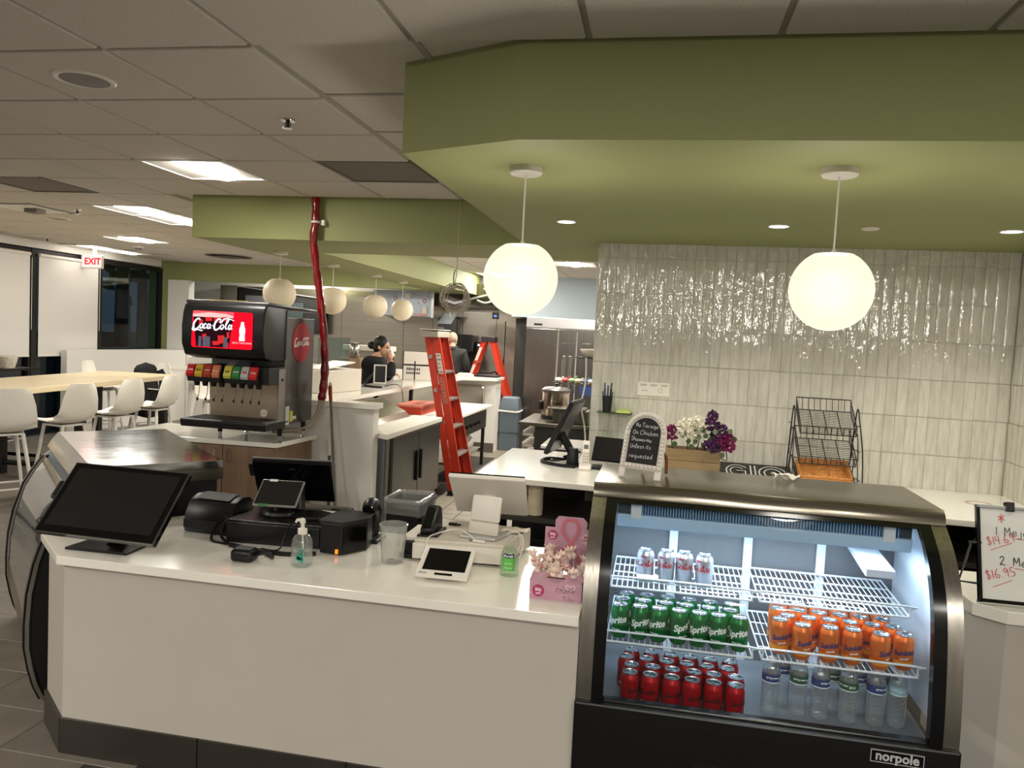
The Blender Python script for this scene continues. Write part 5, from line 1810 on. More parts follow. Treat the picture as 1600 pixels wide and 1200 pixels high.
def basket(zf, zb, yf, yb, hh):
    x0, x1 = .87, 1.195
    mb = MB()
    fl_ = lambda u, v: (x0 + (x1 - x0) * u, yf + (yb - yf) * v, zf + (zb - zf) * v)
    mb.tube([fl_(0, 0), fl_(1, 0), fl_(1, 1), fl_(0, 1)], .004, 6, closed=True)
    upb = (0, .02, hh)
    for k in range(1, 14):
        mb.rod(fl_(0, k / 14), fl_(1, k / 14), .0018, 5)
    for k in range(1, 4):
        mb.rod(fl_(k / 4, 0), fl_(k / 4, 1), .003, 6)
    a, b = Vector(fl_(0, 1)) + Vector(upb), Vector(fl_(1, 1)) + Vector(upb)
    c_, d_ = Vector(fl_(1, 0)) + Vector((0, -.012, .045)), Vector(fl_(0, 0)) + Vector((0, -.012, .045))
    mb.tube([a, b, c_, d_], .0038, 6, closed=True)
    for k in range(10):
        mb.rod(fl_(k / 9, 1), a + (b - a) * k / 9, .0022, 5)
        mb.rod(fl_(k / 9, 0), d_ + (c_ - d_) * k / 9, .0022, 5)
    for k in range(1, 7):
        mb.rod(fl_(0, k / 7), d_ + (a - d_) * k / 7, .0022, 5)
        mb.rod(fl_(1, k / 7), c_ + (b - c_) * k / 7, .0022, 5)
    mb.out('basket', m_bw, t)


basket(BC + .345, BC + .475, 5.0, 5.19, .075)
basket(BC + .165, BC + .295, 4.965, 5.17, .075)
basket(BC + .02, BC + .11, 4.94, 5.15, .06)
t2 = thing('wicker_tray', 'orange brown wicker tray on the bottom tier of the wire rack', 'tray', (1.03, 5.0, BC + .03))
m_wick = mat('wicker', (206, 140, 72), .6, noise=(60, .3), bump=(90, .6), stretch=(1, 1, 3))
tf = lambda u, v, h: (.885 + .295 * u, 4.95 + .185 * v, BC + .034 + .082 * v + h)
for a, b, nm in (((0, 0), (1, 0), 'front_side'), ((0, 1), (1, 1), 'back_side'), ((0, 0), (0, 1), 'left_side'), ((1, 0), (1, 1), 'right_side')):
    mb = MB()
    for k in range(5):
        mb.rod(tf(a[0], a[1], .006 + .012 * k), tf(b[0], b[1], .006 + .012 * k), .0065, 6)
    for k in range(9):
        u, v = a[0] + (b[0] - a[0]) * k / 8, a[1] + (b[1] - a[1]) * k / 8
        mb.rod(tf(u, v, 0), tf(u, v, .062), .005, 6)
    mb.out(nm, m_wick, t2)
mb = MB()
for k in range(13):
    mb.rod(tf(0, k / 12, .003), tf(1, k / 12, .003), .0085, 6)
mb.out('woven_bottom', m_wick, t2)

# small black letter sign lying on the counter by the wall
t = thing('letter_sign', 'black sign board with outlined letters lying low behind the drinks case', 'sign', (.65, 5.2, BC))
M = frame((.64, 5.22, .945), (1, -.03, 0), (0, .92, .25))
lbox(MB(), M, -.22, -.14, -.012, .24, .14, 0).out('board', m_blackg, t, smooth=0, bevel=.003)
mb = MB()
Nn = M.to_3x3() @ Vector((0, 0, 1))
def ring(cx, cy, rx, ry, r):
    mb.tube([M @ Vector((cx + rx * math.cos(a * PI / 14), cy + ry * math.sin(a * PI / 14), .002)) for a in range(28)], r, 5, closed=True, flat=Nn)
ring(.12, 0, .085, .105, .005); ring(.12, 0, .052, .07, .005)
mb.tube([M @ Vector((-.1 + .07 * math.cos(a * PI / 14), .095 * math.sin(a * PI / 14), .002)) for a in range(3, 26)], .005, 5, flat=Nn)
mb.tube([M @ Vector((-.1 + .045 * math.cos(a * PI / 14), .06 * math.sin(a * PI / 14), .002)) for a in range(3, 26)], .004, 5, flat=Nn)
mb.tube([M @ Vector(p) for p in ((-.105, .01, .002), (-.05, .01, .002), (-.05, -.06, .002))], .005, 5, flat=Nn)
for xx in (-.015, .012):
    mb.tube([M @ Vector((xx, -.1, .002)), M @ Vector((xx, .1, .002))], .005, 5, flat=Nn)
mb.out('lettering', mat('pale_outline', (200, 200, 198), .5), t, smooth=0)

# monitor seen edge on
t = thing('slim_monitor', 'black monitor turned sideways at the end of the tiled wall', 'monitor', (-.62, 5.4, BC))
M = frame((-.60, 5.36, 1.14), (.12, 1, 0), (.42, 0, .9))
lbox(MB(), M, -.2, -.2, -.03, .2, .2, 0).out('housing', m_black, t, smooth=0, bevel=.008)
lbox(MB(), M, -.17, .05, -.034, .17, .15, -.03).out('rear_vent', m_frame, t, smooth=0)
lbox(MB(), M, -.185, -.185, 0, .185, .185, .0015).out('screen', m_screen, t, smooth=0)
MB().tube([M @ Vector((0, -.05, -.03)), (-.56, 5.40, .95), (-.60, 5.38, .91)], .03, 10).out('neck', m_black, t)
MB().slab([(-.70, 5.3), (-.52, 5.3), (-.52, 5.46), (-.70, 5.48)], BC, BC + .012).out('base', m_black, t, smooth=0, bevel=.003)

t = thing('cordless_phone', 'white cordless phone standing in its charger on the back counter', 'phone', (-.44, 5.06, BC))
MB().prism([(-.475, 5.02, BC), (-.475, 5.02, BC + .018), (-.475, 5.06, BC + .04), (-.475, 5.11, BC + .03), (-.475, 5.11, BC)], (.08, 0, 0)).out('charger', m_whitep, t, smooth=0, bevel=.006)
M = tilt_frame((-.435, 5.065, BC + .105), 5, 80)
lbox(MB(), M, -.024, -.085, -.012, .024, .085, .012).out('handset', m_whitep, t, smooth=30, bevel=.008)
lbox(MB(), M, -.015, .03, .012, .015, .058, .0135).out('display', m_screen, t, smooth=0)
mb = MB()
for r in range(4):
    for k in range(3):
        lbox(mb, M, -.017 + .013 * k, -.062 + .019 * r, .012, -.008 + .013 * k, -.05 + .019 * r, .0138)
mb.out('keys', mat('key_grey', (170, 160, 140), .5), t, smooth=0)
t = thing('speaker_pod', 'small black upright desk speaker beside the white phone', 'speaker', (-.53, 5.17, BC))
MB().lathe([(.04, 0), (.042, .02), (.036, .11), (.03, .122)], 20, (-.53, 5.17, BC)).out('body', m_black, t)
MB().lathe([(.045, 0), (.048, .006), (.045, .012)], 20, (-.53, 5.17, BC)).out('foot', m_blackm, t)
t = thing('laptop', 'open black laptop screen behind the chalkboard easel', 'laptop', (-.3, 5.22, BC))
M = tilt_frame((-.285, 5.22, 1.02), -14, 66)
lbox(MB(), M, -.12, -.085, -.006, .12, .085, .004).out('screen_lid', m_blackg, t, smooth=0, bevel=.004)
MB().slab([(-.42, 5.1), (-.19, 5.05), (-.17, 5.18), (-.40, 5.22)], BC, BC + .018).out('keyboard_base', m_black, t, smooth=0, bevel=.004)
lbox(MB(), M, -.112, -.075, .004, .112, .078, .0052).out('screen', m_screen, t, smooth=0)
cable([(-.5, 5.08, BC + .012), (-.62, 5.1, BC + .01), (-.74, 5.2, BC + .01), (-.72, 5.34, BC + .012), (-.62, 5.34, BC + .012), (-.56, 5.28, BC + .012), (-.5, 5.2, BC + .012), (-.48, 5.1, BC + .014)], .012, 'thick black cable coiled on the white back counter')
cable([(-.56, 5.14, BC + .008), (-.66, 5.18, BC + .009), (-.62, 5.26, BC + .008), (-.57, 5.24, BC + .02), (-.6, 5.2, BC + .02)], .005, 'thin white cable inside the black coil on the back counter', m_whitep)
cable([(-.515, 5.58, 1.62), (-.51, 5.58, 1.45), (-.53, 5.58, 1.28), (-.50, 5.58, 1.12), (-.49, 5.57, 1.0), (-.52, 5.5, .91)], .006, 'white cable hanging beside the end of the tiled wall', m_whitep)

# pen cup on a glass shelf
t = thing('glass_shelf', 'small clear glass shelf on the tiled wall under the pens', 'shelf', (-.27, 5.39, 1.255))
MB().slab([(-.40, 5.32), (-.16, 5.31), (-.16, 5.438), (-.40, 5.446)], 1.255, 1.263).out('pane', glass_mat('shelf_glass', (190, 210, 195), 1.0), t, smooth=0)
for xx in (-.345, -.21):
    MB().tube([(xx, 5.44, 1.245), (xx, 5.38, 1.243), (xx, 5.375, 1.255)], .006, 8).out('bracket', m_chrome, t)
t = thing('pen_cup', 'black mesh cup of pens on the small glass shelf', 'pen cup', (-.335, 5.37, 1.263))
MB().lathe([(.028, .0), (.036, .105), (.0345, .105), (.027, .004), (.0001, .003)], 20, (-.335, 5.37, 1.263), cap1=False).out('cup', m_blackm, t)
for k in range(8):
    a = k * .8
    MB().rod((-.335 + .012 * math.cos(a), 5.37 + .012 * math.sin(a), 1.27), (-.335 + .034 * math.cos(a), 5.37 + .02 * math.sin(a), 1.40 + .02 * ((k * 3) % 4)), .0042, 6).out('pen', [mat('pen_blue', (40, 54, 96), .4), m_blackm, mat('pen_blue')][k % 3], t)
t = thing('sticky_notes', 'stack of yellow green note pads on the small glass shelf', 'notes', (-.22, 5.37, 1.263))
MB().slab([(-.27, 5.33), (-.175, 5.33), (-.175, 5.42), (-.27, 5.42)], 1.263, 1.275).out('pad', mat('note_yellow', (206, 206, 120), .8), t, smooth=0)
MB().slab([(-.26, 5.335), (-.18, 5.332), (-.178, 5.41), (-.258, 5.415)], 1.275, 1.286).out('top_pad', mat('note_green', (170, 190, 110), .8), t, smooth=0)
t = thing('wall_notice', 'small white printed notice stuck on the tiled wall', 'notice', (-.03, 5.43, 1.385))
ang = math.atan2(-.09, WX1 - WX0)
M = frame((-.028, 5.435, 1.432), (1, -.034, 0), (0, 0, 1))
lbox(MB(), M, -.108, -.046, 0, .108, .046, .002).out('sheet', mat('notice_paper', (226, 222, 210), .7), t, smooth=0)
mb = MB()
for k, (xx, yy, ww) in enumerate([(-.07, .03, .05), (.0, .03, .05), (.07, .03, .05), (-.07, .022, .04), (0, .022, .04), (.07, .022, .04), (-.06, -.012, .04)]):
    lbox(mb, M, xx - ww / 2, yy - .0015, .002, xx + ww / 2, yy + .0015, .0026)
mb.tube([M @ Vector((.045 + .014 * math.cos(a), -.008 + .014 * math.sin(a), .0025)) for a in [x * .45 for x in range(14)]], .001, 5, closed=True)
mb.out('print', mat('grey_print', (96, 96, 96), .4), t, smooth=0)

# wrapped paper rolls on the shelf under the back counter
for k, xx in enumerate((-.80, -.70)):
    t = thing('wrapped_roll', 'plastic wrapped paper roll on the shelf under the back counter, %s one' % ['left', 'right'][k], 'paper roll', (xx, 4.72, .65), group='wrapped paper rolls')
    MB().lathe([(.04, 0), (.048, .006), (.049, .06), (.047, .12), (.049, .19), (.04, .2)], 18, (xx, 4.72, .65)).out('roll', mat('roll_paper', (214, 200, 172), .35, noise=(20, .12), bump=(30, .5)), t)
    MB().lathe([(.016, .2), (.022, .201), (.02, .206)], 12, (xx, 4.72, .65)).out('core', m_offwhite, t)

# trash can with liner
t = thing('trash_can', 'black waste bin with a clear bag liner behind the counter', 'trash can', (-1.53, 4.75, 0))
def rrect(cx, cy, hx, hy, r, z, n=5):
    pts = []
    for sx, sy, a0 in ((1, 1, 0), (-1, 1, 90), (-1, -1, 180), (1, -1, 270)):
        for k in range(n):
            a = math.radians(a0 + 90 * k / (n - 1))
            pts.append((cx + sx * (hx - r) + r * math.cos(a), cy + sy * (hy - r) + r * math.sin(a), z))
    return pts
def loft(mb, rings, cap0=True, cap1=False):
    n = len(rings[0]); vs = [p for g in rings for p in g]; fs = []
    for i in range(len(rings) - 1):
        for j in range(n):
            fs.append((i * n + j, i * n + (j + 1) % n, (i + 1) * n + (j + 1) % n, (i + 1) * n + j))
    if cap0: fs.append(tuple(range(n - 1, -1, -1)))
    if cap1: fs.append(tuple(range((len(rings) - 1) * n, len(rings) * n)))
    return mb.add(vs, fs)
cx, cy = -1.545, 4.85
loft(MB(), [rrect(cx, cy, .10, .125, .03, 0), rrect(cx, cy, .122, .16, .04, .64), rrect(cx, cy, .127, .165, .04, .65), rrect(cx, cy, .116, .154, .035, .65), rrect(cx, cy, .09, .12, .03, .02)]).out('bin', m_black, t)
rings = []
for z, g in ((.575, .008), (.60, .009), (.64, .014), (.675, .008), (.675, -.004), (.62, -.012), (.52, -.02)):
    rg = rrect(cx, cy, .122 + g, .16 + g, .04, z)
    rings.append([(x + random.uniform(-.004, .004), y + random.uniform(-.004, .004), zz + random.uniform(-.008, .008)) for x, y, zz in rg])
loft(MB(), rings, False).out('bag_liner', glass_mat('bag_film', (244, 243, 242), 1.4, .15, .08, .16), t)

# ------------------------------------------------------------------ soda machine on its cabinet
t = thing('drink_cabinet', 'wood grain base cabinet with white top carrying the soda machine', 'cabinet', (-3.3, 5.55, 0))
ST = .868
m_walnut = mat('walnut_laminate', (128, 102, 80), .5, noise=(4, .18), stretch=(6, 6, .35))
MB().slab([(-4.05, 5.24), (-2.735, 5.30), (-2.69, 5.90), (-4.05, 5.92)], ST - .035, ST).out('countertop', m_quartz, t, smooth=0, bevel=.003)
MB().slab([(-4.0, 5.29), (-2.765, 5.345), (-2.725, 5.88), (-4.0, 5.88)], .1, ST - .036).out('carcass', m_walnut, t, smooth=0)
MB().slab([(-4.0, 5.33), (-2.79, 5.385), (-2.75, 5.86), (-4.0, 5.86)], 0, .1).out('plinth', m_dark, t, smooth=0)
for k in range(3):
    xa, xb = -3.99 + .41 * k, -3.99 + .41 * k + .404
    ya = 5.29 + (xa + 4.0) * .0445
    yb = 5.29 + (xb + 4.0) * .0445
    d = MB().prism([(xa, ya - .018, .12), (xb, yb - .018, .12), (xb, yb - .001, .12), (xa, ya - .001, .12)], (0, 0, ST - .165)).out('door', m_walnut, t, smooth=0, bevel=.002)
    hx = xa + .05 if k == 2 else xb - .05
    hy = 5.29 + (hx + 4.0) * .0445 - .018
    MB().tube([(hx, hy, .70), (hx, hy - .028, .705), (hx, hy - .028, .795), (hx, hy, .80)], .005, 8).out('handle', m_chrome, d)

t = thing('soda_fountain', 'black and steel soda fountain machine with glowing red drink screen', 'soda machine', (-3.0, 5.5, ST))
sx0, sx1 = -3.315, -2.70
m_bev_side = steel_mat('dark_side_steel', (112, 112, 112), .26, 2, amount=.05, bump=.02)
MB().box(sx0 + .02, 5.33, 1.0, sx1, 5.80, 1.80).out('body', m_bev_side, t, smooth=0, bevel=.004)
# curved black head overhanging the front
hp = [(5.335, 1.60 - .02), (5.335, 1.875), (5.06, 1.88), (5.02, 1.855), (5.0, 1.80), (4.985, 1.70), (4.99, 1.58), (5.03, 1.50), (5.16, 1.475), (5.335, 1.48)]
MB().prism([(sx0 - .01, y, z) for y, z in hp], (sx1 - sx0 + .01, 0, 0)).out('head', m_black, t, smooth=40, bevel=.012, seg=3)
MB().prism([(sx0 - .016, 5.04, 1.868), (sx0 - .016, 5.82, 1.848), (sx0 - .016, 5.82, 1.872), (sx0 - .016, 5.05, 1.893)], (sx1 - sx0 + .028, 0, 0)).out('top_lid', mat('grey_lid', (46, 45, 44), .35), t, smooth=30, bevel=.008)
MB().box(sx0 + .05, 5.16, 1.893, sx0 + .4, 5.5, 1.90).out('cardboard_sheet', mat('cardboard', (190, 160, 110), .8), t, smooth=0)
MB().box(sx1 - .22, 5.32, 1.49, sx1 + .003, 5.336, 1.85).out('head_side', m_black, t, smooth=0)
# screen and what it shows
M = frame((-3.005, 4.982, 1.686), (1, -.0, 0), (0, .02, 1))
mb = MB()
mb.T = M
poly = [(-.232 + .012, -.128), (.232 - .012, -.128), (.232, -.116), (.228, .116), (.214, .128), (-.214, .128), (-.228, .116), (-.232, -.116)]
mb.prism([(x, y, 0) for x, y in poly], (0, 0, .004))
mb.T = Matrix.Identity(4)
mb.out('screen', emit_mat('screen_red', (250, 14, 36), 1.0), t, smooth=0)
def spoly(pts, col, s, z, nm):
    q = MB(); q.T = M
    q.prism([(x, y, z) for x, y in pts], (0, 0, .0006))
    q.T = Matrix.Identity(4)
    return q.out(nm, emit_mat('screen_' + nm, col, s), t, smooth=0)
spoly([(-.195, -.122), (.058, -.122), (.082, .09), (-.222, .09)], (34, 12, 18), 1.0, .0044, 'glass_shade')
spoly([(-.226, .085), (.082, .085), (.086, .098), (.03, .112), (-.10, .118), (-.226, .104)], (250, 176, 170), 1.0, .0046, 'rim_glow')
spoly([(-.226, .1), (.086, .097), (.086, .127), (-.224, .127)], (214, 82, 92), 1.0, .0045, 'pale_band')
for k, (px_, py_, ww, hh) in enumerate([(-.1, .075, .05, .02), (-.04, .07, .04, .025), (.02, .078, .04, .02), (-.13, -.05, .03, .03), (.0, -.06, .05, .04), (-.04, -.09, .05, .02), (.04, -.1, .03, .025), (-.16, .05, .03, .03), (.05, -.03, .02, .03)]):
    spoly([(px_ - ww / 2, py_ - hh), (px_ + ww / 2, py_ - hh * .7), (px_ + ww * .4, py_ + hh * .6), (px_ - ww * .6, py_ + hh * .5)], [(200, 40, 40), (150, 26, 34), (226, 70, 56)][k % 3], .9, .005 + .0001 * k, 'ice')
for k, (px_, ww) in enumerate([(-.165, .012), (-.115, .03), (.03, .016)]):
    spoly([(px_ - ww, -.12), (px_ + ww, -.12), (px_ + ww * .9, -.05), (px_ - ww * .8, -.05)], [(90, 86, 100), (196, 90, 120), (110, 80, 110)][k], .8, .0062 + .0001 * k, 'straw')
mb = MB()
Ml = M @ Matrix.Translation((-.072, .03, .0075))
swash_logo(mb, Ml, .07, .0072)
mb.out('logo_shadow', emit_mat('screen_shadow', (20, 8, 12), .6), t)
mb = MB()
swash_logo(mb, Ml @ Matrix.Translation((0, 0, .002)), .07, .0046)
mb.out('logo', emit_mat('screen_white', (246, 246, 255), 1.05), t)
# contour bottle silhouette
bp_ = [(.0, -.07), (.02, -.07), (.022, -.05), (.018, -.03), (.022, -.01), (.0225, .01), (.016, .03), (.011, .05), (.010, .062), (.0, .062)]
spoly([(.155 + x, y) for x, y in bp_] + [(.155 - x, y) for x, y in bp_[::-1][1:-1]], (235, 240, 250), 1.05, .005, 'bottle')
mb = MB()
put_text(mb, 'SELECT YOUR DRINK', .0155, M @ Matrix.Translation((.155, -.085, .0052)))
mb.out('prompt', emit_mat('screen_prompt', (255, 190, 195), .9), t, smooth=0)
# valves
def valve_block(xa, n, cols, nm):
    MB().prism([(xa, 5.06, 1.31), (xa, 5.045, 1.36), (xa, 5.075, 1.43), (xa, 5.33, 1.43), (xa, 5.33, 1.31)], (.066 * n, 0, 0)).out('valve_housing', m_blackm, t, smooth=0, bevel=.004)
    for k in range(n):
        xx = xa + .004 + .066 * k
        a = MB().prism([(xx, 5.040, 1.345), (xx, 5.032, 1.365), (xx, 5.058, 1.43), (xx, 5.07, 1.436), (xx, 5.075, 1.36)], (.056, 0, 0)).out('flavor_tag', mat('tag_' + cols[k][0], cols[k][1], .35), t, smooth=0)
        q = MB()
        Mt = frame((xx + .028, 5.0425, 1.395), (1, 0, 0), (0, .37, .93))
        put_text(q, cols[k][2], cols[k][3], Mt, offset=.0004)
        q.out('tag_print', mat('tagp_' + cols[k][0], cols[k][4], .4), a, smooth=0)
        MB().lathe([(.017, -.035), (.024, 0)], 14, (xx + .028, 5.13, 1.31)).out('nozzle', m_black, t)
        MB().tube([(xx + .03, 5.16, 1.30), (xx + .032, 5.155, 1.23), (xx + .024, 5.15, 1.185)], .0035, 6).out('lever', m_chrome, t)
        MB().cbox(xx + .022, 5.148, 1.175, .014, .008, .022).out('lever_pad', m_black, t, smooth=0, bevel=.002)
valve_block(sx0 - .0, 4, [('red', (188, 28, 34), 'Coke', .02, (245, 235, 235)), ('yellow', (214, 178, 60), 'MELLO', .014, (30, 26, 20)), ('brown', (170, 56, 38), 'PEPPER', .013, (240, 220, 210)), ('orange', (206, 132, 92), 'Fanta', .018, (250, 225, 205))], 'l')
valve_block(sx1 - .325, 4, [('lime', (196, 196, 84), 'mist', .018, (40, 60, 30)), ('green', (44, 130, 62), 'Sprite', .018, (240, 250, 240)), ('silver', (186, 186, 190), 'diet', .02, (190, 40, 50)), ('red2', (206, 40, 38), 'Coke', .02, (250, 235, 235))], 'r')
MB().box(sx1 - .062, 5.09, 1.31, sx1 + .0, 5.33, 1.432).out('valve_end', m_blackm, t, smooth=0, bevel=.004)
MB().prism([(-3.02, 5.08, 1.33), (-3.02, 5.06, 1.38), (-3.02, 5.09, 1.46), (-3.02, 5.3, 1.46), (-3.02, 5.3, 1.33)], (.06, 0, 0)).out('ice_chute', glass_mat('chute_plastic', (120, 140, 190), 1.2, .1, .1, .1), t, smooth=0)
# splash panel, tray, feet
MB().prism([(sx0 + .03, 5.315, 1.045), (sx0 + .03, 5.335, 1.045), (sx0 + .03, 5.335, 1.32), (sx0 + .03, 5.29, 1.32)], (sx1 - sx0 - .04, 0, 0)).out('splash_panel', steel_mat('warm_steel', (214, 194, 172), .36, 0, bump=.12, scale=.8), t, smooth=0)
MB().box(sx1 - .012, 5.24, 1.03, sx1 + .001, 5.34, 1.42).out('side_flange', m_steelv, t, smooth=0)
MB().box(sx1, 5.28, 1.33, sx1 + .006, 5.30, 1.35).out('key_lock', m_dark, t, smooth=0)
mb = MB()
mb.tube([(-2.845, 5.318, 1.085), (-2.845, 5.302, 1.085)], .028, 20)
mb.T = Matrix.Identity(4)
mb.out('maker_badge', m_whitep, t)
mb = MB()
put_text(mb, 'Lancer', .016, frame((-2.845, 5.3015, 1.085), (1, 0, 0), (0, 0, 1)))
mb.out('badge_lettering', mat('badge_red', (150, 90, 90), .5), t, smooth=0)
MB().prism([(sx0 - .03, 5.02, 1.035), (sx0 - .03, 5.035, .985), (sx0 - .03, 5.34, .985), (sx0 - .03, 5.34, 1.045), (sx0 - .03, 5.04, 1.045)], (sx1 - sx0 + .045, 0, 0)).out('drip_tray', m_black, t, smooth=0, bevel=.008)
mb = MB()
for k in range(26):
    xx = sx0 + .01 + k * .0225
    mb.box(xx, 5.06, 1.045, xx + .008, 5.3, 1.0485)
mb.out('tray_grille', m_blackm, t, smooth=0, kind='stuff')
for xx in (sx0 + .09, sx1 - .04):
    for yy in (5.355, 5.74):
        f = MB().lathe([(.017, .05), (.021, .12)], 14, (xx, yy, ST)).out('foot', m_black, t)
        MB().lathe([(.019, 0), (.02, .006), (.014, .01), (.014, .05)], 14, (xx, yy, ST)).out('foot_tip', m_chrome, f)
# round red logo on the side
Ms = frame((sx1 + .001, 5.58, 1.615), (0, 1, 0), (0, 0, 1))
mb = MB(); mb.tube([Ms @ Vector((0, 0, 0)), Ms @ Vector((0, 0, .002))], .15, 40)
mb.out('logo_disc', mat('logo_red', (176, 24, 36), .35), t)
mb = MB(); swash_logo(mb, Ms @ Matrix.Translation((0, .0, .0015)), .055, .004)
mb.out('disc_logo', m_whiteprint, t)
for (yy, zz, hw, hh, cc) in ((5.385, 1.07, .03, .07, (196, 196, 190)), (5.45, 1.06, .022, .04, (214, 206, 60)), (5.5, 1.045, .03, .012, (220, 220, 216))):
    MB().box(sx1, yy - hw, zz - hh, sx1 + .002, yy + hw, zz + hh).out('sticker', mat('sticker_%d' % cc[2], cc, .5), t, smooth=0)
MB().box(sx1 + .0005, 5.36, 1.02, sx1 + .0026, 5.40, 1.03).out('sticker_print', m_blackm, t, smooth=0)
# red wrapped beverage line bundle coming down from the ceiling
t = thing('drink_line_conduit', 'red plastic wrapped hose bundle hanging from the ceiling behind the soda machine', 'hose', (-2.65, 5.73, CEIL))
m_redwrap = mat('red_wrap', (122, 6, 12), .18, noise=(8, .25), bump=(26, .6), coat=.3)
pth = smooth_pts([(-2.69, 5.725, 2.742), (-2.683, 5.72, 2.56), (-2.695, 5.72, 2.40), (-2.655, 5.725, 2.14), (-2.612, 5.725, 1.89), (-2.582, 5.735, 1.62), (-2.572, 5.74, 1.42), (-2.578, 5.735, 1.25), (-2.588, 5.73, 1.17)], 5)
MB().tube(pth, [.031 + .0035 * math.sin(k * 1.7) for k in range(len(pth))], 12).out('red_sleeve', m_redwrap, t)
MB().lathe([(.034, -.008), (.036, 0), (.034, .008)], 16, (-2.683, 5.72, 2.55), cap0=False, cap1=False).out('strap', m_whitep, t)
MB().box(-2.65, 5.735, 2.53, -2.62, 5.779, 2.57).out('strap_clip', m_whitep, t, smooth=0)
m_hose = mat('beige_hose', (172, 158, 142), .5)
for k in range(7):
    a = 2 * PI * k / 7
    dx, dy = .02 * math.cos(a), .018 * math.sin(a)
    MB().tube(smooth_pts([(-2.585 + dx, 5.735 + dy, 1.20), (-2.60 + dx, 5.73 + dy, 1.08), (-2.66 + dx * .9, 5.70 + dy, .97), (-2.76 + dx, 5.66 + dy, .93 + dx * .5), (-2.92, 5.60 + dy, .915 + dx * .7)], 5), .009, 7).out('hose_line', m_hose, t)

# broom handles leaning on the pony wall
t = thing('broom_handle', 'long grey handle with a red grip leaning on the pony wall', 'broom', (-2.42, 5.8, 0))
MB().rod((-2.41, 5.72, .02), (-2.575, 5.88, 1.16), .011, 8).out('shaft', mat('grey_shaft', (96, 88, 84), .45), t)
MB().tube([(-2.575, 5.88, 1.15), (-2.592, 5.895, 1.27)], [.014, .017], 10).out('grip', mat('red_grip', (150, 40, 30), .4), t)
MB().tube([(-2.592, 5.895, 1.265), (-2.602, 5.898, 1.285), (-2.594, 5.9, 1.30), (-2.584, 5.9, 1.285), (-2.59, 5.896, 1.268)], .005, 6).out('hang_loop', mat('red_grip'), t)
t = thing('mop_handle', 'green mop handle with a white end standing against the pony wall', 'mop', (-2.55, 5.85, 0))
MB().rod((-2.52, 5.80, .02), (-2.572, 5.885, .72), .012, 8).out('shaft', mat('green_shaft', (30, 62, 44), .45), t)
MB().tube([(-2.572, 5.885, .71), (-2.58, 5.89, .845)], [.014, .015], 10).out('grip', m_whitep, t)

# ------------------------------------------------------------------ dining side: high tables and stools
m_birch = mat('birch_top', (222, 204, 168), .35, noise=(2.5, .05), stretch=(6, .5, 1))
m_shell = mat('white_shell', (242, 237, 226), .38)
m_legp = mat('white_leg', (226, 222, 214), .4)
TT = 1.02
t = thing('high_table', 'long pale wood high table on black legs across the dining side', 'table', (-6.5, 7.2, 0))
d1 = Vector((-.118, .993, 0)); d2 = Vector((-.993, -.118, 0))
p0 = Vector((-5.72, 5.3, 0))
def tp(l, w_): return (p0 + d1 * l + d2 * w_)
MB().prism([tuple(tp(a, b) + Vector((0, 0, TT - .055))) for a, b in ((0, 0), (3.95, 0), (3.95, 1.0), (0, 1.0))], (0, 0, .055)).out('tabletop', m_birch, t, smooth=0, bevel=.004)
for l in (.2, 2.0, 3.72):
    for w_ in (.06, .94):
        q = tp(l, w_)
        MB().box(q.x - .045, q.y - .035, 0, q.x + .045, q.y + .035, TT - .056).out('leg', m_frame, t, smooth=0)
    a, b = tp(l, .1), tp(l, .9)
    MB().rod((a.x, a.y, .12), (b.x, b.y, .12), .03, 8).out('foot_rail', m_frame, t)


def make_stool():
    t = thing('bar_stool', 'x', 'stool', (0, 0, 0), group='white shell bar stools')
    SH = .74
    # shell: seat toward -x, back at +x (local)
    def shell(u, v):
        # u along profile from seat front to back top, v across
        prof = [(-.24, SH + .005), (-.21, SH + .0), (-.1, SH - .012), (.02, SH - .016), (.11, SH - .0), (.165, SH + .045), (.195, SH + .12), (.215, SH + .22), (.228, SH + .32), (.232, SH + .37)]
        k = u * 9
        i = min(int(k), 8); f_ = k - i
        x = prof[i][0] * (1 - f_) + prof[i + 1][0] * f_
        z = prof[i][1] * (1 - f_) + prof[i + 1][1] * f_
        w_ = [.17, .195, .21, .215, .215, .21, .20, .185, .155, .12][i] * (1 - f_) + [.17, .195, .21, .215, .215, .21, .20, .185, .155, .12][i + 1] * f_
        s = 2 * v - 1
        cv = s * s * .035
        if u > .45: x -= cv * 1.0
        if u < .6: z += cv * .9
        return (x, s * w_, z)
    MB().grid(shell, 18, 10).out('seat_shell', m_shell, t, local=True, smooth=60, solid=.009)
    for sx in (-1, 1):
        for sy in (-1, 1):
            MB().rod((-.03 + sx * .12, sy * .11, SH - .02), (-.03 + sx * .2, sy * .2, 0), .016, 8, r2=.012).out('leg', m_legp, t, local=True)
    mb = MB()
    a = .172; z = .26
    mb.tube([(-.03 - a, -a, z), (-.03 + a, -a, z), (-.03 + a, a, z), (-.03 - a, a, z)], .008, 6, closed=True)
    mb.out('foot_ring', m_legp, t, local=True)
    MB().box(-.15, -.12, SH - .035, .09, .12, SH - .018).out('mount_plate', m_legp, t, local=True, smooth=0)
    return t


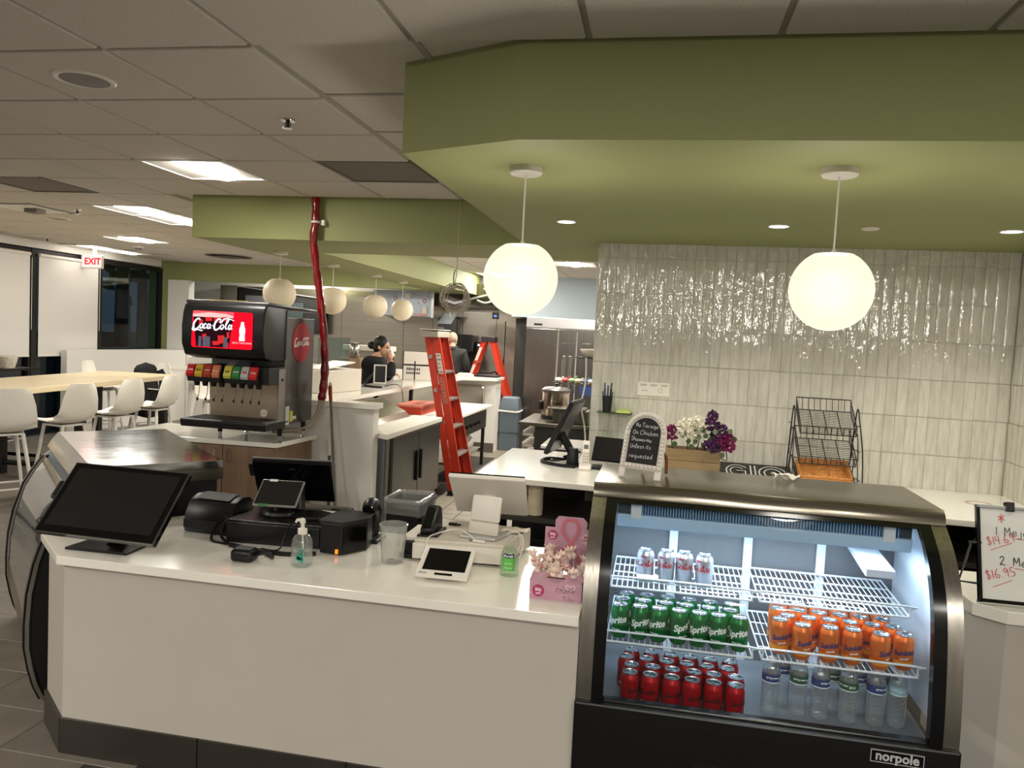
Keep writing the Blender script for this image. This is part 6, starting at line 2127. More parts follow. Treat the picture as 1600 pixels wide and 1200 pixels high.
stool = make_stool()
stools = [(-5.36, 5.62, -.6, 'white shell bar stool near side of the high table, first in line'),
          (-5.40, 6.36, -.2, 'white shell bar stool on the near side of the high table, second in line'),
          (-5.48, 7.15, -.1, 'white shell bar stool on the near side of the high table, third in line'),
          (-5.6, 7.95, .0, 'white shell bar stool on the near side of the high table, last in line'),
          (-7.35, 6.55, PI + .12, 'white shell bar stool across the high table at the left picture edge'),
          (-7.45, 7.7, PI + .12, 'white shell bar stool across the high table under the second blind'),
          (-7.62, 9.62, PI + .2, 'white shell bar stool across the high table next to the dark jacket'),
          (-6.25, 10.05, -1.9, 'white shell bar stool by the small side table left of the soda machine'),
          (-5.55, 9.1, 2.9, 'white shell bar stool partly hidden behind the soda machine')]
for k, (x, y, rz, lb) in enumerate(stools):
    if k == 0:
        stool.location = (x, y, 0); stool.rotation_euler = (0, 0, rz); stool['label'] = lb
    else:
        dup(stool, (x, y, 0), rz, lb)
# jacket draped on a stool at the far side
jx, jy = -6.95, 9.66
dup(stool, (-6.98, 9.80, 0), 1.4, 'white shell bar stool covered by the black jacket')
t = thing('jacket', 'black jacket draped over a stool back at the high table', 'jacket', (jx, jy, .35))
def jk(u, v):
    a = 2 * PI * u
    k = 1 - v
    w_ = .20 + .05 * v + .012 * math.sin(6 * a)
    dpt_ = .07 + .13 * v + .012 * math.sin(9 * a + 2)
    tz = .40 + .73 * (1 - v ** 1.0)
    sh = math.sqrt(max(0, 1 - max(0, (.14 - v) / .14) ** 2))
    return (jx - .02 + dpt_ * math.cos(a) * sh, jy + w_ * math.sin(a) * sh, tz + .02 * math.sin(3 * a) * v)
MB().grid(jk, 40, 18).out('body_cloth', mat('black_cloth', (17, 16, 17), .85, noise=(30, .2), bump=(16, .5)), t, solid=.006)
for s in (-1, 1):
    MB().tube(smooth_pts([(jx + .06, jy + s * .19, 1.02), (jx + .12, jy + s * .23, .85), (jx + .13, jy + s * .24, .62), (jx + .14, jy + s * .22, .45)], 4), [.05] * 4 + [.05] * 4 + [.045] * 5, 10).out('sleeve', mat('black_cloth'), t)
# small white side table
t = thing('side_table', 'small white high table by the jamb left of the soda machine', 'table', (-6.75, 10.6, 0))
MB().slab([(-7.2, 10.25), (-6.5, 10.2), (-6.45, 10.8), (-7.15, 10.85)], 1.0, 1.04).out('tabletop', m_whitep, t, smooth=0, bevel=.005)
MB().rod((-6.8, 10.5, .02), (-6.8, 10.5, 1.0), .05, 12).out('post', m_whitep, t)
MB().lathe([(.26, 0), (.26, .012), (.05, .03)], 24, (-6.8, 10.5, 0)).out('foot', m_whitep, t)
t = thing('napkin_basket', 'pale woven basket on the ledge at the left picture edge', 'basket', (-8.3, 9.0, 1.0))
MB().lathe([(.09, 0), (.12, .1), (.125, .14), (.115, .14), (.085, .01)], 20, (-8.36, 8.78, 1.0), cap1=False).out('woven_side', mat('pale_weave', (214, 204, 188), .8, noise=(40, .25), bump=(60, .6)), t)
MB().lathe([(.121, .135), (.128, .145), (.121, .155)], 20, (-8.36, 8.78, 1.0), cap0=False, cap1=False).out('rim', mat('pale_weave'), t)
# ------------------------------------------------------------------ kitchen pass and cook line
t = thing('pony_wall', 'pale grey pony wall with a white cap between soda machine and prep table', 'wall', (-2.5, 6.05, 0))
MB().box(-3.6, 5.98, 0, -2.245, 6.10, 1.098).out('wall_body', m_greywall, t, smooth=0)
MB().box(-3.62, 5.945, 1.098, -2.22, 6.13, 1.142).out('cap', m_quartz, t, smooth=0, bevel=.003)
MB().box(-3.6, 5.97, 0, -2.245, 5.98, .1).out('base_strip', m_base, t, smooth=0)
t = thing('pass_counter', 'long white quartz pass shelf running back into the kitchen', 'counter', (-3.0, 8.8, 0))
PZ = 1.112
MB().slab([(-3.30, 6.16), (-2.79, 6.16), (-2.79, 10.95), (-2.32, 11.2), (-2.32, 11.75), (-3.30, 11.75)], PZ - .04, PZ).out('top_slab', m_quartz, t, smooth=0, bevel=.003)
MB().box(-3.26, 6.16, 0, -3.08, 11.7, PZ - .04).out('pass_wall', m_greywall, t, smooth=0)
MB().box(-3.08, 11.3, 0, -2.36, 11.7, PZ - .04).out('end_wall', m_greywall, t, smooth=0)
MB().box(-2.95, 11.285, 0, -2.352, 11.3, .14).out('base_tile', mat('brown_base_tile', (96, 88, 80), .4), t, smooth=0)
for yy in (7.6, 8.75, 9.9):
    MB().box(-2.86, yy, .88, -2.82, yy + .04, PZ - .04).out('support_post', m_frame, t, smooth=0)
MB().slab([(-2.98, 11.2), (-2.5, 11.2), (-2.5, 11.285), (-2.98, 11.285)], .62, 1.0).out('splash_panel', m_steelb, t, smooth=0, bevel=.04, seg=3)

t = thing('prep_refrigerator', 'stainless prep refrigerator with a sloped lid and white cutting board', 'refrigerator', (-2.45, 6.8, 0))
MB().box(-2.95, 6.17, .14, -2.17, 7.62, .84).out('body', m_steelv, t, smooth=0, bevel=.004)
MB().slab([(-2.235, 6.06), (-2.12, 5.98), (-2.12, 6.16), (-2.235, 6.16)], .858, .899).out('board_end', mat('cutting_board_white', (222, 216, 204), .5), t, smooth=0)
MB().slab([(-2.42, 6.16), (-2.12, 6.16), (-2.10, 7.52), (-2.40, 7.56)], .858, .9).out('cutting_board', mat('cutting_board_white', (222, 216, 204), .5), t, smooth=0, bevel=.004)
MB().slab([(-2.95, 6.155), (-2.125, 6.155), (-2.11, 7.62), (-2.95, 7.62)], .835, .857).out('ledge', m_steel, t, smooth=0)
MB().prism([(-2.43, 6.2, .86), (-2.50, 6.2, .93), (-2.76, 6.2, 1.06), (-2.80, 6.2, 1.05), (-2.80, 6.2, .86)], (0, 1.38, 0)).out('lid', m_steel, t, smooth=0, bevel=.01)
MB().tube([(-2.47, 6.42, .92), (-2.44, 6.42, .945), (-2.44, 6.52, .945), (-2.47, 6.52, .92)], .008, 6).out('lid_handle', m_chrome, t)
MB().box(-2.95, 6.155, 0, -2.2, 6.17, .84).out('side_panel', mat('blue_grey_steel', (130, 134, 140), .35, .7), t, smooth=0)
for k in range(2):
    y0 = 6.2 + .71 * k
    d = MB().box(-2.17, y0, .17, -2.14, y0 + .695, .825).out('door', steel_mat('dark_door_steel', (112, 110, 108), .3, 2, amount=.1), t, smooth=0, bevel=.003)
    hy = y0 + (.64 if k == 0 else .05)
    MB().box(-2.14, hy - .015, .38, -2.118, hy + .015, .66).out('handle', m_frame, d, smooth=0, bevel=.004)
for yy in (6.25, 7.5):
    for xx in (-2.85, -2.25):
        MB().lathe([(.025, 0), (.025, .14)], 10, (xx, yy, 0)).out('caster', m_frame, t)
t = thing('cook_line_table', 'low white topped stainless cook line table beyond the prep refrigerator', 'table', (-2.5, 9.1, 0))
MB().slab([(-2.80, 7.75), (-2.43, 7.75), (-2.42, 8.72), (-2.20, 8.75), (-2.20, 10.4), (-2.80, 10.4)], .77, .80).out('top', mat('cutting_board_white'), t, smooth=0, bevel=.004)
MB().box(-2.78, 8.76, .5, -2.26, 10.3, .77).out('control_box', steel_mat('line_steel', (140, 138, 134), .3, 1), t, smooth=0)
for k in range(5):
    mb = MB()
    yy = 8.9 + .22 * k
    mb.tube([(-2.26, yy, .62), (-2.225, yy, .62)], .026, 12)
    mb.box(-2.225, yy - .004, .598, -2.218, yy + .004, .642)
    mb.out('knob', m_black, t)
MB().box(-2.76, 8.76, .2, -2.3, 10.25, .23).out('lower_shelf', m_steelb, t, smooth=0)
for yy, xx in ((7.85, -2.74), (7.85, -2.5), (8.78, -2.3), (10.2, -2.74), (10.2, -2.3)):
    for _ in (0,):
        MB().box(xx, yy, 0, xx + .04, yy + .04, .5).out('leg', m_frame, t, smooth=0)
t = thing('plastic_bag', 'clear plastic bag on the lower shelf of the cook line table', 'bag', (-2.4, 9.6, .23))
mb = MB()
mb.grid(lambda u, v: (-2.42 + .12 * (1 + .14 * math.sin(10 * PI * u)) * math.cos(2 * PI * u) * math.sin(PI * v), 9.7 + .22 * (1 + .1 * math.sin(8 * PI * u + 2)) * math.sin(2 * PI * u) * math.sin(PI * v), .35 - .12 * math.cos(PI * v)), 24, 10)
mb.out('film', mat('white_film', (196, 194, 190), .4, noise=(14, .2)), t)
MB().tube([(-2.42, 9.7, .46), (-2.42, 9.7, .485)], [.012, .03], 8).out('gathered_top', mat('white_film'), t)
t = thing('orange_box', 'flat red orange box on the cook line table behind the ladder', 'box', (-2.6, 8.3, .8))
MB().box(-2.78, 8.0, .801, -2.45, 8.75, .84).out('white_board', m_whitep, t, smooth=0, bevel=.003)
MB().box(-2.78, 8.1, .841, -2.5, 8.7, .92).out('carton', mat('red_orange_card', (204, 72, 44), .5), t, smooth=0, bevel=.004)
MB().box(-2.78, 8.08, .921, -2.49, 8.72, .945).out('carton_lid', mat('salmon_card', (224, 130, 112), .5), t, smooth=0, bevel=.003)

# on the pass shelf
t = thing('pass_tablet', 'tablet in a white frame on a black stand on the pass shelf', 'tablet', (-3.0, 8.25, PZ))
M = frame((-3.01, 8.17, 1.255), (.9, .38, 0), (-.08, .0, 1))
lbox(MB(), M, -.07, -.105, -.01, .07, .105, 0).out('frame', m_whitep, t, smooth=0, bevel=.004)
lbox(MB(), M, -.056, -.09, 0, .056, .09, .002).out('screen', m_screen, t, smooth=0)
MB().tube(smooth_pts([tuple(M @ Vector((0, 0, -.012))), (-3.1, 8.2, 1.25), (-3.17, 8.15, 1.16), (-3.16, 8.1, 1.13), (-3.0, 8.02, 1.122), (-2.93, 8.02, 1.122)], 3), .012, 8).out('stand_arm', m_frame, t)
MB().slab([(-3.18, 8.06), (-2.95, 7.98), (-2.93, 8.04), (-3.16, 8.14)], PZ, PZ + .008).out('stand_foot', m_frame, t, smooth=0)
cable([(-2.98, 8.25, PZ + .006), (-2.9, 8.3, PZ + .03), (-2.82, 8.28, PZ + .02), (-2.775, 8.26, PZ - .06), (-2.77, 8.27, .95)], .004, 'thin black cable running off the pass shelf from the tablet')
t = thing('white_carton', 'large white wrapped carton on the pass shelf behind the red hoses', 'carton', (-3.15, 7.3, PZ))
MB().slab([(-3.33, 6.9), (-3.08, 6.85), (-2.99, 7.58), (-3.33, 7.66)], PZ, PZ + .22).out('box', m_offwhite, t, smooth=0, bevel=.01)
MB().prism([(-3.3, 6.94, PZ + .22), (-3.1, 6.9, PZ + .22), (-3.03, 7.5, PZ + .28), (-3.3, 7.55, PZ + .28)], (0, .0, .012)).out('flap', m_offwhite, t, smooth=0, bevel=.003)
t = thing('order_board', 'white order board in black frame on the pass shelf behind the tall ladder', 'board', (-3.15, 9.7, PZ))
M = frame((-3.05, 9.7, 1.30), (.95, .3, 0), (0, 0, 1))
lbox(MB(), M, -.2, .02, -.01, .2, .18, 0).out('upper_sheet', m_whitep, t, smooth=0)
lbox(MB(), M, -.2, -.18, -.01, .2, -.0, 0).out('lower_sheet', m_whitep, t, smooth=0)
mb = MB()
for a, b, c_, d in ((-.21, -.185, -.198, .19), (-.2, .0, .2, .018), (-.06, -.18, -.045, .06)):
    lbox(mb, M, a, b, -.012, c_, d, .004)
mb.out('frame', m_frame, t, smooth=0)
mb = MB()
for k in range(14):
    xx, yy = -.16 + .026 * (k % 7), -.06 - .05 * (k // 7)
    lbox(mb, M, xx, yy, .0, xx + .016, yy + .03, .002)
put_text(mb, 'EG', .05, M @ Matrix.Translation((-.13, -.04, .001)))
mb.out('grid_print', m_blackm, t, smooth=0)
t = thing('paper_cups', 'stack of white cups on the pass end counter behind the ladder', 'cups', (-3.15, 11.45, PZ))
for k in range(3):
    MB().lathe([(.035, 0), (.045, .12), (.047, .125), (.04, .122)], 16, (-3.2 + .05 * k, 11.45, PZ), cap1=False).out('cup', m_whitep, t)
t = thing('black_tray', 'black wire tray on the pass end counter by the far ladder', 'tray', (-2.6, 11.5, PZ))
MB().box(-2.72, 11.4, PZ, -2.36, 11.68, PZ + .03).out('tray', m_black, t, smooth=0, bevel=.005)
MB().tube(smooth_pts([(-2.7, 11.5, PZ + .04), (-2.6, 11.45, PZ + .08), (-2.5, 11.55, PZ + .06), (-2.42, 11.48, PZ + .09), (-2.4, 11.6, PZ + .04)], 4), .012, 6).out('cord', m_blackm, t)
t = thing('folded_towel', 'folded white towel on the pass end counter', 'towel', (-2.8, 11.4, PZ))
MB().slab([(-2.98, 11.35), (-2.76, 11.33), (-2.74, 11.5), (-2.96, 11.52)], PZ, PZ + .03).out('lower_fold', m_whitep, t, smooth=30, bevel=.012)
MB().slab([(-2.96, 11.37), (-2.8, 11.35), (-2.79, 11.48), (-2.95, 11.5)], PZ + .03, PZ + .045).out('upper_fold', m_whitep, t, smooth=30, bevel=.006)

# glass guard and urn behind the carton
t = thing('sneeze_guard', 'clear glass guard panel standing behind the white carton', 'glass guard', (-3.6, 8.6, 0))
MB().box(-3.95, 8.6, 1.1, -3.56, 8.61, 1.62).out('pane', glass_mat('guard_glass', (205, 220, 216), 1.2, .05, .05, .05), t, smooth=0)
MB().box(-3.96, 8.58, .0, -3.55, 8.63, 1.1).out('base_wall', m_greywall, t, smooth=0)
MB().tube([(-3.95, 8.605, 1.62), (-3.56, 8.605, 1.62)], .008, 6).out('top_edge', m_chrome, t)
t = thing('steel_urn', 'small steel urn on a stand beside the glass guard', 'urn', (-3.78, 9.4, 0))
c = (-3.88, 9.55, 1.36)
MB().lathe([(.06, 0), (.075, .02), (.075, .13), (.055, .17), (.045, .185), (.06, .19), (.06, .2), (.01, .205)], 20, c).out('vessel', m_steelv, t)
MB().tube([(c[0] + .05, c[1], c[2] + .195), (c[0] + .1, c[1], c[2] + .2)], .01, 8).out('handle', m_chrome, t)
MB().box(-4.05, 9.4, 0, -3.74, 9.7, 1.36).out('stand', mat('tan_cabinet', (170, 140, 110), .5), t, smooth=0)
t = thing('register_box', 'white top register box in front of the drinking person', 'register', (-3.95, 10.0, 0))
MB().box(-4.2, 10.0, 0, -3.6, 10.3, 1.45).out('cabinet', m_steelb, t, smooth=0)
MB().box(-4.22, 9.95, 1.45, -3.58, 10.32, 1.52).out('white_top', m_whitep, t, smooth=0, bevel=.01)

# ------------------------------------------------------------------ step ladders
m_orange = mat('ladder_orange', (188, 50, 26), .42)
m_alum = mat('ladder_aluminium', (176, 174, 170), .35, .8)
m_lab = mat('ladder_label', (206, 196, 186), .5)
m_capg = mat('ladder_cap_grey', (170, 162, 148), .5)


def channel(mb, a, b, ux, w_, dpt_, th):
    """U channel rail from a to b; ux = direction of its wide web"""
    a, b = Vector(a), Vector(b)
    ax = (b - a).normalized()
    u = (Vector(ux) - ax * Vector(ux).dot(ax)).normalized()
    v = ax.cross(u)
    def pl(o0, o1, q0, q1):
        P_ = [a + u * o0 + v * q0, a + u * o1 + v * q0, a + u * o1 + v * q1, a + u * o0 + v * q1]
        mb.prism(P_, b - a)
    pl(-w_ / 2, w_ / 2, 0, th)
    pl(-w_ / 2, -w_ / 2 + th, th, dpt_)
    pl(w_ / 2 - th, w_ / 2, th, dpt_)


t = thing('step_ladder', 'tall folded orange step ladder with grey cap leaning at the pass', 'ladder', (-2.2, 8.3, 0))
# climbing side faces +x, steps run along y
topx, botx = -2.40, -2.03
yN0, yN1 = 8.10, 8.17          # near rail bottom, top
yF0, yF1 = 8.62, 8.52
for nm, ya, yb, sgn in (('front_rail', yN0, yN1, 1), ('front_rail', yF0, yF1, -1)):
    mb = MB()
    channel(mb, (botx, ya, .02), (topx, yb, 1.71), (1, 0, .2), .085, sgn * .028, sgn * .004)
    r = mb.out(nm, m_orange, t, smooth=0)
    MB().box(botx - .05, ya - .03, 0, botx + .05, ya + .03, .05).out('rubber_foot', m_black, r, smooth=0, bevel=.006)
for nm, ya, yb, sgn in (('rear_rail', yN0 - .03, yN1, 1), ('rear_rail', yF0 + .03, yF1, -1)):
    mb = MB()
    channel(mb, (botx - .085, ya, .02), (topx - .085, yb, 1.69), (1, 0, .2), .07, sgn * .028, sgn * .004)
    r = mb.out(nm, m_orange, t, smooth=0)
    MB().box(botx - .125, ya - .03, 0, botx - .055, ya + .03, .05).out('rubber_foot', m_black, r, smooth=0, bevel=.006)
for k in range(5):
    z = .14 + .298 * k
    f_ = (z - .02) / 1.69
    xx = botx + (topx - botx) * f_
    MB().box(xx - .04, yN0 + (yN1 - yN0) * f_ + .005, z - .028, xx + .045, yF0 + (yF1 - yF0) * f_ - .005, z).out('step', m_alum, t, smooth=0, bevel=.003)
for k in range(4):
    z = .4 + .36 * k
    f_ = (z - .02) / 1.69
    xx = botx + (topx - botx) * f_ - .085
    MB().box(xx - .015, yN0 + .02, z - .02, xx + .015, yF0 - .02, z + .02).out('rear_bar', m_alum, t, smooth=0)
MB().prism([(topx - .15, 8.10, 1.69), (topx + .05, 8.10, 1.69), (topx + .05, 8.10, 1.755), (topx - .15, 8.10, 1.77)], (0, .48, 0)).out('top_cap', m_capg, t, smooth=0, bevel=.01)
MB().box(topx - .155, 8.09, 1.768, topx + .055, 8.59, 1.777).out('cap_lip', m_whitep, t, smooth=0, bevel=.003)
# labels on the near rails, seen from the front
for z0, z1, x_, cc, ln in ((1.30, 1.52, .0, m_lab, 5), (.98, 1.26, .0, mat('ladder_label_red', (196, 96, 76), .5), 7)):
    f0, f1 = (z0 - .02) / 1.69, (z1 - .02) / 1.69
    xa, xb = botx + (topx - botx) * f0, botx + (topx - botx) * f1
    ya, yb = yN0 + (yN1 - yN0) * f0, yN0 + (yN1 - yN0) * f1
    MB().prism([(xa - .028, ya - .003, z0), (xa + .028, ya - .003, z0), (xb + .028, yb - .003, z1), (xb - .028, yb - .003, z1)], (0, .002, 0)).out('label', cc, t, smooth=0)
    mb = MB()
    for q in range(ln):
        w_ = (q + .5) / ln
        xm, ym, zm = xa + (xb - xa) * w_, ya + (yb - ya) * w_, z0 + (z1 - z0) * w_
        mb.box(xm - .02, ym - .0045, zm - .006, xm + .02 - .008 * (q % 3), ym - .003, zm + .004)
    mb.out('label_print', mat('grey_print', (96, 96, 96), .4), t, smooth=0, kind='stuff')
t = thing('hand_drill', 'small black tool lying on the cap of the tall ladder', 'tool', (-2.38, 8.35, 1.778))
MB().tube([(-2.42, 8.32, 1.79), (-2.36, 8.36, 1.79)], .014, 8).out('handle', m_black, t)
MB().tube([(-2.36, 8.36, 1.79), (-2.35, 8.36, 1.84)], [.014, .01], 8).out('nose', m_black, t)

t = thing('step_ladder', 'orange step ladder with black cap standing open in the back kitchen', 'ladder', (-2.65, 12.3, 0))
ax, ay, az = -2.70, 12.25, 1.66
rails = [((-3.28, 12.0, .02), (ax - .06, ay - .1, az), 'front_rail'), ((-3.28, 12.5, .02), (ax - .06, ay + .1, az), 'front_rail'),
         ((-2.12, 12.0, .02), (ax + .06, ay - .1, az), 'rear_rail'), ((-2.12, 12.5, .02), (ax + .06, ay + .1, az), 'rear_rail')]
for a, b, nm in rails:
    mb = MB()
    channel(mb, a, b, (1, 0, 0), .07, .025, .004)
    r = mb.out(nm, m_orange, t, smooth=0)
    MB().cbox(a[0], a[1], .025, .08, .05, .05).out('rubber_foot', m_black, r, smooth=0)
for k in range(5):
    f_ = .15 + .16 * k
    xx = -3.28 + (ax - .06 + 3.28) * f_
    MB().box(xx - .035, 12.0 + .15 * f_, az * f_ - .02, xx + .035, 12.5 - .15 * f_, az * f_).out('step', m_alum, t, smooth=0)
MB().box(ax - .11, ay - .14, az - .02, ax + .11, ay + .14, az + .06).out('top_cap', mat('dark_cap', (44, 36, 40), .5), t, smooth=0, bevel=.01)
a, b = Vector(rails[0][0]), Vector(rails[0][1])
for f0, f1, m_ in ((.80, .93, m_lab), (.62, .76, m_lab), (.50, .58, mat('yellow_sticker', (206, 168, 60), .5))):
    p, q = a + (b - a) * f0, a + (b - a) * f1
    MB().prism([(p.x - .022, p.y - .03, p.z), (p.x + .022, p.y - .03, p.z), (q.x + .022, q.y - .03, q.z), (q.x - .022, q.y - .03, q.z)], (0, .002, 0)).out('label', m_, t, smooth=0)

# ------------------------------------------------------------------ hanging coil of cable
t = thing('cable_coil', 'coil of beige cable hanging from the ceiling on a thin wire', 'cable', (-1.535, 5.70, 2.0))
m_coil = mat('beige_cable', (182, 174, 158), .5)
cc = Vector((-1.532, 5.70, 2.005))
for k in range(11):
    a0 = random.uniform(0, 6.28)
    rx, rz = random.uniform(.075, .122), random.uniform(.07, .118)
    ox, oz = random.uniform(-.018, .018), random.uniform(-.012, .012)
    tl_, ro = random.uniform(-.8, .8), random.uniform(-.9, .9)
    pts = []
    for q in range(26):
        a = 2 * PI * q / 26
        x, z = rx * math.cos(a), rz * math.sin(a)
        pts.append(cc + Vector((ox, 0, oz)) + Vector((x * math.cos(ro) - z * math.sin(ro) * .2 + random.uniform(-.004, .004), .03 * math.sin(a * 2 + a0) + tl_ * x * .4, z + x * math.sin(ro) * .25)))
    MB().tube(pts, .0032, 6, closed=True).out('loop', m_coil, t)
MB().tube(smooth_pts([(-1.53, 5.70, CEIL - .004), (-1.53, 5.70, 2.24), (-1.535, 5.70, 2.16), (-1.545, 5.70, 2.105)], 3), .003, 6).out('hanging_wire', m_coil, t)
MB().tube(smooth_pts([(-1.545, 5.69, 2.10), (-1.55, 5.69, 2.17), (-1.54, 5.69, 2.22)], 3), .004, 6).out('twist_tie', m_black, t)
MB().tube(smooth_pts([(-1.57, 5.70, 1.90), (-1.56, 5.70, 1.86), (-1.55, 5.70, 1.875)], 3), .006, 6).out('tail_end', m_whitep, t)

# ------------------------------------------------------------------ kitchen rear
t = thing('reach_in_fridge', 'tall two door stainless reach-in fridge at the back of the kitchen', 'refrigerator', (-1.5, 12.4, 0))
MB().box(-2.07, 12.06, .12, -.75, 12.74, 2.06).out('body', m_steelv, t, smooth=0, bevel=.006)
MB().box(-2.07, 12.03, 1.90, -.75, 12.06, 2.06).out('header', mat('bright_steel', (220, 220, 222), .3, .9, noise=(2, .06)), t, smooth=0, bevel=.004)
for k in range(2):
    x0 = -2.065 + .655 * k
    d = MB().box(x0, 12.02, .16, x0 + .645, 12.058, 1.885).out('door', steel_mat('fridge_door_steel', (128, 126, 122), .26, 2), t, smooth=0, bevel=.004)
    hx = x0 + (.58 if k == 0 else .04)
    MB().box(hx, 11.985, .95, hx + .03, 12.02, 1.4).out('handle', m_steelv, d, smooth=0, bevel=.004)
MB().box(-1.95, 12.026, 1.935, -1.82, 12.031, 1.965).out('maker_badge', m_black, t, smooth=0)
for xx in (-2.0, -.85):
    for yy in (12.12, 12.65):
        MB().lathe([(.04, 0), (.04, .12)], 10, (xx, yy, 0)).out('caster', m_frame, t)

t = thing('slim_bin', 'blue grey slim kitchen bin with a bag folded over its lid', 'trash can', (-2.25, 11.55, 0))
m_bin = mat('blue_grey_bin', (92, 102, 112), .5)
bx, by = -2.2, 11.74
loft(MB(), [rrect(bx, by, .14, .14, .03, 0), rrect(bx, by, .15, .15, .03, .56), rrect(bx, by, .155, .155, .03, .60)], cap1=True).out('lower_box', m_bin, t)
loft(MB(), [rrect(bx, by, .155, .155, .03, .60), rrect(bx, by, .158, .158, .03, .63), rrect(bx, by + .02, .13, .11, .03, .80), rrect(bx, by + .03, .10, .08, .03, .82)], cap1=True).out('swing_lid', m_bin, t)
MB().tube([(p[0], p[1], .605 + .008 * math.sin(i * 2)) for i, p in enumerate(rrect(bx, by, .158, .158, .035, 0))], .014, 6, closed=True).out('bag_edge', m_whitep, t)
MB().box(bx - .152, by - .153, .275, bx + .152, by + .148, .285).out('seam', mat('bin_dark', (60, 68, 76), .5), t, smooth=0)

# hood over the cook line with protective film
t = thing('exhaust_hood', 'stainless exhaust hood face still covered in printed protective film', 'hood', (-4.4, 13.2, 2.0))
MB().box(-4.95, 12.96, 2.0, -3.86, 13.58, 2.43).out('canopy', m_steelb, t, smooth=0)
m_film = mat('protective_film', (176, 186, 200), .3, .15, noise=(1.2, .1))
MB().box(-4.95, 12.945, 2.005, -3.90, 12.958, 2.425).out('film', m_film, t, smooth=0)
MB().box(-3.90, 12.94, 1.99, -3.855, 12.96, 2.43).out('bright_edge', mat('bright_steel'), t, smooth=0)
mb = MB()
for k in range(12):
    xx, zz = -4.85 + .088 * k, 2.38 - .03 * ((k * 5) % 7)
    mb.box(xx, 12.942, zz, xx + .03, 12.9445, zz + .012)
    mb.box(xx + .04, 12.942, zz - .02, xx + .06, 12.9445, zz - .012)
for (xx, zz) in ((-4.02, 2.27), (-4.55, 2.30)):
    mb.tube([(xx + .03 * math.cos(a), 12.942, zz + .03 * math.sin(a)) for a in [q * .45 for q in range(14)]], .006, 5, closed=True)
mb.out('film_print', mat('film_red', (186, 70, 90), .5), t, smooth=0)
MB().box(-4.38, 12.94, 2.3, -4.28, 12.944, 2.40).out('paper_label', m_whitep, t, smooth=0)
MB().box(-4.05, 12.90, 2.05, -3.97, 12.944, 2.17).out('switch_box', m_offwhite, t, smooth=0, bevel=.004)
MB().box(-4.2, 12.92, 2.02, -3.98, 12.944, 2.05).out('pink_strip', mat('pink_strip', (206, 150, 150), .5), t, smooth=0)
t = thing('side_hood', 'plain steel hood box at the far left of the kitchen opening', 'hood', (-7.9, 13.4, 1.9))
MB().box(-8.08, 13.3, 1.9, -7.74, 13.58, 2.42).out('canopy', m_steelb, t, smooth=0)
MB().box(-8.08, 13.28, 1.88, -7.74, 13.3, 1.92).out('lower_lip', mat('bright_steel'), t, smooth=0)
t = thing('dark_niche', 'dark window niche between the steel panels seen over the soda machine', 'window', (-6.9, 13.3, 1.7))
MB().prism([(-7.7, 13.28, 1.6), (-6.1, 13.28, 1.6), (-6.1, 13.28, 2.24), (-7.7, 13.28, 2.40)], (0, .25, 0)).out('recess', m_dark, t, smooth=0)
MB().tube([(-7.72, 13.27, 2.41), (-6.08, 13.27, 2.25)], .012, 6).out('top_trim', mat('bright_steel'), t)
MB().box(-7.55, 13.262, 1.7, -7.15, 13.279, 2.25).out('pale_sheet', mat('grey_sheet', (96, 98, 102), .4), t, smooth=0)
MB().box(-6.7, 13.262, 1.7, -6.4, 13.279, 2.15).out('green_sheet', mat('dark_green_sheet', (52, 62, 62), .4), t, smooth=0)

# wall fittings
t = thing('towel_dispenser', 'large black paper towel dispenser on the steel kitchen wall', 'dispenser', (-3.35, 13.45, 1.43))
MB().box(-3.56, 13.35, 1.43, -3.22, 13.6, 1.73).out('body', m_black, t, smooth=0, bevel=.02)
MB().box(-3.52, 13.34, 1.43, -3.26, 13.352, 1.46).out('slot', m_frame, t, smooth=0)
t = thing('soap_dispenser', 'small black soap dispenser beside the towel dispenser', 'dispenser', (-3.15, 13.5, 1.44))
MB().box(-3.21, 13.45, 1.44, -3.06, 13.6, 1.61).out('body', m_black, t, smooth=0, bevel=.015)
mb = MB(); mb.tube([(-3.15, 13.449, 1.56), (-3.15, 13.445, 1.56)], .022, 12)
mb.out('window', emit_mat('pale_light', (230, 230, 225), .9), t)
t = thing('thermostat', 'small wall thermostat with a lit blue screen in the kitchen', 'thermostat', (-2.85, 13.58, 2.05))
MB().box(-2.96, 13.57, 2.03, -2.84, 13.6, 2.15).out('plate', m_whitep, t, smooth=0)
MB().box(-2.95, 13.56, 2.035, -2.85, 13.572, 2.14).out('body', m_blackg, t, smooth=0, bevel=.004)
MB().box(-2.925, 13.556, 2.065, -2.875, 13.561, 2.105).out('screen', emit_mat('blue_screen', (130, 150, 220), .9), t, smooth=0)
t = thing('conduit', 'thin steel conduit running up the kitchen wall', 'pipe', (-2.72, 13.58, .2))
MB().tube([(-2.72, 13.585, .2), (-2.72, 13.585, 2.0)], .012, 8).out('pipe', m_chrome, t)
MB().box(-2.75, 13.56, 1.05, -2.69, 13.6, 1.15).out('outlet_box', m_steel, t, smooth=0)
t = thing('exhaust_duct', 'large dark steel hood corner above the rear kitchen wall', 'hood', (-3.2, 13.3, 2.05))
MB().prism([(-3.75, 13.0, 2.2), (-2.5, 13.0, 2.2), (-2.5, 13.0, 2.60), (-3.75, 13.0, 2.60)], (0, .58, 0)).out('canopy', steel_mat('dark_hood_steel', (96, 92, 86), .2, 0, bump=.1, scale=.6), t, smooth=0)
MB().prism([(-3.72, 12.99, 2.3), (-3.5, 12.99, 2.24), (-2.9, 12.99, 2.42), (-2.9, 12.99, 2.45), (-3.5, 12.99, 2.28), (-3.72, 12.99, 2.34)], (0, .01, 0)).out('edge_strip', mat('bright_steel'), t, smooth=0)
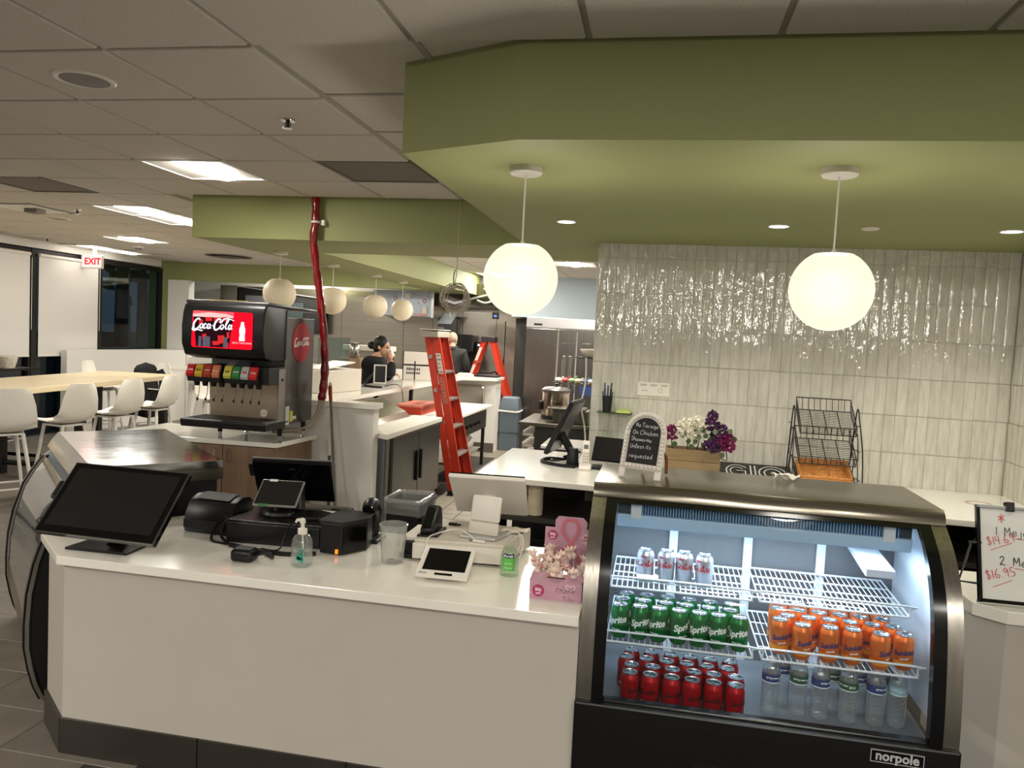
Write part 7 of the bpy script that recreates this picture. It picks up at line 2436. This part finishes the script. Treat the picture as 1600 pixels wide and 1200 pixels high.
MB().tube(smooth_pts([(-3.1, 12.95, 2.32), (-2.95, 12.94, 2.28), (-2.82, 12.95, 2.34), (-2.86, 12.96, 2.46), (-3.0, 12.97, 2.52)], 4), .02, 8).out('hose_reflection', mat('hose_reflection_grey', (120, 118, 110), .3), t)  # modelled tube imitates a hose reflected in the hood steel
t = thing('steel_post', 'dark steel wall post with a slanted plate behind the bald man', 'post', (-3.72, 13.3, 0))
MB().box(-3.84, 13.2, 0, -3.6, 13.58, 2.0).out('post', mat('dark_recess'), t, smooth=0)
MB().prism([(-3.86, 13.18, 1.9), (-3.6, 13.18, 1.9), (-3.5, 13.18, 2.08), (-3.72, 13.18, 2.08)], (0, .02, 0)).out('slanted_plate', mat('plate_blue_grey', (150, 160, 166), .4), t, smooth=0)

# work table with kettle, racks and bins near the tiled wall end
t = thing('work_table', 'stainless work table with dark front beyond the white back counter', 'table', (-.8, 8.0, 0))
MB().box(-1.34, 7.62, .865, -.30, 8.6, .9).out('top', m_steel, t, smooth=0, bevel=.004)
MB().box(-1.18, 7.66, .12, -.32, 8.5, .86).out('dark_front', mat('grey_front', (58, 54, 54), .45), t, smooth=0)
for k in range(5):
    MB().box(-1.33, 7.65, .3 + .115 * k, -1.19, 8.3, .33 + .115 * k).out('pan', m_whitep, t, smooth=0, bevel=.008)
for xx in (-1.33, -.36):
    MB().box(xx, 7.64, 0, xx + .03, 7.67, .86).out('leg', m_steel, t, smooth=0)
WTZ = .9
t = thing('soup_kettle', 'round steel soup warmer with a dark lid on the work table', 'kettle', (-1.06, 8.25, WTZ))
c = (-1.06, 8.25, WTZ)
MB().lathe([(.13, 0), (.145, .02), (.145, .26), (.15, .275)], 28, c).out('pot', steel_mat('kettle_steel', (190, 178, 166), .2, 2, bump=.02), t)
MB().lathe([(.155, .275), (.158, .3), (.12, .325), (.03, .335)], 28, c).out('lid', mat('kettle_lid', (118, 116, 112), .3, .6), t)
MB().lathe([(.15, 0), (.155, .012), (.15, .03)], 28, c).out('base_ring', m_black, t)
MB().box(-1.235, 8.2, WTZ + .08, -1.2, 8.26, WTZ + .17).out('side_handle', m_black, t, smooth=0, bevel=.006)
MB().lathe([(.012, .335), (.022, .35), (.02, .365), (.005, .37)], 12, c).out('lid_knob', m_black, t)
t = thing('toaster_box', 'dark steel countertop box with a grated front beside the soup warmer', 'appliance', (-.86, 8.0, WTZ))
MB().box(-1.02, 7.75, WTZ, -.66, 8.05, WTZ + .13).out('body', mat('olive_steel', (84, 82, 72), .4, .4), t, smooth=0, bevel=.006)
mb = MB()
for k in range(4):
    for q in range(6):
        mb.box(-.95 + .035 * q, 7.742, WTZ + .03 + .02 * k, -.93 + .035 * q, 7.75, WTZ + .04 + .02 * k)
mb.out('grating', m_ventg, t, smooth=0)
MB().box(-1.08, 7.72, WTZ + .135, -.70, 8.05, WTZ + .15).out('flat_tray', m_steel, t, smooth=0, bevel=.003)
t = thing('chrome_rack', 'chrome rod utensil rack standing behind the soup warmer', 'rack', (-.9, 8.5, WTZ))
for xx, zt in ((-1.10, 1.86), (-.895, 1.82)):
    MB().rod((xx, 8.45, WTZ), (xx, 8.45, zt), .009, 8).out('rod', m_chrome, t)
MB().tube([(-1.06, 8.45, 1.70), (-.74, 8.45, 1.71)], .007, 6).out('cross_bar', m_chrome, t)
for xx in (-1.02, -.955):
    MB().box(xx - .018, 8.44, 1.33, xx + .018, 8.452, 1.56).out('hanging_blade', m_steelv, t, smooth=0, bevel=.004)
MB().box(-.86, 8.36, 1.545, -.55, 8.5, 1.557).out('small_shelf', m_black, t, smooth=0)
MB().box(-1.12, 8.36, 1.26, -.6, 8.5, 1.275).out('mid_shelf', m_steel, t, smooth=0)
t = thing('serving_bowl', 'pale bowl on the small black shelf of the chrome rack', 'bowl', (-.76, 8.43, 1.557))
MB().lathe([(.03, 0), (.05, .01), (.085, .07), (.09, .09), (.083, .09), (.045, .016)], 20, (-.76, 8.43, 1.557), cap1=False).out('bowl', m_offwhite, t)
MB().lathe([(.0001, .06), (.075, .065)], 16, (-.76, 8.43, 1.557), cap1=False).out('contents', mat('tan_fill', (200, 184, 150), .8), t)
cols = [(206, 198, 186), (176, 60, 64), (120, 150, 120), (196, 176, 140), (90, 110, 150), (220, 214, 208), (150, 130, 110)]
for k in range(7):
    xx = -1.06 + .07 * k
    t = thing('wrapped_packet', 'small wrapped packet heaped on the mid shelf of the chrome rack, %s from left' % ORD[k], 'packet', (xx, 8.43, 1.275), group='packets heaped on the chrome rack')
    MB().ball((xx, 8.42, 1.30), .045, .04, .026, 10, 6).out('wrap', mat('packet_%d' % k, cols[k], .5, bump=(40, .6)), t)
    MB().tube([(xx + .03, 8.42, 1.31), (xx + .055, 8.42, 1.33 + .01 * (k % 3))], [.008, .014], 6).out('twist', mat('packet_%d' % k), t)
t = thing('blue_bin', 'small blue parts bin hung under the chrome rack shelf', 'bin', (-.74, 8.35, 1.15))
MB().box(-.82, 8.3, 1.15, -.68, 8.42, 1.16).out('floor', mat('bin_blue', (56, 82, 140), .5), t, smooth=0)
for q in ((-.82, 8.3, -.68, 8.308), (-.82, 8.412, -.68, 8.42), (-.82, 8.308, -.812, 8.412), (-.688, 8.308, -.68, 8.412)):
    MB().box(q[0], q[1], 1.16, q[2], q[3], 1.25).out('side', mat('bin_blue'), t, smooth=0)
t = thing('side_board', 'thin white shelf board behind the white back counter', 'shelf', (-.75, 6.3, 0))
MB().box(-.90, 6.2, .855, -.5, 6.7, .88).out('board', m_quartz, t, smooth=0, bevel=.003)
for yy in (6.25, 6.62):
    MB().box(-.88, yy, 0, -.84, yy + .04, .855).out('leg', m_steel, t, smooth=0)
    MB().box(-.56, yy, 0, -.52, yy + .04, .855).out('leg', m_steel, t, smooth=0)
# ------------------------------------------------------------------ people
def skin_geo(chains, levels=1):
    """chains: list of lists of (point, radius); shared points join. Returns verts, faces of the skinned surface"""
    vs, rad, es, idx = [], [], [], {}
    def vid(p, r):
        k = tuple(round(c, 4) for c in p)
        if k not in idx:
            idx[k] = len(vs); vs.append(p); rad.append(r)
        return idx[k]
    for ch in chains:
        ids = [vid(p, r) for p, r in ch]
        es += [(a, b) for a, b in zip(ids, ids[1:])]
    me = bpy.data.meshes.new('s')
    me.from_pydata(vs, es, [])
    ob = bpy.data.objects.new('s', me)
    C.objects.link(ob)
    md = ob.modifiers.new('skin', 'SKIN')
    md.use_smooth_shade = True
    if not me.skin_vertices:
        lay = bpy.context.view_layer
        lay.objects.active = ob
        bm = bmesh.new(); bm.from_mesh(me)
        bm.verts.layers.skin.verify()
        bm.to_mesh(me); bm.free()
    sv = me.skin_vertices[0].data
    for i, r in enumerate(rad):
        rr = r if isinstance(r, tuple) else (r, r)
        sv[i].radius = rr
        sv[i].use_root = (i == 0)
    sb = ob.modifiers.new('sub', 'SUBSURF')
    sb.levels = levels; sb.render_levels = levels
    dg = bpy.context.evaluated_depsgraph_get()
    m2 = bpy.data.meshes.new_from_object(ob.evaluated_get(dg))
    out = ([tuple(v.co) for v in m2.vertices], [tuple(p.vertices) for p in m2.polygons])
    bpy.data.objects.remove(ob); bpy.data.meshes.remove(me); bpy.data.meshes.remove(m2)
    return out


def fuse(mb, voxel):
    """weld overlapping shapes into one continuous surface"""
    me = bpy.data.meshes.new('f')
    me.from_pydata(mb.v, [], mb.f)
    ob = bpy.data.objects.new('f', me)
    C.objects.link(ob)
    r = ob.modifiers.new('r', 'REMESH')
    r.mode = 'VOXEL'; r.voxel_size = voxel
    s = ob.modifiers.new('s', 'SMOOTH')
    s.factor = .5; s.iterations = 2
    dg = bpy.context.evaluated_depsgraph_get()
    m2 = bpy.data.meshes.new_from_object(ob.evaluated_get(dg))
    q = MB()
    q.v = [tuple(v.co) for v in m2.vertices]
    q.f = [tuple(p.vertices) for p in m2.polygons]
    q.mi = [0] * len(q.f)
    bpy.data.objects.remove(ob); bpy.data.meshes.remove(me); bpy.data.meshes.remove(m2)
    return q


m_skin = mat('skin', (190, 146, 118), .55)
m_skin2 = mat('pale_skin', (206, 172, 150), .5)
m_hair = mat('black_hair', (16, 13, 13), .5, noise=(60, .3), bump=(80, .5))
m_cloth = mat('black_fleece', (20, 20, 22), .9, noise=(50, .2), bump=(60, .3))
m_jacket = mat('charcoal_jacket', (52, 52, 52), .8, noise=(20, .15), bump=(24, .5))
m_pants = mat('dark_trousers', (28, 28, 32), .85)


def V3(*a): return Vector(a)


def hand(mb, wrist, palm_end, side, curl, spread):
    """palm plus five bent fingers; side = direction across the knuckles toward the thumb, curl = direction fingers close to"""
    w_, p_ = Vector(wrist), Vector(palm_end)
    ax = (p_ - w_).normalized()
    s = Vector(side).normalized(); c = Vector(curl).normalized()
    mb.add(*skin_geo([[(tuple(w_), .026), (tuple((w_ + p_) / 2), (.036, .022)), (tuple(p_), (.036, .018))]]))
    for k, (o, ln) in enumerate(((.028, .070), (.010, .078), (-.008, .073), (-.025, .058))):
        a = p_ + s * o - ax * .015
        b = a + ax * (ln * .5) + c * .012
        d = b + ax * (ln * .18) + c * (ln * .42)
        e = d - ax * (ln * .1) + c * (ln * .25)
        mb.add(*skin_geo([[(tuple(a), .0095), (tuple(b), .009), (tuple(d), .0085), (tuple(e), .0075)]]))
    a = w_ + (p_ - w_) * .35 + s * .024
    b = a + s * .026 + ax * .02 + c * .012
    d = b + ax * .026 + c * .024
    mb.add(*skin_geo([[(tuple(a), .0115), (tuple(b), .0105), (tuple(d), .009)]]))


def head(mb, c, fwd, up=(0, 0, 1), k=1.0):
    f = Vector(fwd).normalized(); u = Vector(up).normalized(); r = f.cross(u)
    B = Matrix(((f.x, r.x, u.x, c[0]), (f.y, r.y, u.y, c[1]), (f.z, r.z, u.z, c[2]), (0, 0, 0, 1)))
    mb.T = B @ Matrix.Scale(k, 4)
    mb.ball((-.012, 0, .028), .096, .078, .09, 18, 12)         # skull
    mb.ball((.022, 0, -.045), .066, .058, .07, 16, 10)          # jaw and face
    mb.ball((.06, 0, -.09), .028, .03, .022, 12, 8)             # chin
    mb.ball((.09, 0, -.018), .017, .013, .024, 10, 8)           # nose
    mb.ball((.074, 0, .02), .018, .04, .014, 10, 8)             # brow
    mb.ball((.082, 0, -.058), .011, .024, .010, 10, 6)          # lips
    for s in (-1, 1):
        mb.ball((-.012, s * .078, -.01), .02, .010, .032, 10, 8)   # ears
    mb.T = Matrix.Identity(4)
    return B


def build_person(label, root, J, hd, fwd, skin, top_m, group=None):
    t = thing('person', label, 'person', root)
    b = MB()
    pel, ch, nk = J['pelvis'], J['chest'], J['neck']
    torso = [(pel, (.15, .11)), (V3(*pel).lerp(V3(*ch), .45)[:], (.135, .10)), (ch, (.16, .115)), (V3(*ch).lerp(V3(*nk), .6)[:], (.11, .09)), (nk, .056), (J['skull'], .06)]
    chains = [[(tuple(p), r) for p, r in torso]]
    upper = tuple(V3(*ch).lerp(V3(*nk), .6))
    arms = []
    for s in ('R', 'L'):
        arms.append([(upper, (.11, .09)), (J['sh' + s], .058), (J['el' + s], .042), (J['wr' + s], .028)])
    legs = []
    for s in ('R', 'L'):
        legs.append([(pel, (.15, .11)), (J['hip' + s], .085), (J['kn' + s], .056), (J['an' + s], .038), (J['to' + s], .035)])
    vs, fs = skin_geo([[(tuple(p), r) for p, r in c_] for c_ in chains + arms + legs], 2)
    b.add(vs, fs)
    B = head(b, hd, fwd)
    for s in ('R', 'L'):
        hand(b, J['wr' + s], J['pa' + s], J['side' + s], J['curl' + s], 0)
    body = fuse(b, .0085).out('body', skin, t, smooth=80)
    # clothing: looser skin over the same joints
    g = MB()
    k = 1.0
    gt = [[(tuple(pel), (.18, .14)), (tuple(V3(*pel).lerp(V3(*ch), .45)), (.18, .145)), (tuple(ch), (.205, .16)), (upper, (.15, .125)), (tuple(V3(*nk) - V3(0, 0, .005)), .078)]]
    for s in ('R', 'L'):
        gt.append([(upper, (.135, .11)), (J['sh' + s], .092), (J['el' + s], .076), (tuple(V3(*J['el' + s]).lerp(V3(*J['wr' + s]), .88)), .048)])
    g.add(*skin_geo(gt, 2))
    fuse(g, .012).out('top', top_m, t, smooth=80)
    g = MB()
    gl = []
    for s in ('R', 'L'):
        gl.append([(tuple(V3(*pel) - V3(0, 0, .03)), (.165, .125)), (J['hip' + s], .10), (J['kn' + s], .074), (tuple(V3(*J['an' + s]) + V3(0, 0, .03)), .06)])
    g.add(*skin_geo(gl, 2))
    fuse(g, .012).out('trousers', m_pants, t, smooth=80)
    for s in ('R', 'L'):
        a, to = V3(*J['an' + s]), V3(*J['to' + s])
        MB().tube([tuple(a - (to - a) * .25 + V3(0, 0, -.02)), tuple(a + V3(0, 0, -.02)), tuple(to)], [.042, .048, .036], 10).out('shoe', m_black, t)
    q = MB(); q.T = B
    for s in (-1, 1):
        q.ball((.077, s * .03, -.002), .012, .012, .009, 10, 8)
    q.T = Matrix.Identity(4)
    q.out('eyes', mat('eye_dark', (40, 30, 26), .3), t)
    return t, B


# woman drinking behind the pass, seen in profile
X, Y = -3.47, 9.16
J = dict(pelvis=(X - .02, Y, .93), chest=(X, Y, 1.24), neck=(X + .045, Y, 1.405), skull=(X + .10, Y, 1.50),
         shR=(X + .02, Y - .165, 1.345), elR=(X + .33, Y - .22, 1.21), wrR=(X + .275, Y - .13, 1.39), paR=(X + .245, Y - .085, 1.45),
         shL=(X + .02, Y + .165, 1.345), elL=(X + .05, Y + .235, 1.12), wrL=(X + .20, Y + .16, 1.19), paL=(X + .27, Y + .13, 1.20),
         hipR=(X - .02, Y - .09, .86), knR=(X + .02, Y - .10, .48), anR=(X - .04, Y - .10, .09), toR=(X + .10, Y - .12, .045),
         hipL=(X - .02, Y + .09, .86), knL=(X + .03, Y + .10, .48), anL=(X - .02, Y + .10, .09), toL=(X + .12, Y + .12, .045),
         sideR=(-.3, .2, .9), curlR=(.2, .95, .1), sideL=(0, -.9, .2), curlL=(.2, 0, -1))
t, B = build_person('person in a black top with dark hair in a bun drinking from a white cup', (X, Y, 0), J, (X + .115, Y, 1.535), (1, -.12, -.08), m_skin, m_cloth)
q = MB(); q.T = B
q.ball((-.02, 0, .04), .098, .09, .096, 18, 12)
q.ball((-.062, 0, -.015), .065, .080, .085, 14, 10)
q.T = Matrix.Identity(4)
fuse(q, .008).out('hair', m_hair, t, smooth=80)
q = MB(); q.T = B
q.ball((-.155, 0, .0), .05, .048, .05, 14, 10)
q.T = Matrix.Identity(4)
q.out('hair_bun', m_hair, t)
cup = thing('drinking_cup', 'white paper cup held to the mouth of the person in black', 'cup', (X + .235, Y - .03, 1.44))
m_ = tilt_frame((X + .238, Y - .035, 1.465), 0, 90)
axs = Vector((-.55, .1, .83)).normalized()
b0 = Vector((X + .262, Y - .03, 1.42))
MB().tube([tuple(b0), tuple(b0 + axs * .09)], [.027, .036], 18).out('cup_body', m_whitep, cup)
MB().tube([tuple(b0 + axs * .09), tuple(b0 + axs * .099)], [.0385, .037], 18).out('cup_lid', m_offwhite, cup)

# bald man with his back turned, behind the far pass
X, Y = -3.46, 12.84
J = dict(pelvis=(X, Y, .97), chest=(X, Y, 1.30), neck=(X, Y - .01, 1.50), skull=(X, Y + .005, 1.60),
         shR=(X + .19, Y, 1.42), elR=(X + .26, Y + .03, 1.14), wrR=(X + .25, Y + .14, .93), paR=(X + .245, Y + .18, .87),
         shL=(X - .19, Y, 1.42), elL=(X - .26, Y + .03, 1.14), wrL=(X - .25, Y + .14, .93), paL=(X - .245, Y + .18, .87),
         hipR=(X + .095, Y, .90), knR=(X + .10, Y + .02, .50), anR=(X + .10, Y, .09), toR=(X + .11, Y + .14, .045),
         hipL=(X - .095, Y, .90), knL=(X - .10, Y + .02, .50), anL=(X - .10, Y, .09), toL=(X - .11, Y + .14, .045),
         sideR=(-.2, .9, .2), curlR=(-1, 0, 0), sideL=(.2, .9, .2), curlL=(1, 0, 0))
t, B = build_person('person with a bald head and charcoal jacket seen from behind at the far pass', (X, Y, 0), J, (X, Y + .01, 1.645), (.25, 1, -.1), m_skin2, m_jacket)
MB().tube([(X + .075 * math.cos(a), Y - .015 + .065 * math.sin(a), 1.50 + .012 * math.sin(a)) for a in [q * .45 for q in range(14)]], .035, 8, closed=True).out('collar', m_jacket, t)
